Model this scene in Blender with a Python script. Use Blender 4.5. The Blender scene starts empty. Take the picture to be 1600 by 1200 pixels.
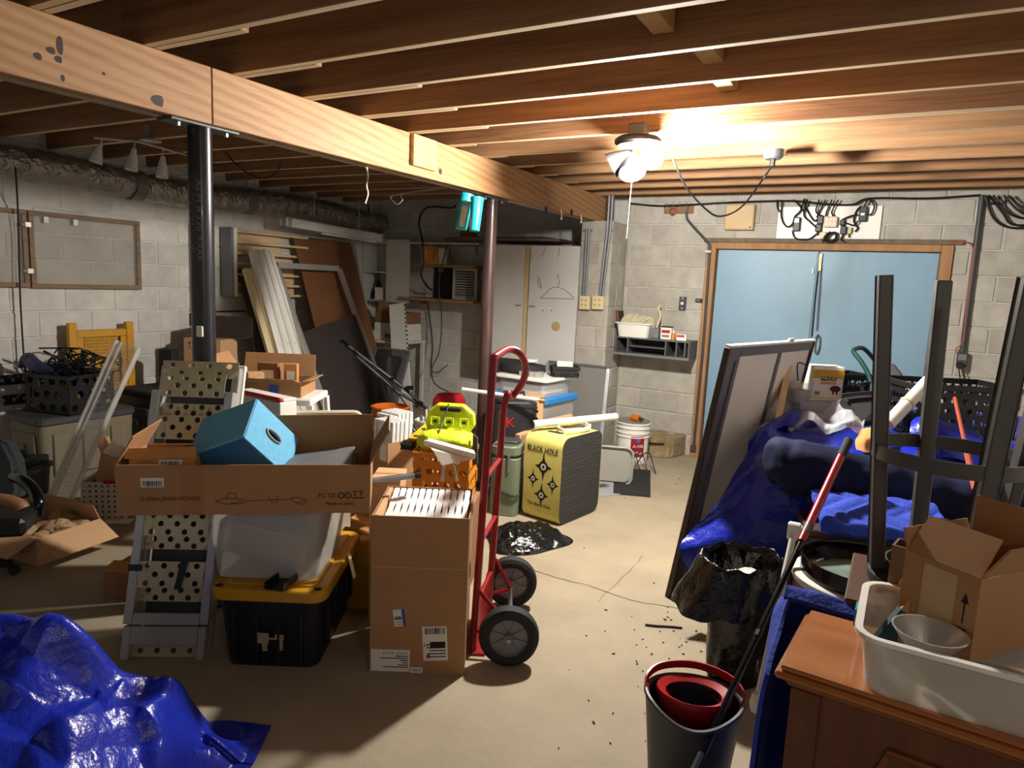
import bpy, bmesh, math, random
from math import sin, cos, pi, radians, atan2, sqrt, hypot
from mathutils import Vector as V, Matrix, noise as MN

# ------------------------------------------------------------------ camera, world, light, exposure
SC = bpy.context.scene
COL = SC.collection
F_PX = 1074.0
CAM = V((0, 0, 1.60))
_dY = V((610, -130, F_PX)).normalized()
_dX = V((1944, 246, -F_PX)); _dX = (_dX - _dX.dot(_dY) * _dY).normalized()
_dZ = _dX.cross(_dY)
if _dZ.y > 0: _dZ = -_dZ
# camera-space (x right, y down, z forward) -> world
RC = Matrix((_dX, _dY, _dZ))
cam_d = bpy.data.cameras.new('camera'); cam = bpy.data.objects.new('camera', cam_d); COL.objects.link(cam)
cam_d.sensor_width = 36; cam_d.lens = F_PX / 1600 * 36; cam_d.clip_start = 0.05; cam_d.clip_end = 60
_rx, _ry, _rz = RC @ V((1, 0, 0)), RC @ V((0, -1, 0)), RC @ V((0, 0, -1))
cam.matrix_world = Matrix(((_rx.x, _ry.x, _rz.x, CAM.x), (_rx.y, _ry.y, _rz.y, CAM.y), (_rx.z, _ry.z, _rz.z, CAM.z), (0, 0, 0, 1)))
SC.camera = cam
w = bpy.data.worlds.new('world'); SC.world = w; w.use_nodes = True
w.node_tree.nodes['Background'].inputs[0].default_value = (1.0, 0.96, 0.92, 1)
w.node_tree.nodes['Background'].inputs[1].default_value = 0.23
def lamp(name, loc, energy, col, r):
    l = bpy.data.lights.new(name, 'POINT'); l.energy = energy; l.color = col; l.shadow_soft_size = r
    o = bpy.data.objects.new(name, l); COL.objects.link(o); o.location = loc; return o
lamp('added_fill_light', (1.4, -0.4, 2.2), 22, (1.0, 0.92, 0.82), 0.05)  # added fill light behind the camera, no such bulb is seen
SC.view_settings.view_transform = 'Standard'; SC.view_settings.look = 'None'
SC.view_settings.exposure = 0.0; SC.view_settings.gamma = 1; SC.view_settings.use_curve_mapping = False

# ------------------------------------------------------------------ helpers: photo pixel -> point on a real plane
def ray(x, y): return (RC @ V((x - 800, y - 600, F_PX))).normalized()
def pz(x, y, z=0.0): r = ray(x, y); return CAM + r * ((z - CAM.z) / r.z)
def py(x, y, Y): r = ray(x, y); return CAM + r * (Y / r.y)
def px(x, y, X): r = ray(x, y); return CAM + r * (X / r.x)
def pd(x, y, d): return CAM + RC @ (V((x - 800, y - 600, F_PX)) * (d / F_PX))
VIEW = radians(29.5)                              # heading of things that stand square to the view
RD = random.Random(11)
BULB = pd(1018, 246, 3.74)
WY, LX, AY = 6.656, -5.92, 6.95                   # door wall, left wall, alcove wall
CZ, SZ = 2.466, 2.70                              # joist undersides, subfloor underside

def lin(c):
    if isinstance(c, str): c = tuple(int(c[i:i + 2], 16) for i in (0, 2, 4))
    f = lambda u: u / 12.92 if u <= 0.04045 else ((u + 0.055) / 1.055) ** 2.4
    return tuple(f(v / 255) for v in c)

_MC = {}
def mat(name, col, rough=0.5, metal=0.0, var=0.12, vs=5.0, st=(1, 1, 1), bump=0.0, bs=60.0, bd=0.02, col2=None,
        alpha=1.0, emit=0.0, rnd=0.0, spec=0.5, coat=0.0, trans=0.0, wave=0.0, det=5.0, bst=None, mask=None):
    if name in _MC: return _MC[name]
    m = bpy.data.materials.new(name); _MC[name] = m; m.use_nodes = True
    nt = m.node_tree; N = nt.nodes; L = nt.links; bs_ = N['Principled BSDF']
    c = lin(col)
    tc = N.new('ShaderNodeTexCoord'); mp = N.new('ShaderNodeMapping'); L.new(tc.outputs['Object'], mp.inputs[0])
    mp.inputs['Scale'].default_value = tuple(vs * s for s in st)
    if rnd:
        oi = N.new('ShaderNodeObjectInfo')
        vm = N.new('ShaderNodeVectorMath'); vm.operation = 'MULTIPLY_ADD'
        cx = N.new('ShaderNodeCombineXYZ')
        for k in range(3): L.new(oi.outputs['Random'], cx.inputs[k])
        L.new(cx.outputs[0], vm.inputs[0]); vm.inputs[1].default_value = (37, 61, 17); L.new(mp.outputs[0], vm.inputs[2]); vec = vm.outputs[0]
    else: vec = mp.outputs[0]
    no = N.new('ShaderNodeTexNoise'); no.inputs['Scale'].default_value = 1.0; no.inputs['Detail'].default_value = det; no.inputs['Roughness'].default_value = 0.6
    L.new(vec, no.inputs['Vector'])
    fac = no.outputs[0]
    if wave:
        wv = N.new('ShaderNodeTexWave'); wv.wave_type = 'BANDS'; wv.bands_direction = 'DIAGONAL'; wv.inputs['Scale'].default_value = 1.0; wv.inputs['Distortion'].default_value = wave
        wv.inputs['Detail'].default_value = 3; L.new(vec, wv.inputs['Vector'])
        ad = N.new('ShaderNodeMath'); ad.operation = 'MULTIPLY_ADD'; L.new(wv.outputs['Fac'], ad.inputs[0]); ad.inputs[1].default_value = 0.35
        sc_ = N.new('ShaderNodeMath'); sc_.operation = 'MULTIPLY'; L.new(fac, sc_.inputs[0]); sc_.inputs[1].default_value = 0.8; L.new(sc_.outputs[0], ad.inputs[2]); fac = ad.outputs[0]
    cr = N.new('ShaderNodeValToRGB'); L.new(fac, cr.inputs[0])
    cr.color_ramp.elements[0].position = 0.30; cr.color_ramp.elements[1].position = 0.70
    c2 = lin(col2) if col2 else tuple(min(1, v * (1 + var)) for v in c); c1 = c if col2 else tuple(v * (1 - var) for v in c)
    cr.color_ramp.elements[0].color = (*c1, 1); cr.color_ramp.elements[1].color = (*c2, 1)
    out = cr.outputs[0]
    if rnd:
        mr = N.new('ShaderNodeMapRange'); L.new(oi.outputs['Random'], mr.inputs[0]); mr.inputs[3].default_value = 1 - rnd; mr.inputs[4].default_value = 1 + rnd
        mx = N.new('ShaderNodeMix'); mx.data_type = 'RGBA'; mx.blend_type = 'MULTIPLY'; mx.inputs[0].default_value = 1
        L.new(out, mx.inputs[6]); L.new(mr.outputs[0], mx.inputs[7]); out = mx.outputs[2]
    L.new(out, bs_.inputs['Base Color'])
    bs_.inputs['Roughness'].default_value = rough; bs_.inputs['Metallic'].default_value = metal
    bs_.inputs['Specular IOR Level'].default_value = spec; bs_.inputs['Alpha'].default_value = alpha
    bs_.inputs['Coat Weight'].default_value = coat; bs_.inputs['Transmission Weight'].default_value = trans
    if emit:
        bs_.inputs['Emission Color'].default_value = (*c, 1); bs_.inputs['Emission Strength'].default_value = emit
    if bump:
        m2 = N.new('ShaderNodeMapping'); L.new(tc.outputs['Object'], m2.inputs[0]); m2.inputs['Scale'].default_value = tuple(bs * s for s in (bst or st))
        n2 = N.new('ShaderNodeTexNoise'); n2.inputs['Scale'].default_value = 1; n2.inputs['Detail'].default_value = 4; L.new(m2.outputs[0], n2.inputs['Vector'])
        b = N.new('ShaderNodeBump'); b.inputs['Strength'].default_value = bump; b.inputs['Distance'].default_value = bd
        L.new(n2.outputs[0], b.inputs['Height']); L.new(b.outputs[0], bs_.inputs['Normal'])
    if mask:                                       # holes of a fine mesh: (pitch, open share, axes)
        pit, opn, axs = mask
        sp = N.new('ShaderNodeSeparateXYZ'); L.new(tc.outputs['Object'], sp.inputs[0]); prev = None
        for a in axs:
            q = N.new('ShaderNodeMath'); q.operation = 'MULTIPLY'; L.new(sp.outputs[a], q.inputs[0]); q.inputs[1].default_value = 1 / pit
            fr = N.new('ShaderNodeMath'); fr.operation = 'FRACT'; L.new(q.outputs[0], fr.inputs[0])
            lt = N.new('ShaderNodeMath'); lt.operation = 'GREATER_THAN'; L.new(fr.outputs[0], lt.inputs[0]); lt.inputs[1].default_value = opn
            if prev is None: prev = lt.outputs[0]
            else:
                mxm = N.new('ShaderNodeMath'); mxm.operation = 'MAXIMUM'; L.new(prev, mxm.inputs[0]); L.new(lt.outputs[0], mxm.inputs[1]); prev = mxm.outputs[0]
        L.new(prev, bs_.inputs['Alpha'])
    return m

# ------------------------------------------------------------------ helpers: shapes
def rot(ax, deg): return Matrix.Rotation(radians(deg), 4, ax)
class B:
    def __init__(s): s.bm = bmesh.new()
    def box(s, c, d, M=None, bev=0.0):
        r = bmesh.ops.create_cube(s.bm, size=1)['verts']
        T = Matrix.Translation(c) @ (M.to_4x4() if M else Matrix()) @ Matrix.Diagonal((*d, 1))
        for v in r: v.co = T @ v.co
        if bev:
            es = list({e for v in r for e in v.link_edges})
            bmesh.ops.bevel(s.bm, geom=es, offset=bev, segments=1, affect='EDGES')
        return s
    def b2(s, a, b, bev=0.0):                     # box between two corners
        return s.box([(a[i] + b[i]) / 2 for i in range(3)], [abs(b[i] - a[i]) for i in range(3)], None, bev)
    def bar(s, p, q, w, h, up=(0, 0, 1), bev=0.0):  # square bar from p to q
        p, q = V(p), V(q); d = q - p; z = d.normalized(); u = V(up)
        if abs(z.dot(u)) > 0.98: u = V((1, 0, 0))
        x = u.cross(z).normalized(); y = z.cross(x)
        M = Matrix((x, y, z)).transposed()
        return s.box((p + q) / 2, (w, h, d.length), M, bev)
    def tube(s, pts, r, seg=8, closed=False, caps=True):
        pts = [V(p) for p in pts]; n = len(pts); rr = r if isinstance(r, (list, tuple)) else [r] * n
        rings = []; u = None
        for i, p in enumerate(pts):
            a = pts[i - 1] if (i or closed) else p; b = pts[(i + 1) % n] if (i < n - 1 or closed) else p
            t = (b - a).normalized() if (b - a).length > 1e-9 else V((0, 0, 1))
            if u is None:
                u = V((0, 0, 1)).cross(t)
                if u.length < 0.05: u = V((1, 0, 0)).cross(t)
            u = (u - t * u.dot(t)); u = u.normalized() if u.length > 1e-6 else V((1, 0, 0)); v = t.cross(u)
            rings.append([s.bm.verts.new(p + (u * cos(2 * pi * k / seg) + v * sin(2 * pi * k / seg)) * rr[i]) for k in range(seg)])
        for i in range(n if closed else n - 1):
            a, b = rings[i], rings[(i + 1) % n]
            for k in range(seg): s.bm.faces.new((a[k], a[(k + 1) % seg], b[(k + 1) % seg], b[k]))
        if caps and not closed:
            s.bm.faces.new(rings[0][::-1]); s.bm.faces.new(rings[-1])
        return s
    def lathe(s, prof, seg=24, M=None, sx=1.0, sy=1.0):   # prof: (r, z) from bottom up, or any closed order
        M = M or Matrix(); rings = []
        for r, z in prof:
            if r < 1e-6: rings.append([s.bm.verts.new(M @ V((0, 0, z)))])
            else: rings.append([s.bm.verts.new(M @ V((r * sx * cos(2 * pi * k / seg), r * sy * sin(2 * pi * k / seg), z))) for k in range(seg)])
        for a, b in zip(rings, rings[1:]):
            for k in range(seg):
                k2 = (k + 1) % seg
                if len(a) == 1 and len(b) == 1: break
                if len(a) == 1: s.bm.faces.new((a[0], b[k2], b[k]))
                elif len(b) == 1: s.bm.faces.new((a[k], a[k2], b[0]))
                else: s.bm.faces.new((a[k], a[k2], b[k2], b[k]))
        return s
    def prism(s, poly, ex):                       # polygon of 3D points extruded by vector ex
        ex = V(ex); a = [s.bm.verts.new(V(p)) for p in poly]; b = [s.bm.verts.new(V(p) + ex) for p in poly]; n = len(a)
        s.bm.faces.new(a[::-1]); s.bm.faces.new(b)
        for k in range(n): s.bm.faces.new((a[k], a[(k + 1) % n], b[(k + 1) % n], b[k]))
        return s
    def slab(s, p, t):                            # planar polygon with thickness t behind it
        p = [V(q) for q in p]; nrm = (p[1] - p[0]).cross(p[2] - p[0]).normalized()
        return s.prism(p, nrm * t)
    def grid(s, fn, nu, nv, cu=False, th=0.0):    # surface fn(u,v) u,v in 0..1
        vs = [[s.bm.verts.new(V(fn(i / nu, j / nv))) for j in range(nv + 1)] for i in range(nu if cu else nu + 1)]
        for i in range(nu):
            for j in range(nv): s.bm.faces.new((vs[i][j], vs[(i + 1) % len(vs)][j], vs[(i + 1) % len(vs)][j + 1], vs[i][j + 1]))
        if th: s.solid(th)
        return s
    def solid(s, th):
        bm = s.bm; bmesh.ops.remove_doubles(bm, verts=bm.verts, dist=1e-6); bmesh.ops.recalc_face_normals(bm, faces=bm.faces); bm.normal_update()
        fs, be = list(bm.faces), [e for e in bm.edges if len(e.link_faces) == 1]
        nv = {v: bm.verts.new(v.co - v.normal * th) for v in list(bm.verts)}
        for f in fs: bm.faces.new([nv[v] for v in reversed(f.verts)])
        for e in be: a, b = e.verts; bm.faces.new((a, b, nv[b], nv[a]))
        return s
    def rbox(s, c, d, r, seg=4, taper=0.0, M=None, h_open=False, wall=0.0, floor=True):   # rounded-corner (in plan) box, optional open top with wall thickness
        M = (Matrix.Translation(c) @ (M.to_4x4() if M else Matrix()))
        def ring(z, ins):
            k = 1 - taper * (1 - (z / d[2] + 0.5)); hx, hy = d[0] / 2 * k - ins, d[1] / 2 * k - ins; rr = max(0.001, r - ins); out = []
            for q, (sx, sy) in enumerate(((1, 1), (-1, 1), (-1, -1), (1, -1))):
                for i in range(seg + 1):
                    a = q * pi / 2 + i / seg * pi / 2
                    out.append(s.bm.verts.new(M @ V((sx * (hx - rr) + rr * cos(a), sy * (hy - rr) + rr * sin(a), z))))
            return out
        n = 4 * (seg + 1)
        rs = [ring(-d[2] / 2, 0), ring(d[2] / 2, 0)]
        if h_open == 'ring': rs += [ring(d[2] / 2, wall), ring(-d[2] / 2, wall)]; rs.append(rs[0])
        elif h_open: rs += [ring(d[2] / 2, wall), ring(-d[2] / 2 + wall, wall)]
        for a, b in zip(rs, rs[1:]):
            for k in range(n): s.bm.faces.new((a[k], a[(k + 1) % n], b[(k + 1) % n], b[k]))
        if h_open != 'ring': s.bm.faces.new(rs[0][::-1]); s.bm.faces.new(rs[-1])
        return s
    def sub(s, o, M):                             # merge another builder, transformed
        me = bpy.data.meshes.new('t'); o.bm.to_mesh(me); me.transform(M); s.bm.from_mesh(me); bpy.data.meshes.remove(me); return s
    def wobble(s, amp, sc, seed=0.0):
        for v in s.bm.verts: v.co += MN.noise_vector(v.co * sc + V((seed, seed * 2, 3))) * amp
        return s
    def done(s, name, m, parent=None, smooth=False, bev=0.0, world=False, bseg=1, sub=0):
        bmesh.ops.remove_doubles(s.bm, verts=s.bm.verts, dist=1e-6)
        bmesh.ops.recalc_face_normals(s.bm, faces=s.bm.faces)
        me = bpy.data.meshes.new(name)
        if bev:
            es = [e for e in s.bm.edges if len(e.link_faces) == 2 and e.calc_face_angle(0) > 0.6]
            bmesh.ops.bevel(s.bm, geom=es, offset=bev, segments=bseg, affect='EDGES', clamp_overlap=True)
        s.bm.to_mesh(me); s.bm.free()
        if smooth:
            me.shade_smooth()
            try: me.set_sharp_from_angle(angle=radians(smooth if smooth is not True else 38))
            except Exception: pass
        ms = m if isinstance(m, (list, tuple)) else [m]
        for q in ms: me.materials.append(q)
        o = bpy.data.objects.new(name, me); COL.objects.link(o)
        if parent:
            o.parent = parent
            if world: me.transform(WM[parent.name].inverted())
            WM[o.name] = WM[parent.name].copy()
        else: WM[o.name] = Matrix()
        if sub:
            md = o.modifiers.new('subsurf', 'SUBSURF'); md.levels = md.render_levels = sub
        return o
WM = {}                                           # world matrices (scene is not evaluated while building)
def thing(name, label, cat, loc=(0, 0, 0), rz=0.0, group=None, M=None):
    o = bpy.data.objects.new(name, None); COL.objects.link(o); o.empty_display_size = 0.05
    m = M if M is not None else Matrix.Translation(loc) @ Matrix.Rotation(rz, 4, 'Z')
    o.matrix_world = m; WM[o.name] = m.copy()
    o['label'] = label; o['category'] = cat
    if group: o['group'] = group
    return o
def tag(o, label, cat, group=None, origin=None):
    o['label'] = label; o['category'] = cat
    if group: o['group'] = group
    me = o.data                                   # put the origin at the thing's base
    if o.parent is None and o.matrix_world == Matrix() and o.location.length < 1e-9:
        xs = [v.co for v in me.vertices]
        c = V((sum(v.x for v in xs) / len(xs), sum(v.y for v in xs) / len(xs), min(v.z for v in xs)))
        me.transform(Matrix.Translation(-c)); o.location = c; WM[o.name] = Matrix.Translation(c)
    return o
def copy_tree(o, M=None, parent=None, label=None):
    c = o.copy(); COL.objects.link(c)
    if parent: c.parent = parent
    WM[c.name] = WM[o.name].copy()
    if M is not None: c.matrix_world = M; WM[c.name] = M.copy()
    if label: c['label'] = label
    for ch in [q for q in bpy.data.objects if q.parent == o]: copy_tree(ch, None, c)
    return c
def frame(a, b, z=0.0):                           # front edge through two photo pixels at height z -> (matrix, width); local +Y runs away from the viewer
    p, q = (pz(*a, z) if len(a) == 2 else V(a)), (pz(*b, z) if len(b) == 2 else V(b))
    return Matrix.Translation(p) @ Matrix.Rotation(atan2(q.y - p.y, q.x - p.x), 4, 'Z'), (q - p).length
def text(s, size, m, parent, M, name='lettering', ex=0.0004, align='CENTER', sx=1.0):
    cu = bpy.data.curves.new('t', 'FONT'); cu.body = s; cu.size = size; cu.align_x = align; cu.align_y = 'CENTER'; cu.extrude = ex; cu.resolution_u = 2
    o = bpy.data.objects.new('t', cu); COL.objects.link(o)
    dg = bpy.context.evaluated_depsgraph_get(); me = bpy.data.meshes.new_from_object(o.evaluated_get(dg))
    bpy.data.objects.remove(o); bpy.data.curves.remove(cu)
    me.transform(M @ Matrix.Diagonal((sx, 1, 1, 1))); me.materials.clear(); me.materials.append(m)
    r = bpy.data.objects.new(name, me); COL.objects.link(r); r.parent = parent; WM[r.name] = WM[parent.name].copy(); return r
FRONT = rot('X', 90)                              # text plane facing local -Y
def bez(p0, p1, p2, p3, n=12):
    p0, p1, p2, p3 = V(p0), V(p1), V(p2), V(p3)
    return [p0 * (1 - t) ** 3 + p1 * 3 * t * (1 - t) ** 2 + p2 * 3 * t * t * (1 - t) + p3 * t ** 3 for t in [i / n for i in range(n + 1)]]
def spline(pts, n=6):                             # Catmull-Rom through points
    P = [V(p) for p in pts]; P = [P[0] * 2 - P[1]] + P + [P[-1] * 2 - P[-2]]; out = []
    for i in range(1, len(P) - 2):
        for k in range(n):
            t = k / n; a, b, c, d = P[i - 1], P[i], P[i + 1], P[i + 2]
            out.append(0.5 * ((2 * b) + (c - a) * t + (2 * a - 5 * b + 4 * c - d) * t * t + (3 * b - a - 3 * c + d) * t ** 3))
    out.append(P[-2]); return out
def cord(name, label, cat, pts, r, m, seg=6, n=6, group=None):
    return tag(B().tube(spline(pts, n), r, seg).done(name, m, smooth=True), label, cat, group)
# ------------------------------------------------------------------ materials shared by many things
M_floor = mat('concrete_floor', '9a8d75', 0.75, var=0.15, vs=2.3, bump=0.2, bs=30, bd=0.01, det=12)
M_mortar = mat('mortar', 'b5b0a6', 0.9, var=0.10, vs=8, bump=0.4, bs=50)
M_block = mat('block_face', 'a8a398', 0.9, var=0.16, vs=7, bump=0.5, bs=90, bd=0.006, rnd=0.09, det=8)
M_blockL = mat('block_face_grey', 'cdc8bf', 0.9, var=0.15, vs=5, bump=0.5, bs=90, bd=0.006, rnd=0.07, det=8)
M_mortarL = mat('mortar_grey', 'd3cfc7', 0.9, var=0.10, vs=8, bump=0.4, bs=50)
M_joist_lit = mat('joist_wood_lit_below', 'bba27c', 0.75, vs=3, st=(0.5, 9, 9), col2='d2bb98')  # joist undersides: light from below put into a paler colour than the sides
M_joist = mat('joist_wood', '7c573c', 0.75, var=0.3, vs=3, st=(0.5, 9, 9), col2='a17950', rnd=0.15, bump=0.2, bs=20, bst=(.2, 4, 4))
M_beam = mat('beam_wood', '8c6238', 0.65, vs=2.2, st=(6, 0.7, 6), col2='a27b54', wave=2.2, rnd=0.08, bump=0.15, bs=20, bst=(4, .3, 4))
M_beam2 = mat('beam_wood_weathered', '8d7960', 0.75, vs=2.2, st=(6, 0.7, 6), col2='a89278', rnd=0.05)
M_sub = mat('subfloor_ply', '6f4a2a', 0.8, var=0.25, vs=2, st=(1, 6, 1))
M_knot = mat('pine_knot', '2c190c', 0.7, var=0.3, vs=40)
M_jamb = mat('door_frame_wood', '8a623e', 0.7, vs=3, st=(6, 6, 0.8), col2='a67c50')
M_ply = mat('plywood', '9c7544', 0.65, vs=6, st=(1, 4, 1), col2='b58f5e', wave=4)
M_shelfw = mat('shelf_wood', '8a6238', 0.65, vs=3, st=(0.8, 8, 8), col2='ab8150')
M_card = mat('cardboard', 'a2784f', 0.85, var=0.07, vs=4, bump=0.1, bs=150, bd=0.003)
M_cardd = mat('cardboard_inner', '866040', 0.88, var=0.08, vs=4)
M_cardl = mat('cardboard_light', 'c39a70', 0.85, var=0.06, vs=4)
M_cardo = mat('cardboard_orange', 'bb8248', 0.85, var=0.06, vs=4)
M_blk = mat('black_plastic', '141416', 0.45, var=0.2)
M_blkm = mat('black_matte', '17171a', 0.8, var=0.2)
M_blkg = mat('black_gloss', '0c0c0e', 0.18, var=0.2)
M_grey = mat('grey_plastic', '6e6f70', 0.5, var=0.08)
M_dgrey = mat('dark_grey_plastic', '3a3b3d', 0.5, var=0.1)
M_wht = mat('white_plastic', 'e4e1d8', 0.4, var=0.03)
M_whtp = mat('white_paint', 'd9d5c9', 0.55, var=0.05, vs=3)
M_cream = mat('cream_plastic', 'd9c69a', 0.5, var=0.05)
M_alu = mat('aluminium', 'bdbab4', 0.38, 0.55, var=0.08)
M_zinc = mat('galvanised_steel', '9a9da0', 0.4, 0.8, var=0.15, vs=20)
M_steel = mat('steel', 'a5a5a5', 0.3, 1.0, var=0.1)
M_red = mat('red_paint', '8e1118', 0.32, var=0.12, vs=9)
M_redp = mat('red_plastic', 'b5121b', 0.4, var=0.06)
M_blue = mat('blue_plastic', '1c4fa8', 0.4, var=0.06)
M_rub = mat('rubber', '18181a', 0.75, var=0.15)
M_label = mat('paper_label', 'dcd6c8', 0.7, var=0.03)
M_ink = mat('black_ink', '15120f', 0.8, var=0.0)
M_inkb = mat('brown_ink', '46280f', 0.8, var=0.0)
M_clear = mat('clear_plastic', 'd9dcdc', 0.22, var=0.02, alpha=0.30)
M_clear2 = mat('milky_plastic', 'd2cec6', 0.35, var=0.03, alpha=0.42)
M_bag = mat('black_bag', '0b0b0d', 0.22, var=0.3, bump=0.5, bs=25, bd=0.02)
M_tarp = mat('blue_tarp', '1a2ca8', 0.26, var=0.14, vs=3, bump=0.45, bs=34, bd=0.012)
M_navy = mat('navy_canvas', '151c3a', 0.8, var=0.15, vs=8, bump=0.12, bs=14, spec=.2)
M_blanket = mat('moving_blanket', '1d3494', 0.92, var=0.12, vs=20, bump=0.4, bs=60)

# ------------------------------------------------------------------ the room
def struct(o): o['kind'] = 'structure'; return o
fb = B()
fb.grid(lambda u, v: (-7 + 10.5 * u, -1.5 + 9.0 * v, 0), 40, 40)
floor = struct(fb.done('floor', M_floor))
# cracks and saw joint across the slab
M_crack = mat('floor_crack', '4a3d2c', 0.9, var=0.2)
def crack(p, wd, name):
    b = B(); P = spline([pz(*q, 0.0) for q in p], 5)
    for i in range(len(P)): P[i] = P[i] + V((RD.uniform(-1, 1), RD.uniform(-1, 1), 0)) * 0.006
    L_, R_ = [], []
    for i, q in enumerate(P):
        t = (P[min(i + 1, len(P) - 1)] - P[max(i - 1, 0)]).normalized(); n = V((-t.y, t.x, 0)) * wd * RD.uniform(.5, 1)
        L_.append(b.bm.verts.new(q + n + V((0, 0, .0012)))); R_.append(b.bm.verts.new(q - n + V((0, 0, .0012))))
    for i in range(len(P) - 1): b.bm.faces.new((L_[i], L_[i + 1], R_[i + 1], R_[i]))
    return b.done(name, M_crack, floor)
crack([(815, 885), (870, 903), (930, 918), (985, 938), (1045, 948)], 0.0035, 'crack')
crack([(935, 940), (960, 915), (985, 890), (1005, 868)], 0.002, 'crack')
crack([(1045, 948), (1120, 962), (1200, 985)], 0.003, 'crack')

BW, BH, BT = 0.4064, 0.2032, 0.03
_bm = {}
def block_mesh(l, h, m):
    k = (round(l, 3), round(h, 3), m.name)
    if k not in _bm:
        o = B().box((0, 0, 0), (l - 0.011, BT, h - 0.011), None, 0.006).done('concrete_block', m); _bm[k] = o.data; bpy.data.objects.remove(o)
    return _bm[k]
def block_wall(parent, o, ux, length, z0, z1, joint, m, cut=None, nrm=None):
    """courses of blocks on a wall: o = start point, ux = direction, joint = offset of the joints of even courses"""
    ux = V(ux); n = V(nrm); ang = atan2(ux.y, ux.x); k = 0; z = z0
    while z < z1 - 0.03:
        h = min(BH, z1 - z); s = -((joint + (k % 2) * BW / 2) % BW)
        while s < length - 0.02:
            a, b = max(0, s), min(length, s + BW); s += BW
            segs = [(a, b)]
            if cut and z + h / 2 < cut[2]:
                segs = [(q, r) for q, r in ((a, min(b, cut[0])), (max(a, cut[1]), b)) if r - q > 0.02]
            for q, r in segs:
                if r - q < 0.035: continue
                ob = bpy.data.objects.new('concrete_block', block_mesh(r - q, h, m)); COL.objects.link(ob); ob.parent = parent
                ob.location = V(o) + ux * ((q + r) / 2) + n * (0.008 - BT / 2 + RD.uniform(-.0015, .0015)) + V((0, 0, z + h / 2 - V(o).z)); ob.rotation_euler.z = ang
        z += BH; k += 1
DX0, DX1, DZ = -1.655, 0.315, 2.09                 # rough door opening
XR = 1.9
# door wall
b = B(); b.b2((-2.46, WY, 0), (DX0, WY + .2, SZ)); b.b2((DX1, WY, 0), (XR, WY + .2, SZ)); b.b2((DX0, WY, DZ), (DX1, WY + .2, SZ))
wall_back = struct(b.done('wall_back', M_mortar))
block_wall(wall_back, (-2.46, WY, 0), (1, 0, 0), XR + 2.46, -0.009, 2.5, 0.16, M_block, (DX0 + 2.46, DX1 + 2.46, DZ), (0, -1, 0))
# alcove wall behind the shelves and its pilaster carrying the beam
wall_alcove = struct(B().b2((LX - .2, AY, 0), (-2.46, AY + .2, SZ)).done('wall_alcove', M_mortarL))
block_wall(wall_alcove, (LX, AY, 0), (1, 0, 0), 3.0, -0.009, 2.5, 0.1, M_blockL, None, (0, -1, 0))
PX0 = py(905, 420, 6.25).x
pil = struct(B().b2((PX0, 6.26, 0), (-2.47, AY, 2.225)).done('wall_pilaster', M_mortar))
block_wall(pil, (PX0, 6.26, 0), (1, 0, 0), -2.47 - PX0, -0.009, 2.225, 0.0, M_block, None, (0, -1, 0))
block_wall(pil, (-2.47, 6.26, 0), (0, 1, 0), WY - 6.26, -0.009, 2.225, 0.0, M_block, None, (1, 0, 0))
# left wall
wall_left = struct(B().b2((LX - .2, -1.5, 0), (LX, AY + .2, SZ)).done('wall_left', M_mortarL))
block_wall(wall_left, (LX, 1.2, 0), (0, 1, 0), AY - 1.2, -0.009, 2.5, 0.12, M_blockL, None, (1, 0, 0))
wall_right = struct(B().b2((XR, -1.5, 0), (XR + .2, WY + .2, SZ)).done('wall_right', M_mortarL))

# ceiling: subfloor, joists on both sides of the beam, stubs of the lapped joists, blocking
ceiling = struct(B().b2((LX - .2, -1.5, SZ), (XR + .2, AY + .2, SZ + .03)).done('ceiling', M_sub))
JS = [2.18 + .408 * k for k in range(-9, 11)]
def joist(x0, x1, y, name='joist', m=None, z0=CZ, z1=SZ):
    o = B().box((0, 0, 0), (x1 - x0, .038, z1 - z0), None, .003).done(name, [m or M_joist, M_joist_lit], ceiling)
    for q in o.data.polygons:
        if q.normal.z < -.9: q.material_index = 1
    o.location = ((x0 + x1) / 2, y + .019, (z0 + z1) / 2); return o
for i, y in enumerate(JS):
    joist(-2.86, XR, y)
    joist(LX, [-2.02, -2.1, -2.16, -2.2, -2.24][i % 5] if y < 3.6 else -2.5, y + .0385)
# blocks and cross pieces seen between the joists
for (x, y, k) in ((1030, 25, 0), (1122, 92, 1), (1140, 128, 2), (1225, 240, 6)):
    p = pz(x, y, CZ + .1); yy = JS[9 + k] + .0
    B().b2((p.x - .04, yy + .04, CZ + .06), (p.x + .04, yy + .40, CZ + .15), .003).done('blocking', M_ply, ceiling)
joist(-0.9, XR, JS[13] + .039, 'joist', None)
# rim board over the door wall
B().b2((-2.46, WY - .005, 2.50), (XR, WY + .03, SZ)).done('rim_board', M_joist, ceiling)

# beam (two plies with a gap) and the ply patch nailed on its face
beam = bpy.data.objects.new('trim_1', None); COL.objects.link(beam); beam['kind'] = 'structure'; WM['trim_1'] = Matrix()
_by0, _by1 = -1.4, WY - 0.004
def bx(y): return -2.725 + (y - 1.3) * .021
def beam_piece(ya, yb, dx0, dx1, z0, z1, name, m):
    return B().prism([(bx(ya) + dx0, ya, z0), (bx(ya) + dx1, ya, z0), (bx(yb) + dx1, yb, z0), (bx(yb) + dx0, yb, z0)], (0, 0, z1 - z0)).done(name, m, beam, bev=.003)
ysp = px(331, 150, bx(2.0)).y
beam_piece(_by0, ysp - .002, -.038, 0, 2.226, CZ - .002, 'beam_board', M_beam)
beam_piece(ysp + .002, _by1, -.038, 0, 2.226, CZ - .002, 'beam_board', M_beam)
beam_piece(_by0, _by1, -.076, -.040, 2.24, CZ - .002, 'beam_board', M_beam2)
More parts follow.
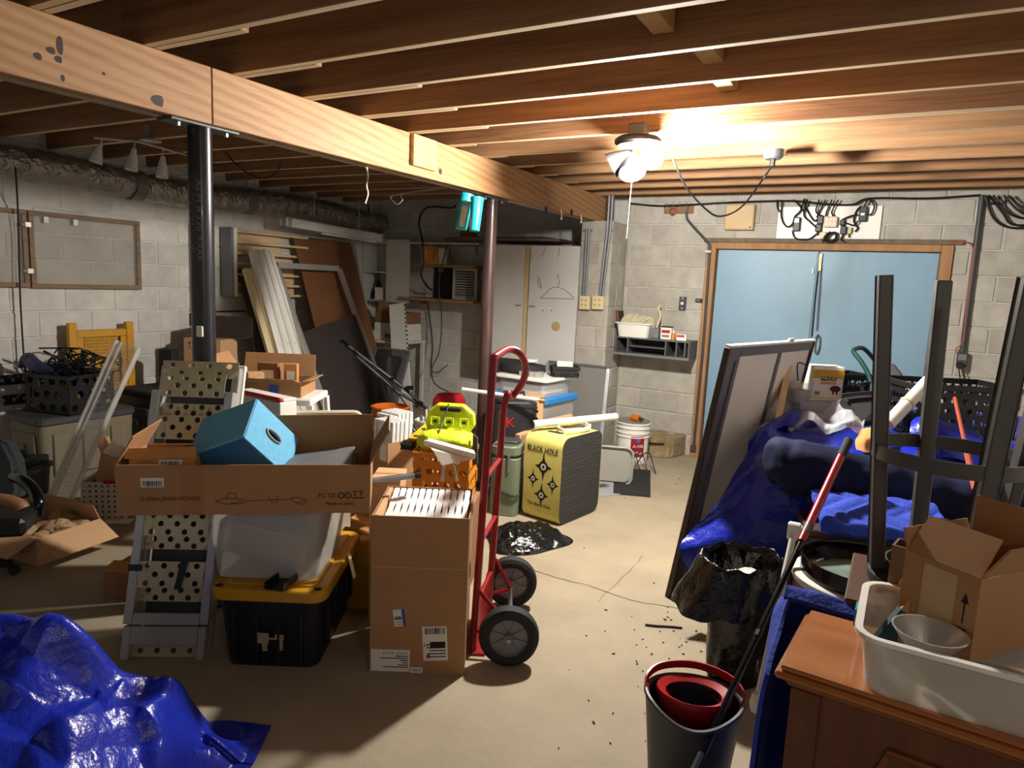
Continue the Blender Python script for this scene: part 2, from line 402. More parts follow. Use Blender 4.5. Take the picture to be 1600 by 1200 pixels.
beam_piece(_by0, _by1, -.128, -.078, 2.226, CZ - .002, 'beam_board', M_beam2)
def on_beam(x, y): return px(x, y, bx(px(x, y, -2.7).y) )
def knot(x, y, ry, rz, par=None):
    p = on_beam(x, y); b = B(); b.lathe([(0, .0006), (1, .0004)], 12, Matrix.Translation(p) @ rot('Y', 90) @ Matrix.Diagonal((rz, ry, 1, 1))); b.done('knot', M_knot, beam)
for q in ((60, 88, .018, .012), (94, 71, .014, .032), (81, 79, .02, .012), (92, 93, .016, .012), (98, 122, .008, .012), (250, 158, .04, .022), (162, 115, .007, .006), (688, 268, .018, .02), (853, 328, .03, .03), (893, 332, .03, .03)): knot(*q)
p0, p1 = on_beam(641, 210), on_beam(677, 268)
pt = struct(B().b2((p0.x + .002, p0.y, p1.z), (p0.x + .03, p1.y, p0.z + .004), .002).done('ply_patch', M_ply, beam)) if False else B().b2((p0.x + .002, p0.y, p1.z), (p0.x + .03, p1.y, p0.z + .004), .002).done('ply_patch', M_ply, beam)

# double door with its wooden frame
door = bpy.data.objects.new('door_1', None); COL.objects.link(door); door['kind'] = 'structure'; WM['door_1'] = Matrix()
M_door = mat('door_paint', '7899ae', 0.45, var=0.06, vs=1.5, det=6)
M_angle = mat('lintel_steel', '6b5a48', 0.8, var=0.25, vs=20)
DI0, DI1 = py(1118, 420, WY).x, py(1466, 420, WY).x
ztop = py(1290, 392, WY).z
dmid = py(1280, 400, WY + .05).x
B().b2((DX0, WY - .03, 0), (DI0 - .005, WY + .14, DZ - .03), .004).done('door_jamb', M_jamb, door)
B().b2((DI1 + .005, WY - .03, 0), (DX1, WY + .14, DZ - .03), .004).done('door_jamb', M_jamb, door)
B().b2((DI0 - .004, WY - .03, ztop + .003), (DI1 + .004, WY + .14, DZ - .028), .004).done('door_head', M_jamb, door)
B().b2((DX0 - .03, WY - .04, DZ - .028), (DX1 + .06, WY + .0, DZ + .012), .003).done('lintel_angle', M_angle, door)
for a, c in ((DI0, dmid - .002), (dmid + .002, DI1)):
    B().b2((a + .004, WY + .04, .012), (c - .002, WY + .085, ztop), .004).done('door_leaf', M_door, door)
B().b2((dmid - .016, WY + .03, .012), (dmid + .012, WY + .04, ztop - .02), .002).done('astragal', mat('door_paint_dark', '5d7c8e', .5), door)
M_brass = mat('brass', '97835a', 0.4, 0.8, var=.15)
zc_ = py(1286, 400, WY).z
B().b2((dmid + .006, WY + .012, zc_ - .13), (dmid + .03, WY + .03, zc_ + .02), .002).b2((dmid + .012, WY + .004, zc_ - .08), (dmid + .024, WY + .014, zc_ - .02), .001).done('flush_bolt', M_brass, door)
B().tube([(dmid - .035, WY + .035, zc_ - .11), (dmid - .035, WY + .02, zc_ - .11), (dmid - .035, WY + .02, zc_ - .155), (dmid - .035, WY + .035, zc_ - .155)], .005, 6).done('door_pull', M_steel, door)
# ------------------------------------------------------------------ ceiling lamp and the things hung from the beam and joists
M_iron = mat('dark_bronze', '1e1a18', 0.6, 0.1, var=.15)
M_bulb = mat('bulb_glow', 'fffaf2', 0.3, var=0, emit=2600)
M_conein = mat('lamp_shade_inner', 'd8d8dc', 0.5, var=.05)
lc = pz(998, 206, CZ - .02)
lt = thing('ceiling_lamp', 'dark ceiling spotlight with one bare glowing bulb and two cone shades', 'lamp', lc)
LB = lambda v: V(v) - lc
B().box((0, 0, .0), (.06, .06, .05)).lathe([(0, -.075), (.11, -.075), (.128, -.06), (.128, -.045), (.11, -.03), (0, -.03)], 28).done('canopy', M_iron, lt, smooth=True)
B().box((0, 0, .005), (.09, .09, .07), None, .005).done('junction_box', M_dgrey, lt)
bl = LB(BULB)
# the lit bulb
b = B().lathe([(0, -.066), (.035, -.056), (.058, -.03), (.065, 0), (.058, .03), (.035, .056), (.022, .075), (.022, .09), (0, .09)], 20, Matrix.Translation(bl))
bo = b.done('bulb', M_bulb, lt, smooth=True); bo.visible_shadow = True
def shade(apex, d, L, r, nm='cone_shade'):
    d = V(d).normalized(); q = V((0, 0, 1)).rotation_difference(d).to_matrix().to_4x4(); M = Matrix.Translation(apex) @ q
    o = B().lathe([(0, 0), (.03, 0), (.036, .03), (r * .9, L * .75), (r, L), (r - .004, L), (r * .86, L * .75), (.028, .035), (0, .03)], 22, M).done(nm, M_iron, lt, smooth=True)
    B().lathe([(r - .006, L - .004), (r * .86 - .003, L * .75), (.03, .045), (0, .045)], 22, M).done('reflector', M_conein, o, smooth=True)
s1, s2 = LB(pd(990, 238, 4.00)), LB(pd(984, 240, 4.04))
shade(s1, RC @ V((-.80, .42, .25)), .15, .075)
shade(s2, RC @ V((.02, .9, -.45)), .15, .08)
B().tube([(-.02, 0, -.06), s1], .008, 6).tube([(.0, .02, -.06), s2], .008, 6).tube([(.05, 0, -.06), bl + V((0, 0, .08))], .016, 8).done('arm', M_iron, lt)
pc = [LB(pd(987, 285, 3.9)), LB(pd(984, 315, 3.9)), LB(pd(979, 372, 3.9))]
B().tube(pc, .0011, 4).done('pull_string', M_cream, lt)
# cord from the lamp to the junction box further on, and that box
jb = pz(1209, 234, CZ - .01)
t = thing('ceiling_junction_box', 'round grey metal ceiling junction box holding the black lamp plug', 'electrical box', jb)
B().lathe([(0, -.055), (.045, -.055), (.058, -.04), (.06, .0), (0, .0)], 16).done('box', M_zinc, t, smooth=True)
B().box((0, 0, -.075), (.03, .03, .05), None, .006).done('plug', M_blk, t)
cord('lamp_cable', 'black cord sagging from the lit ceiling lamp to the junction box', 'cord', [pd(1034, 212, 3.9), pd(1052, 250, 3.92), pd(1072, 292, 4.05), pd(1102, 326, 4.25), pd(1126, 338, 4.4), pd(1160, 322, 4.5), pd(1196, 274, 4.6), jb + V((0, 0, -.09))], .006, M_blk)
# string and wire loops hanging under the beam
cord('hanging_twine', 'frayed pale twine knotted under the beam', 'twine', [on_beam(573, 262), pd(575, 275, 4.5), pd(573, 290, 4.5), pd(575, 303, 4.5), pd(571, 318, 4.5)], .005, M_whtp)
cord('wire_loop', 'thin grey wire loop dangling under the beam', 'wire', [V((-2.80, pd(620, 296, 4.9).y, 2.225)), pd(616, 305, 4.9), pd(616, 316, 4.9), pd(622, 319, 4.9), pd(629, 312, 4.9), pd(631, 302, 4.9), V((-2.80, pd(634, 296, 4.9).y, 2.225))], .003, M_zinc)
for x, y, y2 in ((873, 327, 343), (904, 336, 348)):
    p = on_beam(x, y); h = py(x, y2, p.y).z - p.z
    cord('wire_hook', 'thin white wire hook on the beam face, ' + ('left' if x < 890 else 'right') + ' of the two', 'hook', [p + V((.02, 0, 0)), p + V((.03, 0, h * .5)), p + V((.025, 0, h)), p + V((.035, .01, h * .8))], .004, M_wht)
# two turquoise canisters pushed up under the beam beside the second post
M_turq = mat('turquoise_plastic', '2598a6', 0.28, var=.08, vs=8)
M_lbl = mat('canister_label', 'b5b295', 0.5, var=.25, vs=25)
for i, (xt, yt, xb, yb, r) in enumerate(((730, 305, 720, 358, .048), (746, 310, 741, 361, .042))):
    a, c = pd(xt, yt, 4.74 - .13 * i), pd(xb, yb, 4.74 - .13 * i); d = (a - c)
    q = V((0, 0, 1)).rotation_difference(d.normalized()).to_matrix().to_4x4(); L_ = d.length
    t = thing('turquoise_canister', ('wider turquoise canister with white label hung under the beam, left of its pair' if i == 0 else 'narrower turquoise canister hung under the beam, next to the second post'), 'canister', M=Matrix.Translation(c) @ q)
    B().lathe([(0, 0), (r * .8, 0), (r * .84, .006), (r, L_ - .04), (r * 1.0, L_)], 20).done('cup', M_turq, t, smooth=True)
    B().lathe([(0, L_ + .004), (r * 1.08, L_ + .004), (r * 1.08, L_ - .012), (0, L_ - .012)], 20).done('lid', M_turq, t, smooth=True)
    b = B(); kk = [0.9, -0.4][i]
    b.grid(lambda u, v: ((r * .85 + .16 * r * v + .0015) * cos(-2.3 + kk + .9 * u), (r * .85 + .16 * r * v + .0015) * sin(-2.3 + kk + .9 * u), .01 + (L_ * (.6 if i == 0 else .3)) * v), 5, 2); b.done('sticker', M_lbl, t)

# ------------------------------------------------------------------ steel posts under the beam
def post(c, r, label, m, zt, base=True):
    t = thing('support_post', label, 'post', (c.x, c.y, 0))
    B().tube([(0, 0, .01), (0, 0, zt)], r, 24).done('pipe', m, t, smooth=True)
    B().box((0, 0, zt + .006), (.10, .34, .012), None, .002).done('top_plate', M_dgrey, t)
    for s in (-1, 1): B().tube([(.02, s * .12, zt - .016), (.02, s * .12, zt + .002)], .011, 6).done('bolt', M_zinc, t)
    B().box((0, 0, .006), (.2, .2, .012), None, .002).done('base_plate', M_dgrey, t)
    return t
M_postb = mat('black_pipe', '15141a', 0.28, var=.3, vs=5, st=(4, 4, .6), coat=.3)
M_postr = mat('rusty_pipe', '2a1e1c', 0.35, var=.3, vs=18, st=(1, 1, .25), col2='4e352e', coat=.2)
cL = px(312, 200, -2.78); cR = px(768, 312, -2.77); cR2 = px(757, 590, -2.77)
tp = post(cL, .052, 'glossy black steel post nearest the camera, white lettering down its side', M_postb, 2.214)
text('AS M A 120 XXRR', .034, M_grey, tp, Matrix.Translation((.036, -.039, 1.81)) @ Matrix.Rotation(radians(42), 4, 'Z') @ FRONT @ Matrix.Rotation(-pi / 2, 4, 'Z'), sx=1.35)
text('21 V OP', .028, M_grey, tp, Matrix.Translation((.0075, -.0525, 1.75)) @ Matrix.Rotation(radians(8), 4, 'Z') @ FRONT @ Matrix.Rotation(-pi / 2, 4, 'Z'), sx=1.6)
B().box((.03, -.043, 1.32), (.03, .012, .05), rot('Z', 35), .004).done('masking_tape', M_label, tp)
post(cR, .048, 'rust-brown steel post behind the red hand truck', M_postr, 2.214)

# ------------------------------------------------------------------ left wall: duct, screens, cords, shutter rack, pipe
M_foil = mat('foil_wrap', 'aaa59c', 0.28, 0.75, var=.25, vs=9, bump=1.0, bs=26, bd=0.03)
M_tape = mat('duct_tape', '77706a', 0.5, 0.3, var=.2)
zd, rd, xd = 2.285, .115, LX + .16
t = thing('air_duct', 'silver foil flexible air duct running along the left wall under the joists', 'duct', (xd, 3.5, zd))
def ductf(u, v):
    y = -2.4 + 5.72 * u; a = 2 * pi * v; r = rd + .003 * sin(y * 46) + .010 * MN.noise(V((y * 14, cos(a) * 4, sin(a) * 4))) + .008 * abs(MN.noise(V((y * 40, cos(a) * 5, sin(a) * 5))))
    sag = -.025 * sin(y * 2.4)
    return (r * cos(a), y, sag + r * sin(a))
B().grid(ductf, 420, 28).done('foil_sleeve', M_foil, t, smooth=True)
for y in (px(222, 290, xd + .1).y, px(396, 320, xd + .1).y):
    B().lathe([(rd + .004, -.05), (rd + .01, -.05), (rd + .01, .05), (rd + .004, .05)], 24, Matrix.Translation((0, y - 3.5, -.025 * sin((y - 3.5) * 2.4))) @ rot('X', 90)).tube([(0, y - 3.5, rd * .8), (0, y - 3.5, CZ - zd + .02)], .012, 4).done('strap', M_tape, t)
# two wood framed screens hung on the wall
M_fr = mat('weathered_frame', '6e5844', 0.8, vs=4, st=(1, 1, 6), col2='8d7459')
M_mesh = mat('insect_mesh', '9a9284', 0.6, var=.05, mask=(.0088, .80, (1, 2)))
def wscreen(y0, y1, z0, z1, label):
    t = thing('window_screen', label, 'window screen', (LX + .03, (y0 + y1) / 2, z0)); h = z1 - z0; w2 = (y1 - y0) / 2; f = .035
    B().b2((0, -w2, 0), (.022, w2, f), .002).done('rail', M_fr, t); B().b2((0, -w2, h - f), (.022, w2, h), .002).done('rail', M_fr, t)
    B().b2((0, -w2, f + .001), (.022, -w2 + f, h - f - .001), .002).done('stile', M_fr, t); B().b2((0, w2 - f, f + .001), (.022, w2, h - f - .001), .002).done('stile', M_fr, t)
    B().grid(lambda u, v: (.012, -w2 + f + (2 * w2 - 2 * f) * u, f + (h - 2 * f) * v), 2, 2).done('mesh', M_mesh, t)
    return t
zt, zb = 1.985, 1.40
ys = px(43, 380, LX + .03).y
s1 = wscreen(2.25, ys - .006, zb, zt, 'wood framed insect screen at the left edge of the wall')
s2 = wscreen(ys + .006, px(218, 400, LX + .03).y, zb - .005, zt, 'wood framed insect screen left of the glossy black post, two clips on its edge')
for z in (.48, .13): B().box((.03, -((px(218, 400, LX).y - ys) / 2) + .0, z), (.02, .05, .045), None, .006).tube([(.03, -.5 + .0, z), (.03, -.47, z)], .012, 6).done('clip', M_alu, s2)
for yy in (-.32, -.1): B().box((.024, yy, .53), (.004, .035, .045)).done('paper_tag', M_label, s2)
cord('dangling_wire', 'thin black wire hanging down the left wall in front of the screens', 'wire', [px(24, 262, LX + .31), px(28, 330, LX + .10), px(31, 450, LX + .08), px(36, 540, LX + .08), px(40, 590, LX + .09), px(42, 640, LX + .10), px(42, 670, LX + .12)], .006, M_blkm)
# steel cable conduit, thin pipes
t = thing('wall_conduit', 'thin grey conduit and flat bar on the left wall behind the black post', 'conduit', (LX + .02, px(296, 400, LX).y, 1.1))
y0 = px(296, 400, LX).y
B().box((0, 0, .5), (.012, .03, .82)).done('strip', M_zinc, t); B().box((.01, .0, .02), (.03, .05, .12), None, .004).done('end_box', M_blkm, t)
B().tube([(.01, .05, .09), (.01, .75, .09)], .009, 6).done('pipe', M_dgrey, t)
# grey ended slatted rack
M_pine = mat('pine_slat', 'c9a878', 0.6, vs=4, st=(6, .8, 6), col2='e2c79b')
ya, yb = px(352, 410, LX + .1).y, px(470, 420, LX + .1).y + .05; za, zb2 = px(355, 466, LX + .1).z, px(355, 355, LX + .1).z
t = thing('slatted_rack', 'pale pine slatted rack with grey side panel hung on the left wall', 'rack', (LX + .03, ya, za)); H = zb2 - za
B().b2((0, 0, .02), (.16, .03, H), .004).done('side_panel', M_grey, t); B().b2((.14, .03, .02), (.162, .07, H), .002).done('edge_board', M_whtp, t)
for i, z in enumerate([H - .03 - k * (H - .06) / 6.0 for k in range(7)]):
    B().b2((.10, .07, z - .012), (.135, yb - ya, z + .012), .003).done('slat', M_pine, t)
for i, (q, r2, z0_, z1_) in enumerate(((.1, .72, .62, .99), (.1, .26, .0, .60), (.6, .9, .0, .6))):
    B().b2((.0, (yb - ya) * q, H * z0_), (.02, (yb - ya) * r2, H * z1_), .002).done('back_board', M_pine, t)
# fluorescent fixture hung from the joists and track light
M_flw = mat('white_enamel', 'd2d0cc', 0.35, var=.06)
a, c = px(452, 348, LX + .42), px(592, 372, LX + .42)
t = thing('fluorescent_fixture', 'long white fluorescent batten hanging end-on below the foil duct', 'light fixture', (a + c) / 2)
aa, cc = a - (a + c) / 2, c - (a + c) / 2
B().bar(aa, cc, .10, .06, bev=.012).done('housing', M_flw, t)
B().bar(aa - (cc - aa).normalized() * .07, aa - (cc - aa).normalized() * .002, .085, .05, bev=.014).done('end_cap', M_alu, t)
B().tube([aa * .3 + V((-.03, 0, -.045)), cc * .97 + V((-.03, 0, -.045))], .014, 8).done('tube', M_wht, t, smooth=True)
B().tube([aa * .5, aa * .5 + V((0, 0, .38))], .003, 5).tube([cc * .5, cc * .5 + V((0, 0, .38))], .003, 5).done('hanger_wire', M_whtp, t)
a, m_, c = pd(147, 215, 4.6), pd(215, 221, 4.75), pd(292, 242, 4.9)
t = thing('track_light', 'unlit track light bar with three frosted bell shades under the joists', 'light fixture', m_)
B().tube([a - m_, V((0, 0, 0)), c - m_], .009, 8).done('rail', M_alu, t, smooth=True)
p = pd(236, 221, 4.75) - m_; B().lathe([(0, 0), (.07, .0), (.065, .018), (0, .018)], 18, Matrix.Translation(p)).box(p + V((0, 0, .06)), (.06, .06, .1)).done('canopy', M_alu, t, smooth=True)
M_frost = mat('frosted_glass', 'cfcfca', 0.5, var=.03)
for x, y, xe, ye, dd in ((159, 218, 149, 254, 4.63), (211, 222, 205, 266, 4.73), (255, 234, 253, 277, 4.83)):
    p, q = pd(x, y, dd) - m_, pd(xe, ye, dd) - m_; d = (q - p); M = Matrix.Translation(p) @ V((0, 0, 1)).rotation_difference(d.normalized()).to_matrix().to_4x4(); L_ = d.length
    st = B().tube([(0, 0, 0), (0, 0, L_ * .3)], .006, 6); [setattr(v, 'co', M @ v.co) for v in st.bm.verts]
    st.done('stem', M_alu, t)
    B().lathe([(.016, L_ * .25), (.02, L_ * .4), (.034, L_ * .7), (.042, L_), (.038, L_), (.03, L_ * .7), (.014, L_ * .42)], 16, M).done('bell_shade', M_frost, t, smooth=True)
cord('joist_cable', 'black cord drooping between joists above the duct', 'cord', [pd(352, 238, 5.2), pd(375, 262, 5.2), pd(405, 278, 5.2), pd(430, 272, 5.2), pd(440, 252, 5.2)], .006, M_blk)
# ------------------------------------------------------------------ alcove: cabinets, shelves, things stored there
def opencab(t, w_, d, h, shelves, m, th=.016):
    B().b2((0, 0, 0), (th, d, h)).done('side_panel', m, t); B().b2((w_ - th, 0, 0), (w_, d, h)).done('side_panel', m, t)
    B().b2((th, 0, 0), (w_ - th, d, th)).done('bottom_panel', m, t); B().b2((th, 0, h - th), (w_ - th, d, h)).done('top_panel', m, t)
    B().b2((th, d - .006, th), (w_ - th, d, h - th)).done('back_panel', m, t)
    for z in shelves: B().b2((th, .004, z - th / 2), (w_ - th, d - .007, z + th / 2)).done('shelf', m, t)
M_cabw = mat('cabinet_white', 'c9c6be', 0.5, var=.06, vs=3)
a, c, tp_ = py(566, 469, 6.62), py(604, 470, 6.62), py(580, 374, 6.62)
t = thing('wall_cupboard', 'white open wall cupboard with one middle shelf in the back corner', 'cupboard', a)
cw, ch = c.x - a.x, tp_.z - a.z
opencab(t, cw, .30, ch, [ch * .475], M_cabw)
zsh = a.z + .016
B().b2((cw + .003, -.004, .0), (cw + .335, .012, ch)).done('open_door', M_cabw, t)
B().b2((-.02, -.30, .0), (-.004, -.004, ch)).done('open_door', M_cabw, t)
M_bott = mat('dark_bottle', '101214', 0.15, var=.1)
for x, r, h, lb in ((576, .04, .33, 'tall dark spray bottle on the lower cupboard shelf'), (569, .028, .13, 'short dark bottle at the left end of the cupboard shelf')):
    t = thing('bottle', lb, 'bottle', (a.x + (.135 if r > .03 else .05), 6.76, zsh + .001))
    B().lathe([(0, 0), (r, 0), (r, h * .55), (r * .4, h * .75), (r * .4, h * .9), (0, h * .9)], 14).done('body', M_bott, t, smooth=True)
    B().lathe([(r * .5, h * .9), (r * .5, h), (0, h)], 10).done('cap', M_blk, t)
p = py(592, 467, 6.70); b = B().box((0, 0, .075), (.14, .12, .15), None, .003).done('white_box', M_wht); b.location = (p.x, 6.76, zsh + .001); tag(b, 'small white box beside the bottles in the corner cupboard', 'box')
# wooden shelves with a white top shelf, on cleats between cupboard door and the double cabinet
xl, xr = py(613, 414, 6.62).x, py(748, 414, 6.62).x
for nm, y, lb, x0 in (('upper', 418, 'upper brown board shelf between cupboard and white double cabinet', 613), ('lower', 472, 'lower brown board shelf between cupboard and white double cabinet', 622)):
    z = py(680, y - 1, 6.55).z; x_ = py(x0, y, 6.55).x + (.36 if nm == 'upper' else .0)
    t = thing('board_shelf', lb, 'shelf', (x_, 6.55, z))
    B().b2((0, 0, 0), (xr - x_ - .004, .38, .03), .003).done('board', M_shelfw, t)
    B().b2((.1, .3, -.05), (.14, .395, -.001)).done('cleat', M_shelfw, t); B().b2((xr - x_ - .1, .3, -.05), (xr - x_ - .06, .395, -.001)).done('cleat', M_shelfw, t)
    if nm == 'upper': zu = z + .03; xu = x_
    else: zl = z + .03
zt_ = py(640, 381, 6.62).z
t = thing('top_shelf', 'white melamine top shelf along the alcove above the board shelves', 'shelf', (a.x + .05, 6.6, zt_))
B().b2((0, 0, 0), (xr - a.x - .05, .33, .02), .002).done('board', M_cabw, t)
B().b2((.5, .27, -.08), (.53, .345, -.001)).done('cleat', M_cabw, t); B().b2((1.4, .27, -.08), (1.43, .345, -.001)).done('cleat', M_cabw, t)
M_orange = mat('orange_print', 'd5791a', 0.5, var=.25, vs=9, col2='e8a532')
p = py(630, 411, 6.62); t = thing('orange_box', 'orange printed carton standing on the upper board shelf', 'box', (max(p.x - .10, xu + .02), 6.62, zu))
hh = py(630, 384, 6.62).z - zu
B().b2((0, 0, 0), (.22, .10, hh), .003).done('carton', M_orange, t); B().b2((.015, -.002, hh * .25), (.06, 0, hh * .8)).done('print_panel', M_cream, t); B().b2((.22, .01, .01), (.30, .09, hh * .9), .003).done('white_end', M_wht, t)
# wall register: black panel and louvre
a_, c_ = py(673, 461, 6.85), py(702, 418, 6.85); t = thing('black_sheet', 'flat black sheet on the alcove wall left of the louvre', 'panel', (a_.x, AY - .05, zl + .002))
B().b2((0, 0, 0), (c_.x - a_.x, .04, c_.z - zl), .003).done('sheet', M_blkm, t); B().b2((.02, -.006, .03), (c_.x - a_.x - .02, -.001, .06), .001).done('edge_strip', M_blk, t)
a_, c_ = py(705, 463, 6.80), py(744, 419, 6.80); w_, h_ = c_.x - a_.x, c_.z - zl - .002; t = thing('louvre', 'white louvred ventilation grille standing on the lower board shelf', 'grille', (a_.x, 6.82, zl + .001))
B().b2((0, 0, 0), (.025, .03, h_)).done('frame_side', M_whtp, t); B().b2((w_ - .025, 0, 0), (w_, .03, h_)).done('frame_side', M_whtp, t); B().b2((.025, 0, 0), (w_ - .025, .03, .025)).done('frame_rail', M_whtp, t); B().b2((.025, 0, h_ - .025), (w_ - .025, .03, h_)).done('frame_rail', M_whtp, t)
for k in range(11): B().box((w_ / 2, .012, .04 + k * (h_ - .07) / 10), (w_ - .052, .02, .003), rot('X', 40)).done('slat', M_whtp, t)
B().b2((.025, .026, .026), (w_ - .026, .03, h_ - .026)).done('backing', M_dgrey, t)
# double cabinet with doors
a_, c_ = py(750, 556, 6.30), py(909, 567, 6.30); ztp = py(830, 383, 6.30).z; zb_ = py(860, 567, 6.30).z
t = thing('double_cabinet', 'white two door wall cabinet beside the pilaster, scribbles on its right door', 'cabinet', (a_.x, 6.30, zb_)); W_, H_ = PX0 - .012 - a_.x, ztp - zb_
B().b2((0, .02, 0), (.016, .64, H_)).b2((W_ - .016, .02, 0), (W_, .64, H_)).b2((.016, .02, 0), (W_ - .016, .64, .016)).b2((.016, .02, H_ - .016), (W_ - .016, .64, H_)).b2((.016, .62, .016), (W_ - .016, .64, H_ - .016)).done('carcass', M_cabw, t)
dm = py(819, 470, 6.3).x - a_.x; dm2 = py(826, 470, 6.3).x - a_.x
M_cabd = mat('cabinet_door_white', 'd3d2cd', 0.45, var=.05, vs=2.5)
d1 = B().b2((.002, -.018, .004), (dm - .01, 0, H_ - .004), .002).done('door', M_cabd, t); d2 = B().b2((dm2 + .004, -.018, -.03), (W_ - .002, 0, H_ - .004), .002).done('door', M_cabd, t)
B().b2((dm - .006, -.005, .0), (dm2 - .012, .018, H_), .001).done('pegboard_strip', mat('pegboard', 'cdb78a', .6, var=.06), t)
for k in range(22): 
    pass
M_hook = mat('grey_wire', '8e9092', .4, .6)
for dd, x in ((d1, dm - .05), (d2, dm2 + .06)): B().tube([(x - .025, -.018, H_ * .48), (x - .025, -.04, H_ * .48), (x + .025, -.04, H_ * .48), (x + .025, -.018, H_ * .48)], .004, 6).done('handle', M_steel, dd)
def dl(x, y): q = py(x, y, 6.28); return V((q.x - a_.x, -.0215, q.z - zb_))
for P in ([(844, 466), (868, 466), (895, 467), (893, 462), (884, 454), (872, 449), (860, 451), (851, 460), (844, 466)], [(872, 449), (874, 440), (871, 431), (874, 430)], [(840, 432), (844, 440), (846, 450), (842, 447), (840, 437)], [(855, 384), (850, 392), (846, 402)], [(874, 386), (873, 398), (870, 401)]):
    B().tube(spline([dl(*q) for q in P], 4), .0032, 5).done('wire_hanger', M_hook, d2)
M_stain = mat('tan_stain', 'b9a06a', .6, var=.2)
B().lathe([(0, -.001), (.05, 0)], 10, Matrix.Translation(dl(868, 510) + V((0, .0025, 0))) @ rot('X', 90)).done('stain', M_stain, d2)
for x, y in ((848, 485), (862, 485)): B().lathe([(0, .0), (.006, 0), (.006, .01), (0, .01)], 8, Matrix.Translation(dl(x, y) + V((0, .002, 0))) @ rot('X', 90)).done('screw_hole', M_dgrey, d2)
# brown slab and a small brown carton on top of the cabinets
M_hard = mat('hardboard', '5b4638', 0.6, var=.12, vs=4)
zz = max(ztp, zt_ + .02) + .003
P = [py(688, 379, 6.25), py(820, 386, 6.1), py(832, 369, 6.1), py(770, 366, 6.6), py(716, 367, 6.6)]
t = thing('fibreboard_slab', 'brown fibreboard slab with clipped corner laid over the cabinet tops', 'board', (P[0].x, 6.1, zz))
x0 = P[0].x; B().prism([(0, .2, 0), (.35, 0, 0), (1.15, 0, 0), (1.42, .18, 0), (1.42, .62, 0), (0, .62, 0)], (0, 0, .028)).done('board', M_hard, t, bev=.004); B().prism([(.2, .3, .030), (1.2, .2, .030), (1.3, .6, .030), (.2, .6, .030)], (0, 0, .02)).done('second_board', M_hard, t)
b = B().box((0, 0, .05), (.15, .12, .1), None, .003).done('brown_carton', M_cardd); b.location = (x0 + .12, 6.62, zz + .031); b.location.z = zz + .052; tag(b, 'small brown carton on the fibreboard slab, next to the turquoise canisters', 'box')
B().tube([(-.07, -.065, .05), (.07, -.065, .05)], .003, 4).done('strap', M_hook, b)
# cables hanging in the alcove
cord('alcove_cable', 'thick black cable looping down from the joists into the black panel', 'cable', [V((py(712, 325, 6.8).x, 6.8, CZ - .005)), py(705, 325, 6.8), py(668, 324, 6.8), py(655, 345, 6.75), py(660, 375, 6.5), py(662, 410, 6.5), py(658, 430, 6.5), py(668, 448, 6.6), py(675, 453, 6.75)], .011, M_blk)
cord('alcove_cable', 'grey cable hanging past both board shelves down to the floor', 'cable', [py(700, 382, 6.5), py(690, 415, 6.5), py(686, 450, 6.5), py(690, 500, 6.5), py(686, 550, 6.45), py(675, 575, 6.4), py(680, 600, 6.3), py(712, 618, 6.2)], .007, M_dgrey)
cord('alcove_cable', 'thin grey cable against the alcove blocks behind the longest one', 'cable', [py(668, 474, 6.92), py(672, 500, 6.92), py(676, 540, 6.92), py(674, 575, 6.9), py(682, 582, 6.8), py(700, 570, 6.7)], .006, M_dgrey)
cord('alcove_cable', 'short grey cable hanging from the joists left of the alcove', 'cable', [py(575, 320, 6.7), py(578, 345, 6.7), py(579, 358, 6.7), py(575, 372, 6.65)], .01, M_dgrey)
for i, x in enumerate((678, 684, 703)):
    cord('shelf_wire', ['leftmost', 'middle', 'rightmost'][i] + ' thin wire strung between the top shelf and upper board shelf', 'wire', [py(x + 2, 382, 6.6), py(x, 396, 6.6), py(x - 1 + 3 * i, 410, 6.6)], .004, M_dgrey)

# boxes stored under the corner cupboard, on a white stand
a_ = py(575, 533, 6.45)
def plainbox(name, label, cat, c, d, m, rz=0, extra=None, bev=.004, group=None):
    t = thing(name, label, cat, c, rz, group); B().box((0, 0, d[2] / 2), d, None, bev).done('body', m, t)
    if extra: extra(t, d)
    return t
fz = py(590, 530, 6.45).z
t = thing('white_stand', 'white stand under the cartons in the alcove corner', 'stand', (a_.x + .28, 6.6, 0)); B().b2((-.3, -.25, fz - .03), (.3, .25, fz), .003).done('top', M_whtp, t)
for sx in (-.27, .27):
    for sy in (-.22, .22): B().box((sx, sy, (fz - .03) / 2), (.04, .04, fz - .032)).done('leg', M_whtp, t)
M_teal = mat('teal_print', '5f7f86', .6, var=.1)
h1 = py(590, 517, 6.45).z - fz
plainbox('white_carton', 'white carton with blue-grey panel, lowest in the alcove corner stack', 'box', (a_.x + .30, 6.62, fz + .001), (.50, .34, h1), M_wht, 0, lambda t, d: B().b2((-.04, -.173, .02), (.06, -.171, d[2] - .02)).done('label', M_teal, t))
h2 = py(590, 504, 6.45).z - fz - h1
plainbox('white_carton', 'white carton with round teal print, middle of the alcove corner stack', 'box', (a_.x + .32, 6.62, fz + h1 + .002), (.46, .32, h2), M_wht, 0, lambda t, d: B().b2((.06, -.163, .01), (.2, -.161, d[2] - .01)).done('label', M_teal, t))
def flaps_open(t, d): B().slab([(-.2, -.15, d[2]), (.05, -.15, d[2]), (.0, -.22, d[2] + .13), (-.1, -.22, d[2] + .15)], .004).done('flap', M_card, t)
plainbox('brown_carton', 'brown carton with raised flap, topmost of the alcove corner stack', 'box', (a_.x + .32, 6.62, fz + h1 + h2 + .003), (.46, .30, py(590, 487, 6.45).z - fz - h1 - h2), M_cardd, 0, flaps_open)
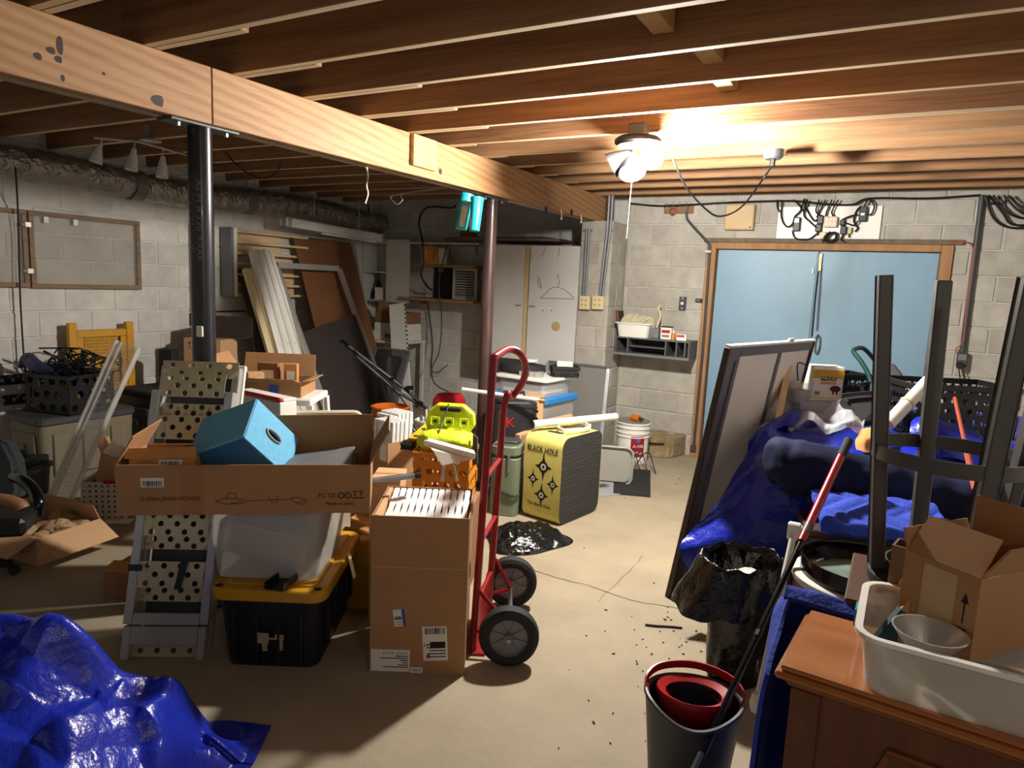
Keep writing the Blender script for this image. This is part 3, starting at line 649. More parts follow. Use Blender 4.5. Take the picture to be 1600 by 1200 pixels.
# white plank and its toothed strip leaning in the alcove
P0, P1 = py(608, 476, 6.30), py(631, 473, 6.30); Q0, Q1 = pz(640, 668), pz(668, 667)
t = thing('white_plank', 'white plank with a ragged edge leaning on the alcove blocks', 'plank', Q0)
yb = 6.02
Q0, Q1 = V((py(622, 640, 6.1).x + .02, yb, 0.0)), V((py(650, 640, 6.1).x + .02, yb, 0.0)); WM[t.name] = Matrix.Translation(Q0); t.matrix_world = WM[t.name]
B().slab([Q0, Q1, P1, P0], -.02).done('board', M_wht, t, world=True)
b = B()
for k in range(14): 
    p = P1.lerp(Q1, k / 28 + .02); b.box(p + V((.01, 0, 0)), (.02, .015, .02))
b.done('ragged_edge', M_zinc, t, world=True)['kind'] = 'stuff'
p0 = py(610, 452, 6.8); t = thing('wood_offcut', 'pale wood stick standing behind the white plank', 'stick', (p0.x - .02, 6.7, 0)); B().bar((0.05, -.2, 0), (-.03, .10, p0.z), .05, .025, bev=.003).done('stick', M_whtp, t); B().bar((0.09, -.2, 0), (.03, .08, p0.z - .06), .04, .02).done('second_stick', M_pine, t)

# panels leaning on the left wall: hardboard, screen door, white gutter bundle, dark screens
def quad(tl, tr, bl, br): 
    tl, tr, bl = V(tl), V(tr), V(bl); return tl, tr, V(br) if br else bl + tr - tl, bl
M_brn = mat('brown_hardboard', '7a5236', 0.33, var=.12, vs=2.5)
X0 = LX + .06
def leanpanel(name, label, cat, y0, y1, z1, xt, xb, m, th, world=None, sheet='panel'):
    t = thing(name, label, cat, (xb, y0, 0)); B().slab([(0, 0, 0), (0, y1 - y0, 0), (xt - xb, y1 - y0, z1), (xt - xb, 0, z1)], -th).done(sheet, m, t, bev=.002); return t
yA, yB = px(458, 370, -5.8).y, px(548, 383, -5.8).y
t = leanpanel('hardboard_sheet', 'big brown hardboard sheet leaning on the left wall behind the screen door', 'panel', yA, yB, px(458, 370, -5.8).z, -5.80, -5.1, M_brn, .012)
zt_p = px(458, 370, -5.8).z
M_trm = mat('grey_trim', '9b968c', .5, var=.08)
B().bar((-.70, .15, zt_p + .02), (-.70, yB - yA, zt_p + .02), .02, .02).bar((-.68, yB - yA + .012, zt_p), (-.45, yB - yA + .012, zt_p * .62), .03, .02).done('edge_trim', M_trm, t)
def bars(t, pts, w_, h_, m, names, closed=True):
    n = len(pts)
    for i in range(n if closed else n - 1):
        p, q = V(pts[i]), V(pts[(i + 1) % n]); d = (q - p).normalized() * w_ * .5
        B().bar(p + d, q - d if i % 2 else q - d, w_, h_, bev=.002).done(names[i % len(names)], m, t, world=True)
# screen door
xt = -5.55
tl, tr = px(431, 414, xt), px(530, 413, xt); tr.z = tl.z
xb = -4.72; yl, yr = tl.y - .0, tr.y
bl_, br_ = V((xb, yl, .02)), V((xb, yr, .02))
t = thing('screen_door', 'aluminium framed screen door leaning on the hardboard sheet, dark mesh in its lower half', 'screen door', (xb, yl, 0))
bars(t, [tl, tr, br_, bl_], .035, .055, M_alu, ['rail', 'stile'])
M_dmesh = mat('dark_mesh', '3b3431', 0.6, var=.1, alpha=.80)
mid = .62
B().slab([tl.lerp(bl_, .40), tr.lerp(br_, .30), br_, bl_], .004).done('mesh', M_dmesh, t, world=True)
# gutters
yg = px(400, 392, -5.6)
for i, (x, y, dx, lb, m, wd) in enumerate(((397, 392, 0, 'leftmost white gutter length of the leaning bundle', M_wht, .05), (406, 391, .0, 'second white gutter length of the leaning bundle', M_wht, .05), (415, 392, 0, 'rightmost white gutter length of the leaning bundle', M_wht, .055), (387, 420, 0, 'short cream trim length left of the white gutters', M_cream, .045))):
    p = px(x, y, -5.6 - .0 * i); q = V((-4.95 + .03 * i if i < 3 else -5.05, p.y + .05 + (0.02 * i if i < 3 else .05), 0.0))
    t = thing('gutter_length', lb, 'gutter', q); M = Matrix.Identity(4)
    d = p - q; L_ = d.length; z = d.normalized(); x_ = V((.87, -.2, 0)); x_ = (x_ - z * x_.dot(z)).normalized(); y_ = z.cross(x_); R4 = Matrix((x_, y_, z)).transposed().to_4x4()
    b = B(); w2 = wd * 1.05
    sec = [(.025, -w2), (.03, -w2 * .45), (.012, -w2 * .35), (.012, w2 * .35), (.03, w2 * .45), (.025, w2), (-.03, w2), (-.03, -w2)]
    b.prism([R4 @ V((s0, s1, 0)) for s0, s1 in sec], d); b.done('channel', m, t, bev=.002)
    for k in (.5, .93): B().lathe([(0, .002), (.006, 0)], 6, Matrix.Translation(R4 @ V((.0135, 0, L_ * k))) @ R4 @ rot('Y', 90)).done('rivet', M_steel, t)
# white board standing behind the gutters
t = thing('dark_plank', 'dark wide plank leaning behind the white gutters', 'plank', (-5.3, px(383, 480, -5.7).y, 0)); B().slab([(0, 0, 0), (0, .36, 0), (-.5, .36, 1.62), (-.5, 0, 1.62)], -.02).done('board', M_hard, t)
# two dark screens in front, leaning to the alcove
def dscreen(label, xa, xb_, ytop, xm, y0, m):
    p, q = py(xa, ytop, y0), py(xb_, ytop + (2 if xb_ > 600 else 0), y0); q.z = p.z
    t = thing('insect_screen', label, 'insect screen', (p.x, y0 - .35, 0))
    bl_, br_ = V((p.x + .08, y0 - .4, .015)), V((q.x + .08, y0 - .4, .015))
    bars(t, [p, q, br_, bl_], .025, .02, M_zinc, ['rail', 'stile']); B().slab([p, q, br_, bl_], .003).done('mesh', m, t, world=True); return t
M_smesh = mat('charcoal_mesh', '2c2a2b', 0.7, var=.1, alpha=.62)
dscreen('charcoal insect screen leaning in the alcove in front of the white plank', 588, 640, 543, 0, 6.0, M_smesh)
dscreen('charcoal insect screen standing at the foot of the screen door', 548, 592, 547, 0, 6.25, M_smesh)
# ------------------------------------------------------------------ door wall and pilaster: conduits, outlets, shelf, boards, cables
def wbox(name, label, cat, x0, y0, x1, y1, d, m, Y=None, bev=.004):
    Y = Y or WY - .009
    a, c = py(x0, y1, Y - d), py(x1, y0, Y - d); t = thing(name, label, cat, (a.x, Y - d, a.z)); w_, h_ = c.x - a.x, c.z - a.z
    B().b2((0, 0, 0), (w_, d, h_), bev).done('body', m, t); return t, w_, h_
YP = 6.25
M_pipe = mat('grey_conduit', '6c6f73', 0.45, 0.2, var=.08)
for i, (xs, yt, lb) in enumerate(((((917, 911), (921, 914), ), 352, 'pair of grey conduits running down the pilaster to its left outlet'), (((949, 937), (954, 941)), 308, 'pair of grey conduits passing the beam end down to the right outlet'))):
    t = thing('conduit_pair', lb, 'conduit', py(xs[0][0], yt, YP - .02))
    for xa, xb_ in xs:
        p, q = py(xa, 358, YP - .018), py(xb_, 463, YP - .018)
        pts = [V((p.x, YP - .018, p.z)), V((q.x, YP - .018, q.z))]
        if i: pts = [V((p.x + .0, YP - .018, CZ - .01))] + pts
        B().tube(pts, .013, 8).done('pipe', M_pipe, t, world=True, smooth=True)
    p = py((xs[0][0] + xs[1][0]) / 2, 360, YP - .018); B().box(p, (.09, .012, .015)).done('strap', M_zinc, t, world=True)
for xa, xb_, lb in ((904, 921, 'left of the two cream double outlets on the pilaster'), (924, 943, 'right of the two cream double outlets on the pilaster')):
    t, w_, h_ = wbox('outlet_box', lb, 'outlet', xa, 463, xb_, 483, .05, M_cream, YP)
    for sx in (.3, .7):
        B().b2((w_ * sx - .017, -.004, h_ * .12), (w_ * sx + .017, 0, h_ * .88), .002).done('receptacle', M_cream, t)
        for sz in (.33, .7): B().b2((w_ * sx - .008, -.006, h_ * sz - .008), (w_ * sx - .004, -.003, h_ * sz + .008)).b2((w_ * sx + .004, -.006, h_ * sz - .008), (w_ * sx + .008, -.003, h_ * sz + .008)).done('slots', M_ink, t)['kind'] = 'stuff'
# switch box with its conduit, small black bracket
t, w_, h_ = wbox('switch_plate', 'grey metal switch plate on the blocks left of the blue door', 'switch', 1060, 464, 1072, 484, .03, M_dgrey)
B().b2((w_ * .3, -.01, h_ * .4), (w_ * .7, 0, h_ * .6), .002).done('toggle', M_wht, t)
for z in (.12, .88): B().lathe([(0, .002), (.006, 0)], 8, Matrix.Translation((w_ / 2, -.001, h_ * z)) @ rot('X', 90)).done('screw', M_wht, t)
cord('bent_rod', 'cream bent rod on the blocks under the grey switch plate', 'rod', [py(1039, 482, WY - .02), py(1042, 484, WY - .02), py(1058, 484, WY - .02)], .007, M_cream)
t, w_, h_ = wbox('black_bracket', 'small black bracket beside the left door jamb', 'bracket', 1086, 467, 1098, 472, .025, M_blk); B().b2((w_ * .15, -.004, h_ * .3), (w_ * .6, 0, h_ * .7)).done('slot', M_grey, t)
t = thing('bent_conduit', 'dark steel conduit bending from the valve board down the left jamb', 'conduit', py(1073, 330, WY - .03))
B().tube(spline([py(1075, 322, WY - .03), py(1073, 338, WY - .03), py(1078, 348, WY - .03), py(1106, 379, WY - .05), py(1109, 388, WY - .05), py(1107, 420, WY - .05), py(1098, 545, WY - .05), py(1083, 705, WY - .05)], 5), .012, 8).done('pipe', M_dgrey, t, smooth=True, world=True)
B().box(py(1107, 393, WY - .05), (.05, .03, .02)).done('strap', M_zinc, t, world=True); B().box(py(1083, 700, WY - .05), (.05, .03, .05)).done('strap', M_dgrey, t, world=True)
# valve board
M_rust = mat('rusty_iron', '8a4a3a', 0.6, .3, var=.3, vs=30)
t, w_, h_ = wbox('valve_board', 'small wooden board with red valve tight under the last joist', 'valve', 1037, 318, 1084, 334, .02, M_cardd)
for k in range(4): B().tube([(w_ * (.1 + .22 * k), -.01, h_ * 1.1), (w_ * (.1 + .22 * k), -.012, h_ * .3)], .009, 6).done('pipe', M_zinc, t)
B().lathe([(0, 0), (.03, 0), (.034, .012), (.02, .02), (0, .02)], 10, Matrix.Translation((w_ * .36, -.035, h_ * .15)) @ rot('X', 90)).tube([(w_ * .36, -.035, h_ * .15), (w_ * .36, 0, h_ * .15)], .008, 6).done('valve_wheel', M_rust, t)
# tan box panel, white board with power supplies
t, w_, h_ = wbox('fuse_box', 'tan metal box panel above the left end of the blue door', 'box', 1131, 319, 1180, 359, .075, mat('tan_paint', 'b79a6c', .5, var=.06))
B().b2((.006, -.006, .006), (w_ - .006, -.001, h_ - .006), .004).done('lid', mat('tan_paint', 'b79a6c'), t); B().lathe([(0, .004), (.008, 0)], 8, Matrix.Translation((w_ * .9, -.008, h_ * .1)) @ rot('X', 90)).done('screw', M_dgrey, t)
t, w_, h_ = wbox('white_backboard', 'white board above the blue door carrying tangled power supplies', 'board', 1212, 321, 1380, 374, .02, M_wht)
t0 = t
def bp(x, y, d=.03): return py(x, y, WY - .03 - d)
def onboard(name, label, cat, x0, y0, x1, y1, d, m): return wbox(name, label, cat, x0, y0, x1, y1, d, m, WY - .030, .006)
t, w_, h_ = onboard('power_supply', 'black power supply with glossy window, left end of the white backboard', 'power supply', 1238, 339, 1251, 361, .05, M_blk); B().b2((w_ * .2, -.003, h_ * .6), (w_ * .8, 0, h_ * .9)).done('window', M_blkg, t)
t, w_, h_ = onboard('power_supply', 'black power supply hung near the right end of the white backboard', 'power supply', 1341, 322, 1356, 346, .05, M_blk); B().b2((w_ * .2, -.003, h_ * .4), (w_ * .7, 0, h_ * .55)).done('label', M_wht, t)
t, w_, h_ = onboard('outlet_strip', 'cream six way outlet block in the middle of the white backboard', 'outlet', 1286, 338, 1309, 355, .05, M_cream)
for i in range(3):
    for k in range(2):
        B().b2((w_ * (.12 + .28 * i), -.004, h_ * (.14 + .42 * k)), (w_ * (.34 + .28 * i), 0, h_ * (.48 + .42 * k)), .001).done('receptacle', M_label, t)
for i, (x0, y0, x1, y1, lb, m) in enumerate(((1276, 336, 1287, 350, 'black plug adapter left of the cream outlet block', M_blk), (1273, 350, 1284, 362, 'lower black plug adapter left of the cream outlet block', M_blk), (1311, 343, 1321, 352, 'black plug adapter right of the cream outlet block', M_blk), (1312, 353, 1323, 366, 'lower black plug adapter right of the cream outlet block', M_blk), (1281, 362, 1291, 373, 'cream angled plug under the outlet block', M_cream), (1324, 355, 1331, 365, 'cream tag clip right of the outlet block', M_cream))):
    t, w_, h_ = onboard('plug_adapter', lb, 'plug', x0, y0, x1, y1, .045, m); B().tube([(w_ / 2, .02, 0), (w_ / 2, .015, -.03)], .006, 6).done('strain_relief', M_blk, t)
cs = [([(1214, 312), (1215, 325), (1219, 331), (1222, 327)], 'hooked'), ([(1222, 312), (1221, 340), (1229, 354), (1238, 350), (1242, 338), (1250, 330), (1258, 310)], 'long looping'), ([(1240, 312), (1250, 322), (1256, 330), (1262, 312)], 'short looped'), ([(1255, 312), (1262, 330), (1272, 345), (1279, 341)], 'slanting'), ([(1262, 312), (1256, 335), (1266, 347), (1276, 356)], 'curling'), ([(1280, 312), (1275, 330), (1283, 338)], 'nearly upright'), ([(1290, 312), (1281, 330), (1276, 340)], 'left leaning'), ([(1300, 312), (1292, 330), (1290, 338)], 'thin upright'), ([(1310, 312), (1300, 330), (1302, 338)], 'right hand upright'), ([(1238, 361), (1243, 372), (1262, 374), (1275, 366), (1281, 358)], 'sagging'), ([(1316, 343), (1328, 338), (1340, 335)], 'upper bridging'), ([(1318, 347), (1334, 352), (1341, 345)], 'lower bridging'), ([(1345, 322), (1338, 330), (1334, 345), (1340, 356), (1336, 362)], 'dangling'), ([(1350, 322), (1358, 312), (1366, 322), (1362, 334), (1356, 336)], 'rightmost looped'), ([(1290, 376), (1296, 366), (1306, 364), (1305, 374), (1294, 378), (1288, 372), (1298, 362)], 'coiled'), ([(1318, 366), (1314, 374), (1320, 378)], 'stubby')]
for i, (P, a_) in enumerate(cs):
    cord('power_cable', a_ + ' black cable on the white backboard above the door', 'cable', [bp(x, y, .03 + .012 * (i % 3)) for x, y in P], .007 if i not in (14,) else .011, M_blk, n=5, group='cords on the white backboard')
cord('wall_cable', 'black cable along the last joist towards the right conduit', 'cable', [py(985, 318, WY - .04), py(1040, 322, WY - .05), py(1130, 317, WY - .05), py(1230, 314, WY - .05), py(1280, 318, WY - .05), py(1330, 320, WY - .05), py(1360, 310, WY - .06), py(1450, 310, WY - .05), py(1532, 305, WY - .05)], .009, M_blk)
# right conduit with outlet box and orange cord
t = thing('wall_conduit', 'dark conduit right of the blue door ending in an outlet box', 'conduit', py(1503, 552, WY - .04))
B().tube([py(1535, 305, WY - .035), py(1503, 555, WY - .035)], .021, 10).done('pipe', M_dgrey, t, smooth=True, world=True)
p = py(1503, 562, WY - .04); B().box(p, (.075, .06, .115), None, .005).done('outlet_box', M_dgrey, t, world=True); B().box(p + V((0, -.034, .02)), (.06, .008, .05), None, .003).done('receptacle', M_grey, t, world=True); B().box(p + V((-.012, -.05, -.045)), (.045, .05, .05), None, .008).done('plug', M_blk, t, world=True)
M_ocord = mat('orange_cord', '9c4630', 0.5, var=.05)
cord('extension_cable', 'orange cord from the door lintel down beside the right conduit', 'cord', [py(1486, 377, WY - .05), py(1508, 378, WY - .05), py(1520, 386, WY - .05), py(1519, 410, WY - .05), py(1511, 470, WY - .05), py(1505, 530, WY - .05), py(1494, 545, WY - .05), py(1495, 552, WY - .06)], .006, M_ocord)
cord('plug_lead', 'left of two black leads hanging from the outlet box', 'cord', [py(1498, 574, WY - .06), py(1500, 590, WY - .06), py(1503, 612, WY - .06), py(1506, 650, WY - .06)], .005, M_blk)
cord('plug_lead', 'right of two black leads hanging from the outlet box', 'cord', [py(1504, 574, WY - .06), py(1508, 590, WY - .06), py(1514, 605, WY - .06), py(1520, 650, WY - .06)], .005, M_blk)
for i, P in enumerate(([(1538, 305), (1552, 340), (1575, 355), (1610, 356)], [(1545, 305), (1566, 332), (1580, 350), (1612, 352)], [(1552, 305), (1572, 330), (1592, 340), (1615, 342)], [(1568, 305), (1590, 328), (1620, 345)], [(1575, 306), (1595, 322), (1620, 332)], [(1560, 306), (1558, 318), (1545, 316), (1540, 306)])):
    cord('coax_cable', ['lowest', 'second lowest', 'third lowest', 'fourth lowest', 'highest', 'tight curled'][i] + ' black cable of the loose bundle in the top right wall corner', 'cable', [py(x, y, WY - .04 - .012 * i) for x, y in P], .009, M_blk, group='black cables under the joists at right')
# chain hanging on the doors
t = thing('door_chain', 'steel chain with spring hook hanging down the meeting edge of the blue doors', 'chain', py(1282, 412, WY))
P = [py(1283, 418, WY + .015), py(1276, 516, WY + .01)]; n_ = 26
for k in range(n_):
    p = P[0].lerp(P[1], (k + .5) / n_); r = (P[0] - P[1]).length / n_ * .62
    pts = [p + V((r * .45 * cos(a), 0, r * sin(a))) if k % 2 == 0 else p + V((0, r * .35 * cos(a), r * sin(a))) for a in [q * pi / 4 for q in range(8)]]
    B().tube(pts, .0028, 4, closed=True).done('link', M_steel, t, world=True)
p = py(1277, 538, WY + .012); B().tube([p + V((.02 * cos(a), 0, .085 * sin(a))) for a in [q * pi / 8 for q in range(16)]], .006, 6, closed=True).done('spring_hook', M_steel, t, world=True)
cord('door_string', 'thin black cord hanging left of the door chain', 'cord', [py(1279, 415, WY + .015), py(1273, 470, WY + .015), py(1268, 525, WY + .012)], .004, M_blk)
# wall shelf with basin, tins and boxes
YS = 6.36
a_, c_ = py(960, 552, YS), py(1076, 560, YS); zs0 = py(1010, 556, YS).z; zs1 = py(1010, 529, YS).z
t = thing('wall_shelf', 'grey plastic cubby shelf on the blocks between pilaster and door', 'shelf', (a_.x, YS, zs0)); W_, H_, D_ = c_.x - a_.x, zs1 - zs0, WY - .012 - YS
M_sh = mat('shelf_grey', '5a5b5c', .5, var=.1)
B().b2((0, 0, 0), (W_, D_, .014)).done('bottom', M_sh, t); B().b2((0, 0, H_ - .012), (W_, D_, H_)).done('top', M_sh, t)
for x in (0, .165, .68, .82, .93): B().b2((W_ * x if x else 0, .004, .015), (W_ * x + .012, D_ - .001, H_ - .0125)).done('divider', M_sh, t)
B().b2((W_ - .012, 0, .015), (W_, D_, H_ - .0125)).done('divider', M_sh, t)
B().b2((W_ * .165 + .014, .004, H_ * .46), (W_ * .68 - .002, D_ - .002, H_ * .46 + .008)).done('inner_shelf', M_sh, t); B().b2((.013, D_ - .006, .015), (W_ - .013, D_ - .001, H_ - .013)).done('back', M_dgrey, t); B().b2((-.01, -.012, -.012), (W_ + .005, -.001, .012), .002).done('front_lip', M_grey, t)
zt_ = zs1 + .001
a_, c_ = py(962, 528, YS + .04), py(1014, 528, YS + .04)
t = thing('basin', 'white plastic wash basin full of rags on the wall shelf', 'basin', ((a_.x + c_.x) / 2, YS + .12, zt_)); wb = c_.x - a_.x; hb = py(985, 505, YS + .04).z - zt_
B().rbox((0, 0, hb / 2), (wb, .23, hb), .05, 5, .12, None, True, .006).done('bowl', M_wht, t, smooth=True); B().rbox((0, 0, hb), (wb + .04, .255, .012), .06, 5, 0, None, 'ring', .022).done('rim', M_wht, t)
M_rag = mat('rag', 'b8b092', 0.9, var=.15, vs=20)
for i in range(7):
    x = -wb * .3 + i * wb * .1; b = B().tube(spline([(x - .04, -.06 + .02 * (i % 3), hb * .7), (x, -.02, hb + .05 + .015 * (i % 2)), (x + .05, .02, hb + .04), (x + .09, -.05, hb * .8)], 4), .022, 7).wobble(.01, 30, i); o = b.done('rag', M_rag, None, smooth=True); o.location = t.location; tag(o, ['leftmost', 'second', 'third', 'middle', 'fifth', 'sixth', 'rightmost'][i] + ' beige rag heaped in the white basin', 'rag', 'rags in the white basin'); WM[o.name] = WM[t.name]
p = py(968, 492, YS + .1); t = thing('scrub_brush', 'dark bristled wooden brush standing in the white basin', 'brush', (p.x, YS + .12, zt_ + .08)); B().box((-.015, 0, .085), (.02, .06, .17), rot('Y', -12), .008).done('back', M_rust, t); B().box((.02, 0, .10), (.03, .05, .13), rot('Y', -12), .003).done('bristles', M_blkm, t)
p = py(1021, 526, YS + .04); b = thing('junction_box', 'grey metal box on the wall shelf with a cream cable', 'box', (p.x, YS + .1, zt_)); hh = py(1021, 512, YS + .04).z - zt_
B().box((0, 0, hh / 2), (.085, .09, hh), None, .004).done('body', M_grey, b); B().tube(spline([(0, .02, hh), (.02, .04, hh + .1), (-.005, .05, hh + .19), (.02, .05, hh + .22)], 5), .008, 6).done('cable', M_cream, b, smooth=True); B().box((0, -.047, hh * .5), (.07, .004, hh * .8)).done('lid', M_zinc, b)
p = py(1039, 530, YS + .04); hh = py(1039, 512, YS + .04).z - zt_; t = thing('paint_tin', 'square white tin with red lettering and dark lid on the wall shelf', 'tin', (p.x, YS + .09, zt_))
B().box((0, 0, hh / 2), (.105, .08, hh), None, .006).done('can', M_wht, t); B().box((0, 0, hh + .006), (.10, .075, .012), None, .003).done('lid', M_blk, t); B().box((0, -.0415, hh * .68), (.08, .002, .028)).done('label', M_redp, t); B().box((0, -.0415, hh * .3), (.07, .002, .02)).done('label', M_grey, t)
p = py(1051, 531, YS + .04); t = thing('glue_bottle', 'small orange bottle with pointed cap on the wall shelf', 'bottle', (p.x, YS + .05, zt_)); B().lathe([(0, 0), (.02, 0), (.022, .05), (.012, .065), (0, .065)], 12).done('body', mat('amber_plastic', 'c07a24', .4), t, smooth=True); B().lathe([(.008, .065), (.004, .10), (0, .10)], 8).done('cap', M_wht, t)
p = py(1063, 532, YS + .04); t = thing('small_carton', 'small white and red carton at the right end of the wall shelf', 'box', (p.x, YS + .08, zt_)); B().box((0, 0, .032), (.09, .08, .06), rot('Z', 10), .003).done('body', M_wht, t); B().box((0, -.0425, .045), (.07, .003, .02), rot('Z', 10)).done('label', M_redp, t)
# grey framed screen leaning on the pilaster
p, q = py(856, 567, 6.19), py(951, 572, 6.19); q.z = p.z = (p.z + q.z) / 2
bl_, br_ = V((p.x + .05, 5.98, .012)), V((q.x + .05, 5.98, .012))
t = thing('insect_screen', 'grey insect screen leaning upright on the pilaster beside the paint bucket', 'insect screen', (bl_.x, 5.98, 0))
bars(t, [p, q, br_, bl_], .028, .02, M_zinc, ['rail', 'stile']); B().slab([p, q, br_, bl_], .003).done('mesh', mat('grey_mesh', '8d8a85', .6, var=.05, alpha=.72), t, world=True)
# ------------------------------------------------------------------ helpers for cartons, totes, holed plates
def carton(name, label, M, w, d, h, m=None, flaps=None, fl=None, t=.005, group=None, cat='box'):
    """open carton: local x along the front, y away, z up; flaps = {side: angle outwards from upright}"""
    m = m or M_card; T = thing(name, label, cat, M=M, group=group)
    B().b2((0, 0, 0), (w, t, h)).b2((0, d - t, 0), (w, d, h)).b2((0, t, 0), (t, d - t, h)).b2((w - t, t, 0), (w, d - t, h)).b2((t, t, 0), (w - t, d - t, t)).done('body', m, T)
    fl = fl or min(w, d) / 2
    for s, a in (flaps or {}).items():
        L_ = fl
        if isinstance(a, tuple): a, L_ = a
        a = radians(a)
        o, u = {'f': ((0, 0, h), (1, 0, 0)), 'b': ((w, d, h), (-1, 0, 0)), 'l': ((0, d, h), (0, -1, 0)), 'r': ((w, 0, h), (0, 1, 0))}[s]
        ln = w if s in 'fb' else d; o, u = V(o), V(u); out = V((u.y, -u.x, 0)); dr = out * sin(a) + V((0, 0, 1)) * cos(a); nn = u.cross(dr)
        o = o + V((0, 0, .001)); c_ = .006
        B().prism([o + u * .002, o + u * (ln - .002), o + u * (ln - c_) + dr * L_, o + u * c_ + dr * L_], nn * t * -1).done('flap', m, T)
    return T

def holed(b, w, h, rows, r, th=.003, y=0.0, x0=0.0, z0=0.0, seg=10):
    """plate in the xz plane with staggered round holes: rows = list of counts/offset flags"""
    nr = len(rows); ch = h / nr; bm = b.bm; fs = []
    for j, (n, stg) in enumerate(rows):
        cw = w / (n + (1 if stg else 0)); zc = z0 + ch * (j + .5); xs = x0 + (cw / 2 if stg else 0)
        def q(p): return bm.verts.new(V((p[0], y, p[1])))
        if stg:
            for a in (x0, x0 + w - cw / 2): fs.append(bm.faces.new([q((a, zc - ch / 2)), q((a + cw / 2, zc - ch / 2)), q((a + cw / 2, zc + ch / 2)), q((a, zc + ch / 2))]))
        for i in range(n):
            xc = xs + cw * (i + .5); hole = [q((xc + r * cos(2 * pi * k / 8 + pi / 8), zc + r * sin(2 * pi * k / 8 + pi / 8))) for k in range(8)]
            oc = []
            for k in range(8):
                a = 2 * pi * k / 8 + pi / 8; c, s_ = cos(a), sin(a); e = max(abs(c) / (cw / 2), abs(s_) / (ch / 2)); oc.append(q((xc + c / e, zc + s_ / e)))
            cor = {1: None}
            for k in range(8):
                k2 = (k + 1) % 8; mid = (oc[k].co + oc[k2].co) / 2; a1, a2 = oc[k].co - V((xc, y, zc)), oc[k2].co - V((xc, y, zc))
                same = abs(abs(a1.x) - cw / 2) < 1e-6 and abs(abs(a2.x) - cw / 2) < 1e-6 and a1.x * a2.x > 0 or abs(abs(a1.z) - ch / 2) < 1e-6 and abs(abs(a2.z) - ch / 2) < 1e-6 and a1.z * a2.z > 0
                if same: fs.append(bm.faces.new((hole[k], oc[k], oc[k2], hole[k2])))
                else:
                    sx = 1 if a1.x + a2.x > 0 else -1; sz = 1 if a1.z + a2.z > 0 else -1
                    fs.append(bm.faces.new((hole[k], oc[k], q((xc + sx * cw / 2, zc + sz * ch / 2)), oc[k2], hole[k2])))
    bmesh.ops.remove_doubles(bm, verts=bm.verts, dist=1e-5)
    if th:
        bm.normal_update(); bmesh.ops.solidify(bm, geom=[f for f in bm.faces if f.is_valid and abs(f.calc_center_median().y - y) < 1e-6], thickness=th)
    return b
def basis(o, x, z, y=None):
    o, x, z = V(o), V(x).normalized(), V(z).normalized(); y = y or z.cross(x).normalized()
    return Matrix(((x.x, y.x, z.x, o.x), (x.y, y.y, z.y, o.y), (x.z, y.z, z.z, o.z), (0, 0, 0, 1)))
def boxat(A, ux, uy, uz):                          # orthonormal frame at corner A from rough edge directions
    x = V(ux).normalized(); z = V(uz); z = (z - x * z.dot(x)).normalized(); y = z.cross(x)
    return Matrix(((x.x, y.x, z.x, A.x), (x.y, y.y, z.y, A.y), (x.z, y.z, z.z, A.z), (0, 0, 0, 1)))
def sticker(T, c, d, m=None, name='label', lines=0, bar=False, rz=0.0):
    """printed paper label on the local front (-y) face; bars and lines of print on it"""
    M = Matrix.Translation(c) @ rot('Y', rz); o = B().box((0, 0, 0), (d[0], .0012, d[1])).done(name, m or M_label, T); o.matrix_local = M
    b = B(); r = random.Random(int(c[0] * 9999)); n = 0
    if bar:
        x = -d[0] * .40
        while x < d[0] * .38:
            wd = r.uniform(.001, .004) * d[0] / .08; b.b2((x, -.0013, d[1] * bar[0]), (x + wd, -.0007, d[1] * bar[1])); x += wd + r.uniform(.001, .0035) * d[0] / .08; n += 1
    for k in range(lines):
        z = -d[1] * .4 + k * d[1] * .45 / max(1, lines); b.b2((-d[0] * r.uniform(.2, .42), -.0013, z), (d[0] * .42, -.0007, z + d[1] * .03)); n += 1
    if n: q = b.done('print', M_ink, o); q['kind'] = 'stuff'
    return o

# ------------------------------------------------------------------ black and yellow tote with a clear bin and a long carton on top
M_yel = mat('yellow_lid', 'c08a18', 0.45, var=.08)
M_tote = mat('tote_black', '101218', 0.5, var=.15)
M, tw = frame((345, 1042), (490, 1048))
tw = .395; td = .62; th_ = .31
T = thing('storage_tote', 'black storage tote with yellow lid on the floor under the clear bin', 'tote', M=M)
B().rbox((tw / 2, td / 2, th_ / 2), (tw + .02, td + .02, th_), .05, 4, .10).done('body', M_tote, T, smooth=True)
for k in range(5): B().b2((tw + .0, .10 + .10 * k, .08), (tw + .018, .125 + .10 * k, th_ - .05), .003).done('rib', M_tote, T)
for k in range(4): B().b2((.05 + .09 * k, -.008, .03), (.062 + .09 * k, .012, th_ - .05), .003).done('rib', M_tote, T)
lid = B().rbox((tw / 2, td / 2, th_ + .018), (tw + .07, td + .07, .05), .06, 5).done('lid', M_yel, T, bev=.006, smooth=True)
B().rbox((tw / 2, td / 2, th_ + .046), (tw - .02, td - .02, .008), .04, 5).done('lid_panel', M_yel, lid, bev=.003)
for sx in (-.0, tw): B().lathe([(.0, .001), (.014, .001), (.016, 0)], 10, Matrix.Translation((sx, .0, th_ + .0435))).done('lid_hole', M_ink, lid)
B().box((0, 0, 0), (.055, .0015, .045)).box((.07, 0, .01), (.035, .0015, .02)).box((.01, 0, -.035), (.02, .0015, .04)).box((.075, 0, -.025), (.018, .0015, .05)).box((.045, 0, .0), (.06, .0015, .008)).wobble(.004, 60).done('sticker_residue', mat('paper_residue', '9c8f6c', .8, var=.3, vs=60), T).matrix_local = Matrix.Translation((.17, -.004, .135))
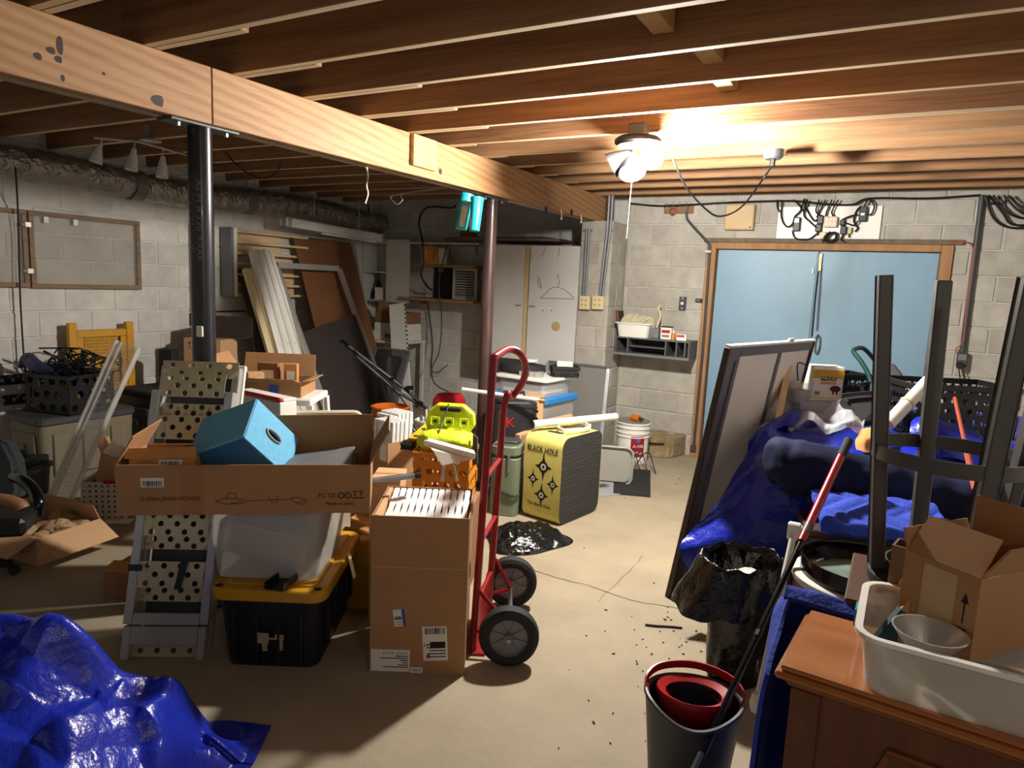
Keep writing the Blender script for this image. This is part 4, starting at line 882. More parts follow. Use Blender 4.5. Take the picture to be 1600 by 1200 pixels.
B().bar((.235, -.05, th_ + .058), (.29, .20, th_ + .058), .075, .004).bar((.20, -.05, th_ + .068), (.255, .20, th_ + .068), .004, .03).bar((.27, -.05, th_ + .068), (.325, .20, th_ + .068), .004, .03)
tq = thing('metal_channel', 'short black metal channel lying across the yellow tote lid', 'channel', M=M @ Matrix.Translation((.25, 0, th_ + .054)))
B().bar((-.015, -.05, .002), (.03, .16, .002), .075, .004).done('web', M_blk, tq); B().bar((-.052, -.045, .016), (-.007, .165, .016), .004, .026).done('flange', M_blk, tq); B().bar((.022, -.055, .016), (.067, .155, .016), .004, .026).done('flange', M_blk, tq)
# clear bin
zb = th_ + .0525
T = thing('clear_bin', 'translucent plastic bin with rolled mats on the yellow tote lid', 'bin', M=M @ Matrix.Translation((tw / 2 - .035, td / 2 - .04, zb)))
cwid, cdep, chh = .49, .50, .327
B().rbox((0, 0, chh / 2), (cwid, cdep, chh), .06, 5, .14, None, True, .004).done('body', M_clear2, T, smooth=True)
B().rbox((0, 0, chh), (cwid + .03, cdep + .03, .014), .07, 5, 0, None, 'ring', .02).done('rim', M_clear2, T)
M_mat = mat('tan_mat', 'a58a66', .9, var=.1)
b = B().tube([(-.15, -.17, .16), (.14, -.15, .09)], .05, 12); b.done('rolled_mat', M_mat, T, smooth=True)
B().slab([(-.1, -.2, .02), (.12, -.17, .02), (.1, -.17, .1), (-.06, -.2, .11)], .004).done('grey_sheet', M_dgrey, T)
B().box((0, .05, .14), (.36, .25, .2)).done('dark_bag', M_navy, T)
# long carton
zc = zb + chh + .009
Mc, cw_ = frame((182, 806), (578, 801), zc)
cd_, ch_ = .33, .19
T = carton('lawn_mower_carton', 'long open brown carton printed LI-ION LAWN MOWER lying on the clear bin', Mc, cw_, cd_, ch_, M_card, {'r': (28, .15), 'l': (-30, .12)}, None)
B().prism([(cw_ * .50, cd_ - .005, ch_ + .001), (cw_ - .002, cd_ - .005, ch_ + .001), (cw_ - .004, cd_ + .008, ch_ + .13), (cw_ * .52, cd_ + .008, ch_ + .12)], (0, .005, 0)).done('flap', M_card, T)
CART = T
text('LI-ION LAWN MOWER', .0215, M_inkb, T, Matrix.Translation((cw_ * .205, -.0018, .062)) @ FRONT, sx=.95)
text('FC CE', .025, M_inkb, T, Matrix.Translation((cw_ * .822, -.0018, .070)) @ FRONT)
text('Made in china', .019, M_inkb, T, Matrix.Translation((cw_ * .875, -.0018, .038)) @ FRONT)
b = B()
for i, x in enumerate((cw_ * .880, cw_ * .908, cw_ * .936, cw_ * .962)):
    if i < 2: b.tube([(x + .011 * cos(a), -.001, .070 + .011 * sin(a)) for a in [k * pi / 5 for k in range(10)]], .0022, 4, closed=True)
    else: b.box((x, -.001, .060), (.024, .001, .004)).box((x, -.001, .078), (.004, .001, .02)).box((x, -.001, .085), (.02, .001, .003))
b.done('symbols', M_inkb, T)['kind'] = 'stuff'
b = B(); L_ = lambda P, r=.0012: b.tube([(x * 1.0 + .01, -.0008, z) for x, z in P], r, 4)
L_([(.33, .05), (.36, .062), (.42, .060), (.45, .05), (.43, .042), (.37, .040), (.33, .05)]); L_([(.37, .062), (.375, .082), (.40, .082), (.405, .062)]); L_([(.45, .052), (.52, .055), (.60, .055)]); L_([(.52, .066), (.53, .045), (.55, .045), (.55, .068)]); L_([(.60, .062), (.63, .064), (.66, .05), (.64, .035), (.61, .048), (.60, .062)]); L_([(.38, .04), (.43, .052)]); L_([(.62, .04), (.655, .058)])
b.done('line_drawing', M_inkb, T)['kind'] = 'stuff'
sticker(T, (.125, -.0008, .125), (.08, .035), None, 'label', 1, (-.35, .15))
B().b2((.22, -.0012, .002), (.30, -.0002, ch_ - .002)).done('packing_tape', mat('packing_tape', 'a0693a', .35, var=.04), T)
# things in the long carton
P_ = pd(401, 622, 2.70)
M_fab = mat('blue_fabric', '6ab2d8', 0.85, var=.10, vs=60, bump=.5, bs=160, bd=.004)
_r = (pd(464, 683, 2.866) - P_).normalized(); _dn = pd(386, 711, 2.545) - P_; _dn = (_dn - _r * _dn.dot(_r)).normalized(); _l = _r.cross(_dn)
if _l.dot(RC @ V((1, 0, 0))) > 0: _l = -_l
d1_ = .272; h1_ = .20; w1 = .272
Mb = Matrix(((-_l.x, _r.x, -_dn.x, 0), (-_l.y, _r.y, -_dn.y, 0), (-_l.z, _r.z, -_dn.z, 0), (0, 0, 0, 1))); Mb = Matrix.Translation(P_ + _dn * h1_) @ Mb
T = thing('fabric_bin', 'light blue fabric storage cube with slot handle tipped in the long carton', 'bin', M=Mb)
def fb_panel(a, b_, nm='panel'): B().b2(a, b_, .003).done(nm, M_fab, T)
fb_panel((-w1, 0, 0), (0, .008, h1_)); fb_panel((-w1, d1_ - .008, 0), (0, d1_, h1_)); fb_panel((-w1, .008, 0), (-w1 + .008, d1_ - .008, h1_)); fb_panel((-w1 + .008, .008, h1_ - .008), (-.008, d1_ - .008, h1_))
B().b2((-w1 + .009, .009, .004), (-.009, d1_ - .009, .010)).done('base_panel', mat('blue_fabric_dark', '2d6fa5', .85, var=.1, vs=60), T)
b = B(); holed(b, d1_ - .016, h1_, [(1, False)], .02, .007)
bmesh.ops.transform(b.bm, matrix=Matrix.Translation((0, .008, 0)) @ rot('Z', 90), verts=b.bm.verts); 
for v in b.bm.verts:                               # stretch the round hole to a slot
    if abs(v.co.y - d1_ / 2) < .03 and abs(v.co.z - h1_ / 2) < .03: v.co.y = d1_ / 2 + (v.co.y - d1_ / 2) * 2.0; v.co.z = h1_ * .55 + (v.co.z - h1_ / 2) * .8
b.done('handle_panel', M_fab, T)
b = B().tube([(.002, d1_ / 2 + .042 * cos(a) , h1_ * .55 + .018 * sin(a)) for a in [k * pi / 8 for k in range(16)]], .005, 6, closed=True); b.done('grommet', M_steel, T, smooth=True)
Mq = Mc @ Matrix.Translation((.015, .02, ch_ - .045)) @ rot('Z', 3) @ rot('X', -16)
T = thing('shipping_carton', 'flat orange-brown carton with smile of dots and label, left end of the long carton', 'box', M=Mq)
B().b2((.02, 0, 0), (.245, .24, .075), .003).done('body', M_cardo, T)
B().prism([(.02, -.001, .076), (.245, -.001, .076), (.225, .20, .10), (.0, .20, .098)], (0, 0, .004)).done('lid', M_cardo, T); B().prism([(.01, -.006, .060), (.25, -.006, .06), (.25, -.002, .102), (.0, -.002, .098)], (0, -.004, 0)).done('tuck_flap', M_cardo, T)
sticker(T, (.165, -.0112, .03), (.08, .05), None, 'label', 3, (.05, .4))
B().tube([(.08 + .03 * cos(a), -.0012, .03 + .022 * sin(a)) for a in [k * pi / 10 for k in range(20)]], .0008, 4, closed=True).done('printed_ring', M_inkb, T)
T = thing('grey_tray', 'grey plastic sheet lying in the long carton right of the blue cube', 'tray', M=Mc @ Matrix.Translation((.56, .08, ch_ - .05))); B().slab([(0, 0, 0), (.26, 0, .0), (.27, .2, .05), (.02, .2, .02)], .006).done('sheet', M_grey, T, bev=.002); B().b2((.27, .0, .002), (.284, .2, .03), .002).done('end_lip', M_dgrey, T)

# ------------------------------------------------------------------ perforated aluminium ramp standing behind the totes
M_ramp = mat('ramp_aluminium', 'c9bb94', 0.42, 0.55, var=.08, vs=8, bump=.1, bs=60)
bl_, br_, tl_, tr_ = pz(190, 1028), pz(322, 1029), pd(248, 562, 2.98), pd(366, 567, 2.99)
wx = (br_ - bl_).length; Hh = (tl_ - bl_).length; xv = (br_ - bl_).normalized(); zv = (tl_ - bl_).normalized(); yv = zv.cross(xv).normalized()
MR = Matrix(((xv.x, yv.x, zv.x, bl_.x), (xv.y, yv.y, zv.y, bl_.y), (xv.z, yv.z, zv.z, bl_.z), (0, 0, 0, 1)))
T = thing('loading_ramp', 'folded perforated aluminium ramp standing upright beside the yellow lidded tote', 'ramp', M=Matrix.Translation(bl_))
def rp(o): bmesh.ops.transform(o.bm, matrix=Matrix.Translation(-bl_) @ MR, verts=o.bm.verts); return o
def zt2(y): return (1028 - y) / (1028 - 562) * Hh
rw = .035
for a, c in ((0, rw), (wx - rw, wx)):
    rp(B().b2((a, -.03, zt2(975)), (c, .03, zt2(612)), .002)).done('rail', M_alu, T); rp(B().b2((a + .002, .032, 0), (c - .002, .075, Hh - .02), .002)).done('back_rail', M_alu, T)
rp(B().b2((.004, -.03, 0), (rw, .031, zt2(978)), .002)).done('rail_foot', M_alu, T); rp(B().b2((wx - rw, -.03, 0), (wx - .004, .031, zt2(978)), .002)).done('rail_foot', M_alu, T)
def tread(ya, yb, rows, y, m=M_ramp, name='tread', inset=rw + .002):
    b = B(); h = zt2(ya) - zt2(yb); holed(b, wx - 2 * inset, h, rows, .0125, .004, y, inset, zt2(yb)); rp(b).done(name, m, T)
R3 = [(4, False), (3, True), (4, False)]; R2 = [(3, True), (4, False)]
tread(880, 920, R3, -.028); tread(803, 841, R3, -.028); tread(748, 790, R3, -.028); tread(700, 740, R3, -.028); tread(652, 690, R3, -.028); tread(585, 622, R3, -.028)
tread(632, 652, R2, .005); tread(842, 863, R2, .005); tread(920, 943, R2, .005); tread(1007, 1026, [(4, False)], .0)
tread(561, 588, R2, .030, M_ramp, 'tread', .008)
for ya, yb in ((958, 976), (978, 1006)): rp(B().b2((rw + .002, -.032, zt2(yb)), (wx - rw - .002, -.012, zt2(ya)), .003)).done('cross_bar', M_alu, T)
rp(B().b2((-.004, -.034, zt2(895)), (.05, -.030, zt2(885)))).done('strap', M_blk, T); rp(B().prism([(.19, -.036, zt2(922)), (.215, -.036, zt2(922)), (.235, -.036, zt2(878)), (.205, -.036, zt2(878))], (0, .003, 0))).done('strap', M_blk, T)
rp(B().b2((rw + .003, .078, .02), (wx - rw - .003, .082, Hh - .03))).done('shaded_back_sheet', M_dgrey, T)  # folded back half, coloured dark so the tread holes look shaded
rp(B().b2((wx - .03, .08, zt2(640)), (wx + .006, .10, zt2(563)), .004)).done('white_channel', M_wht, T)

# ------------------------------------------------------------------ tall carton of white pickets on the red hand truck
M, tw2 = frame((577, 1050), (725, 1055)); TH, TD = .668, .40
Ttall = T = carton('tall_carton', 'tall open brown carton of white pickets standing in front of the hand truck', M, tw2, TD, TH, M_card, None)
B().b2((.002, -.0016, TH * .68), (tw2 - .002, -.0003, TH * .684)).done('crease', M_cardl, T)
o = sticker(T, (.112, -.001, .24), (.035, .072), None, 'label', 3, (-.1, .1), -8); B().b2((.018, -.0012, -.036), (.03, .0, .036)).done('blue_edge', M_blue, o)
o = sticker(T, (.265, -.001, .135), (.10, .148), None, 'label', 5, (.28, .46), -4); B().b2((-.02, -.0016, -.02), (.042, -.0006, .008)).done('print', M_ink, o); B().lathe([(0, .001), (.009, 0)], 10, Matrix.Translation((-.03, -.0008, -.055)) @ rot('X', 90)).done('red_stamp', M_redp, o)
text('H', .024, M_ink, o, Matrix.Translation((-.038, -.0012, -.006)) @ FRONT)
o = sticker(T, (.085, -.001, .055), (.158, .095), None, 'label', 0)
U = FRONT @ rot('Z', 180)
text('Carton #   22 of 168', .012, M_ink, o, Matrix.Translation((.02, -.001, -.036 + .068)) @ U)
for k in range(6): B().b2((.07 - [.05, .11, .03, .02, .04, .10][k], -.0014, .018 - .0095 * k), (.072, -.0006, .0215 - .0095 * k)).done('print', M_ink, o)['kind'] = 'stuff'
o = sticker(T, (.192, -.001, .016), (.05, .025), None, 'label'); text('Z10609', .011, M_ink, o, Matrix.Translation((0, -.001, 0)) @ U)
M_pick = mat('white_vinyl', 'e3dfe0', 0.45, var=.03)
def picket(w, L_):
    b = B(); n = 28; Lf, Rt = [], []
    for i in range(n + 1):
        t = i / n; k = .5 + .5 * (0.72 + .28 * cos(t * 2 * pi * 3.0)) * (1 if t < .93 else max(.25, 1 - (t - .93) * 9))
        Lf.append((-w / 2 * k, t * L_)); Rt.append((w / 2 * k, t * L_))
    P = Lf + Rt[::-1]
    return b.prism([(x, y, 0) for x, y in P], (0, 0, .02))
ORD = 'first second third fourth fifth sixth seventh eighth ninth tenth eleventh twelfth'.split()
n_p = 12; pw = (tw2 - .045) / n_p
p0 = None
for i in range(n_p):
    Mp = M @ Matrix.Translation((.032 + pw * (i + .5), .008 , TH - .075)) @ rot('X', 9)
    if p0 is None: p0 = thing('white_picket', 'first white scalloped picket from the left in the tall open carton', 'picket', M=Mp, group='pickets in the tall carton'); picket(pw * 1.02, TD - .03).done('board', M_pick, p0, bev=.002); B().b2((-pw * .25, .02, -.45), (pw * .25, TD - .06, -.001)).done('stem', M_pick, p0)
    else: copy_tree(p0, Mp, None, ORD[i] + ' white scalloped picket from the left in the tall open carton')
T = thing('cardboard_strip', 'light cardboard edge strip standing inside the left side of the tall carton', 'strip', M=M @ Matrix.Translation((.008, .01, TH - .30))); B().b2((0, 0, 0), (.018, TD - .03, .30), .001).done('strip', M_cardl, T)
# hand truck
M_wheelhub = mat('grey_hub', '77777a', .5, var=.08)
W1, W2 = pz(793, 1037), pz(797, 946); ax = (W2 - W1); axl = ax.length; ax.normalize(); bk = V((ax.y, -ax.x, 0))   # bk: towards image right
T = thing('hand_truck', 'red steel hand truck with grey hubbed wheels behind the tall carton', 'hand truck', W1)
H = lambda a, b_, z: ax * a + bk * b_ + V((0, 0, z))
Rr = .128
def wheel(a, nm='wheel'):
    Mw = Matrix.Translation(H(a, 0, Rr)) @ V((0, 0, 1)).rotation_difference(ax).to_matrix().to_4x4()
    o = B().lathe([(Rr - .045, -.03), (Rr - .02, -.036), (Rr - .004, -.026), (Rr, -.01), (Rr, .01), (Rr - .004, .026), (Rr - .02, .036), (Rr - .045, .03), (Rr - .045, -.03)], 36, Mw).done(nm, M_rub, T, smooth=True)
    B().lathe([(.0, -.012), (Rr - .05, -.012), (Rr - .046, -.028), (Rr - .044, 0), (Rr - .046, .028), (Rr - .05, .012), (0, .012)], 28, Mw).done('hub', M_wheelhub, o, smooth=True)
    b = B()
    for k in range(8):
        bx_ = B().box((.048, 0, 0), (.07, .008, .036)); b.sub(bx_, Mw @ Matrix.Rotation(k * pi / 4, 4, 'Z'))
    b.done('spokes', M_wheelhub, o)['kind'] = 'stuff'
    B().lathe([(0, -.04), (.018, -.04), (.022, -.02), (.022, .02), (.018, .04), (0, .04)], 16, Mw).done('hub_cap', M_wheelhub, o, smooth=True); B().lathe([(0, -.05), (.009, -.05), (.009, -.04), (.009, .05), (0, .05)], 8, Mw).done('axle_nut', M_zinc, o)
wheel(0); wheel(axl)
B().tube([H(.04, 0, Rr), H(axl - .04, 0, Rr)], .010, 8).done('axle', M_steel, T, smooth=True)
rb1 = pz(737, 1022, .02) - W1; off1 = rb1.dot(bk); a1 = rb1.dot(ax)
a1 = .08; a2 = axl - .10
off1 = -.155
tp1 = pd(768, 546, 3.02) - W1; tpz = tp1.z
def rail_pt(a, z): return H(a, off1 + .03 * z + (a - a1) / (a2 - a1) * .05, z)
zr2 = 1.03
B().tube([rail_pt(a1, .0), rail_pt(a1, .6), rail_pt(a1, tpz)], .0165, 12).done('rail', M_red, T, smooth=True)
B().tube([rail_pt(a2, .0), rail_pt(a2, .6), rail_pt(a2, zr2)], .0165, 12).done('rail', M_red, T, smooth=True)
P = spline([rail_pt(a2, zr2), rail_pt(a2, zr2 + .06) + bk * .015, pd(800, 620, 3.28) - W1, pd(817, 596, 3.22) - W1, pd(821, 572, 3.15) - W1, pd(812, 552, 3.08) - W1, pd(794, 546, 3.03) - W1, rail_pt(a1, tpz - .012)], 6)
B().tube(P, .0165, 12).done('loop_handle', M_red, T, smooth=True)
for z in (.22, .50, .78): B().tube([rail_pt(a1, z), rail_pt(a2, z)], .011, 8).done('crossbar', M_red, T, smooth=True)
for a in (a1 - .01, a2 + .01): B().tube([rail_pt(a, .30), H(a, 0, Rr + .005)], .009, 6).tube([rail_pt(a, .10), H(a, 0, Rr - .005)], .009, 6).done('brace', M_red, T)
B().prism([rail_pt(a1 - .03, .003), rail_pt(a2 + .03, .003), rail_pt(a2 + .03, .003) + bk * .06, rail_pt(a1 - .03, .003) + bk * .06], (0, 0, .008)).done('toe_plate', M_red, T)
B().prism([rail_pt(a1, .02) , rail_pt(a2, .02), rail_pt(a2, .22), rail_pt(a1, .22)], bk * .006).done('back_plate', M_red, T)
# ------------------------------------------------------------------ left side: things along the left wall and on the floor there
def boxpx(a, b_, d, dep, z0=0.0):                  # top front edge through two pixels at distance d
    p, q = pd(*a, d), pd(*b_, d); z = (p.z + q.z) / 2; p, q = pz(*a, z), pz(*b_, z)
    return Matrix.Translation((p.x, p.y, z0)) @ Matrix.Rotation(atan2(q.y - p.y, q.x - p.x), 4, 'Z'), (q - p).length, z - z0
M_beige = mat('beige_resin', '776d58', 0.6, var=.08, vs=4)
# deck boxes
def deckbox(y0, y1, h, x1, label, m, ml):
    T = thing('deck_box', label, 'storage box', (LX + .22, y0, 0)); w_, L_ = x1 - LX - .22, y1 - y0
    B().rbox((w_ / 2, L_ / 2, h / 2), (w_, L_, h), .04, 3, .05).done('body', m, T, smooth=True)
    B().rbox((w_ / 2, L_ / 2, h + .03), (w_ + .03, L_ + .03, .06), .05, 3).done('lid', ml, T, bev=.012)
    B().b2((w_ * .15, -.012, h * .15), (w_ * .85, .01, h * .85), .008).done('end_panel', m, T); B().box((w_ * .5, -.02, h * .6), (.10, .02, .05), None, .01).done('grip', m, T)
    for k in range(3): B().b2((w_ - .012, L_ * (.12 + .3 * k), h * .12), (w_ + .012, L_ * (.30 + .3 * k), h * .85), .006).done('side_panel', m, T)
    return T
deckbox(2.55, 3.25, .43, -5.25, 'beige resin deck box with dark lid under the milk crate at the left wall', M_beige, M_dgrey)
deckbox(3.40, 4.45, .52, -5.22, 'dark deck box with black lid behind the perforated ramp', M_dgrey, M_blkm)
# milk crate with cables, blue bag, clear bag on the beige deck box
DZT = .492
p = pz(60, 650, DZT); q = pz(150, 652, DZT)
Mk = Matrix.Translation((-5.60, 2.64, DZT)) @ Matrix.Rotation(radians(14), 4, 'Z')
T = thing('milk_crate', 'black milk crate heaped with black cables on the beige deck box', 'crate', M=Mk); cw_ = .40; ch_ = .29
def crate(T, w, d, h, m, rows, r):
    for nm, MM, ln in (('side_panel', Matrix.Identity(4), w), ('side_panel', Matrix.Translation((w, 0, 0)) @ rot('Z', 90), d), ('side_panel', Matrix.Translation((w, d, 0)) @ rot('Z', 180), w), ('side_panel', Matrix.Translation((0, d, 0)) @ rot('Z', -90), d)):
        b = B(); holed(b, ln, h, rows, r, .006); bmesh.ops.transform(b.bm, matrix=MM, verts=b.bm.verts); b.done(nm, m, T)
    B().b2((0, 0, 0), (w, d, .01)).done('bottom', m, T); B().b2((-.008, -.008, h - .03), (w + .008, .006, h), .003).b2((-.008, d - .006, h - .03), (w + .008, d + .008, h), .003).b2((-.008, .006, h - .03), (.006, d - .006, h), .003).b2((w - .006, .006, h - .03), (w + .008, d - .006, h), .003).done('rim', m, T)
crate(T, cw_, cw_, ch_, M_blk, [(4, False), (3, True), (4, False)], .03)
b = B(); r = random.Random(4)
for k in range(26):
    P = []; c0 = V((r.uniform(.08, .32), r.uniform(.08, .32), ch_ + r.uniform(-.08, .02)))
    for j in range(6): P.append(c0 + V((r.uniform(-.15, .15), r.uniform(-.15, .15), r.uniform(-.03, .17))))
    b.tube(spline(P, 4), .006, 5)
tag(b.done('cable_heap', M_blk), 'tangled heap of black cables in the milk crate', 'cables')['kind'] = 'stuff'; q_ = bpy.data.objects['cable_heap']; q_.matrix_world = Mk @ Matrix.Translation(q_.location); WM['cable_heap'] = q_.matrix_world.copy()
b = B().tube(spline([(-.12, .05, ch_ + .03), (.02, .02, ch_ + .10), (.15, -.03, ch_ + .06), (.3, -.02, ch_ + .04)], 5), [.01, .02, .03, .045, .05, .05, .05, .05, .05, .05, .045, .04, .04, .03, .02, .01], 10).wobble(.02, 12); o = b.done('blue_sack', mat('navy_nylon', '1d2a52', .4, var=.2, bump=.5, bs=40), None, smooth=True); o.matrix_world = Mk; WM[o.name] = Mk.copy(); o['label'] = 'dark blue nylon sack draped over the front of the milk crate'; o['category'] = 'bag'
b = B().lathe([(0, 0), (.08, .02), (.11, .10), (.09, .2), (.04, .25), (0, .25)], 14).wobble(.04, 7); o = b.done('clear_sack', M_clear2, None, smooth=True); p = pd(108, 590, 5.7); o.location = (-5.52, 3.14, DZT + .004); WM[o.name] = Matrix.Translation(o.location); o['label'] = 'crumpled clear plastic sack behind the milk crate'; o['category'] = 'bag'
# black tv bracket standing on the deck box
T = thing('wall_bracket', 'black slotted metal wall bracket standing at the left edge behind the milk crate', 'bracket', (-5.75, 2.3, .60))
pz0, pz1 = px(10, 632, -5.80), px(10, 588, -5.80)
y0, y1 = px(-40, 600, -5.80).y, px(78, 600, -5.80).y
WM[T.name] = Matrix.Translation((-5.80, y0, pz0.z)); T.matrix_world = WM[T.name]; hh = pz1.z - pz0.z
for z in (.03, hh - .03):
    b = B(); holed(b, y1 - y0, .075, [(7, False)], .018, .02); bmesh.ops.transform(b.bm, matrix=Matrix.Translation((0, 0, z - .037)) @ rot('Z', 90), verts=b.bm.verts); b.done('slotted_rail', M_blk, T)
for y in (.02, (y1 - y0) - .03): B().box((-.01, y, hh / 2), (.02, .05, hh - .08), None, .003).done('upright', M_blk, T)
B().b2((-.03, .02, -pz0.z + .494), (-.005, .06, .0)).b2((-.03, y1 - y0 - .06, -pz0.z + .494), (-.005, y1 - y0 - .02, .0)).done('foot', M_blk, T)
# yellow chair against the wall
M_ychair = mat('yellow_resin', 'c98f16', 0.5, var=.08)
xa = -5.80; a, c = px(104, 505, xa), px(205, 503, xa); zt = a.z
T = thing('yellow_chair', 'yellow chair with woven back standing against the left wall', 'chair', (xa, a.y, 0)); W_ = c.y - a.y
for y, nm in ((0, 'leg'), (W_ - .06, 'leg')): B().b2((-.02, y, .0), (.03, y + .065, zt + (.0)), .006).done('back_post', M_ychair, T)
zr = px(150, 515, xa).z
B().b2((-.015, .066, zr - .06), (.025, W_ - .061, zr + .0), .004).done('top_rail', M_ychair, T); B().b2((-.015, .066, .5), (.025, W_ - .061, .56), .004).done('lower_rail', M_ychair, T)
for y in (.066, W_ - .061 - .05): B().b2((-.012, y, .561), (.022, y + .05, zr - .061), .002).done('inner_stile', M_ychair, T)
b = B(); n = 16; zl_, zu_ = .561, zr - .061
for k in range(n): z = zl_ + (k + .5) * (zu_ - zl_) / n; b.box((.006 + .003 * (k % 2), W_ / 2, z), (.004, W_ - .25, (zu_ - zl_) / n * .7))
for k in range(14): y = .13 + (k + .5) * (W_ - .27) / 14; b.box((.0055, y, (zl_ + zu_) / 2), (.004, (W_ - .27) / 14 * .6, zu_ - zl_))
b.done('woven_panel', mat('yellow_weave', 'b9861c', .7, var=.2, vs=60), T)['kind'] = 'stuff'
# cartons behind the ramp
M, w_, h_ = boxpx((203, 563), (262, 562), 5.0, .3, .592)
M = Matrix.Translation((-5.48, 3.86, .592)) @ Matrix.Rotation(radians(20), 4, 'Z'); q0 = pd(203, 563, 5.0)
T = thing('sealed_carton', 'light brown sealed carton with two printed up arrows on the dark deck box', 'box', M=M); h_ = .40
B().b2((0, 0, 0), (.36, .26, h_), .004).done('body', M_cardl, T)
for x in (.06, .09): B().box((x, -.001, h_ - .06), (.006, .001, .04)).prism([(x - .013, -.0015, h_ - .045), (x + .013, -.0015, h_ - .045), (x, -.0015, h_ - .022)], (0, .001, 0)).done('printed_arrow', M_inkb, T)
B().box((.075, -.001, h_ - .09), (.07, .001, .004)).done('printed_line', M_inkb, T)
b = B(); 
for k in range(4): b.box((.035 + .02 * k, -.001, .08), (.002, .001, .10))
for k in range(6): b.box((.065, -.001, .03 + .02 * k), (.06, .001, .002))
b.done('printed_grid', M_inkb, T)['kind'] = 'stuff'
p = pd(190, 610, 4.9); T = thing('black_speaker', 'small black upright box squeezed between clear diffuser and arrow carton', 'box', (-5.42, 3.68, .592)); B().box((0, 0, .16), (.12, .12, .32), rot('Z', 25), .006).done('body', M_blkm, T); B().lathe([(0, .003), (.03, .003), (.034, 0)], 12, Matrix.Translation((.0, -.062, .2)) @ rot('X', 90)).done('cone', M_dgrey, T)
T = carton('black_carton', 'open dark carton with torn flap on the arrow carton behind the black post', Matrix.Translation((-5.50, 4.0, .994)) @ Matrix.Rotation(radians(28), 4, 'Z'), .42, .26, .012, mat('dark_carton', '3a2c24', .8), {'b': (4, .17), 'l': (-5, .12)}, None)
T = thing('foil_dish', 'small crumpled foil dish left of the black post foot', 'dish', (-5.36, 4.02, 1.012)); B().lathe([(0, 0), (.045, 0), (.07, .03), (.066, .032), (.042, .006), (0, .006)], 14).wobble(.006, 40).done('dish', M_alu, T); B().lathe([(.066, .031), (.076, .033), (.07, .036)], 14).done('rim', M_alu, T)
# open carton of small boxes standing on a white stepladder
zl_ = pd(445, 618, 4.0).z
ps = pz(445, 614, zl_)
T = thing('step_ladder', 'white stepladder carrying the open carton of small boxes', 'stepladder', (ps.x, ps.y, 0), VIEW)
B().box((0, .0, zl_ - .02), (.42, .36, .04), None, .008).done('top_step', M_wht, T)
for sx in (-.2, .2):
    for sy in (-.17, .17): B().bar((sx * 1.2, sy * 1.35, 0), (sx, sy, zl_ - .04), .045, .025, bev=.004).done('leg', M_wht, T)
for k in (.35, .65): B().box((0, -.17 * (1.35 - .35 * k), zl_ * k), (.40, .07, .03), None, .004).done('step', M_wht, T)
B().tube([(.18, -.15, zl_ * .9), (.05, .15, zl_ * .55)], .008, 6).done('brace', M_dgrey, T)
Mo = Matrix.Translation((ps.x, ps.y, zl_ + .002)) @ Matrix.Rotation(VIEW, 4, 'Z') @ Matrix.Translation((-.30, -.15, 0))
carton('small_parts_carton', 'open brown carton with spread flaps full of small boxes on the white stepladder', Mo, .44, .30, .085, M_card, {'b': (12, .13), 'f': (75, .10), 'l': (35, .16), 'r': (80, .05)}, None)
def inbox(nm, label, x, y, d, m, rz=0, cat='box', extra=None):
    T = thing(nm, label, cat, M=Mo @ Matrix.Translation((x, y, .006)) @ rot('Z', rz)); B().box((0, 0, d[2] / 2), d, None, .002).done('body', m, T); B().box((0, -d[1] / 2 - .001, d[2] * .6), (d[0] * .6, .001, d[2] * .3)).done('label', M_label if m is not M_wht else M_dgrey, T); return T
inbox('small_box', 'small white box at the left end of the stepladder carton', .07, .10, (.05, .05, .14), M_wht, 20)
inbox('small_box', 'wide brown box at the back of the stepladder carton', .20, .20, (.13, .08, .165), M_cardd, -8)
inbox('small_box', 'upright orange box at the right of the stepladder carton', .34, .15, (.075, .05, .17), M_cardo, 4)
inbox('small_box', 'low grey-brown box in the middle of the stepladder carton', .15, .08, (.09, .08, .12), M_cardl, 30)
T = thing('blue_tape_piece', 'blue tape stuck over the front of the stepladder carton', 'tape', M=Mo @ Matrix.Translation((.26, -.004, -.012))); B().b2((0, 0, 0), (.055, .003, .08), .001).done('tape', M_blue, T); B().b2((.002, -.03, -.0), (.053, .0, .003)).done('folded_end', M_blue, T)
# red edged white box and styrofoam
M, w_, h_ = boxpx((362, 608), (436, 628), 3.45, .4, .28)
p0, p1 = pd(366, 606, 3.58), pd(437, 624, 3.36)
T = thing('white_panel_box', 'white box with red top edge standing behind the blue cube', 'box', M=Matrix.Translation((p0.x, p0.y, 0)) @ Matrix.Rotation(atan2(p1.y - p0.y, p1.x - p0.x), 4, 'Z')); L_ = hypot(p1.x - p0.x, p1.y - p0.y); hh = (p0.z + p1.z) / 2
B().b2((0, 0, .42), (L_, .10, hh - .022), .004).done('body', M_wht, T); B().b2((-.003, -.005, hh - .02), (L_ + .003, .018, hh), .005).done('red_edge', M_redp, T); B().b2((.0, .02, hh - .021), (L_, .10, hh - .006), .003).done('top', M_wht, T); B().b2((-.004, .02, hh - .12), (0, .10, hh - .05)).done('handle_slot', M_dgrey, T)
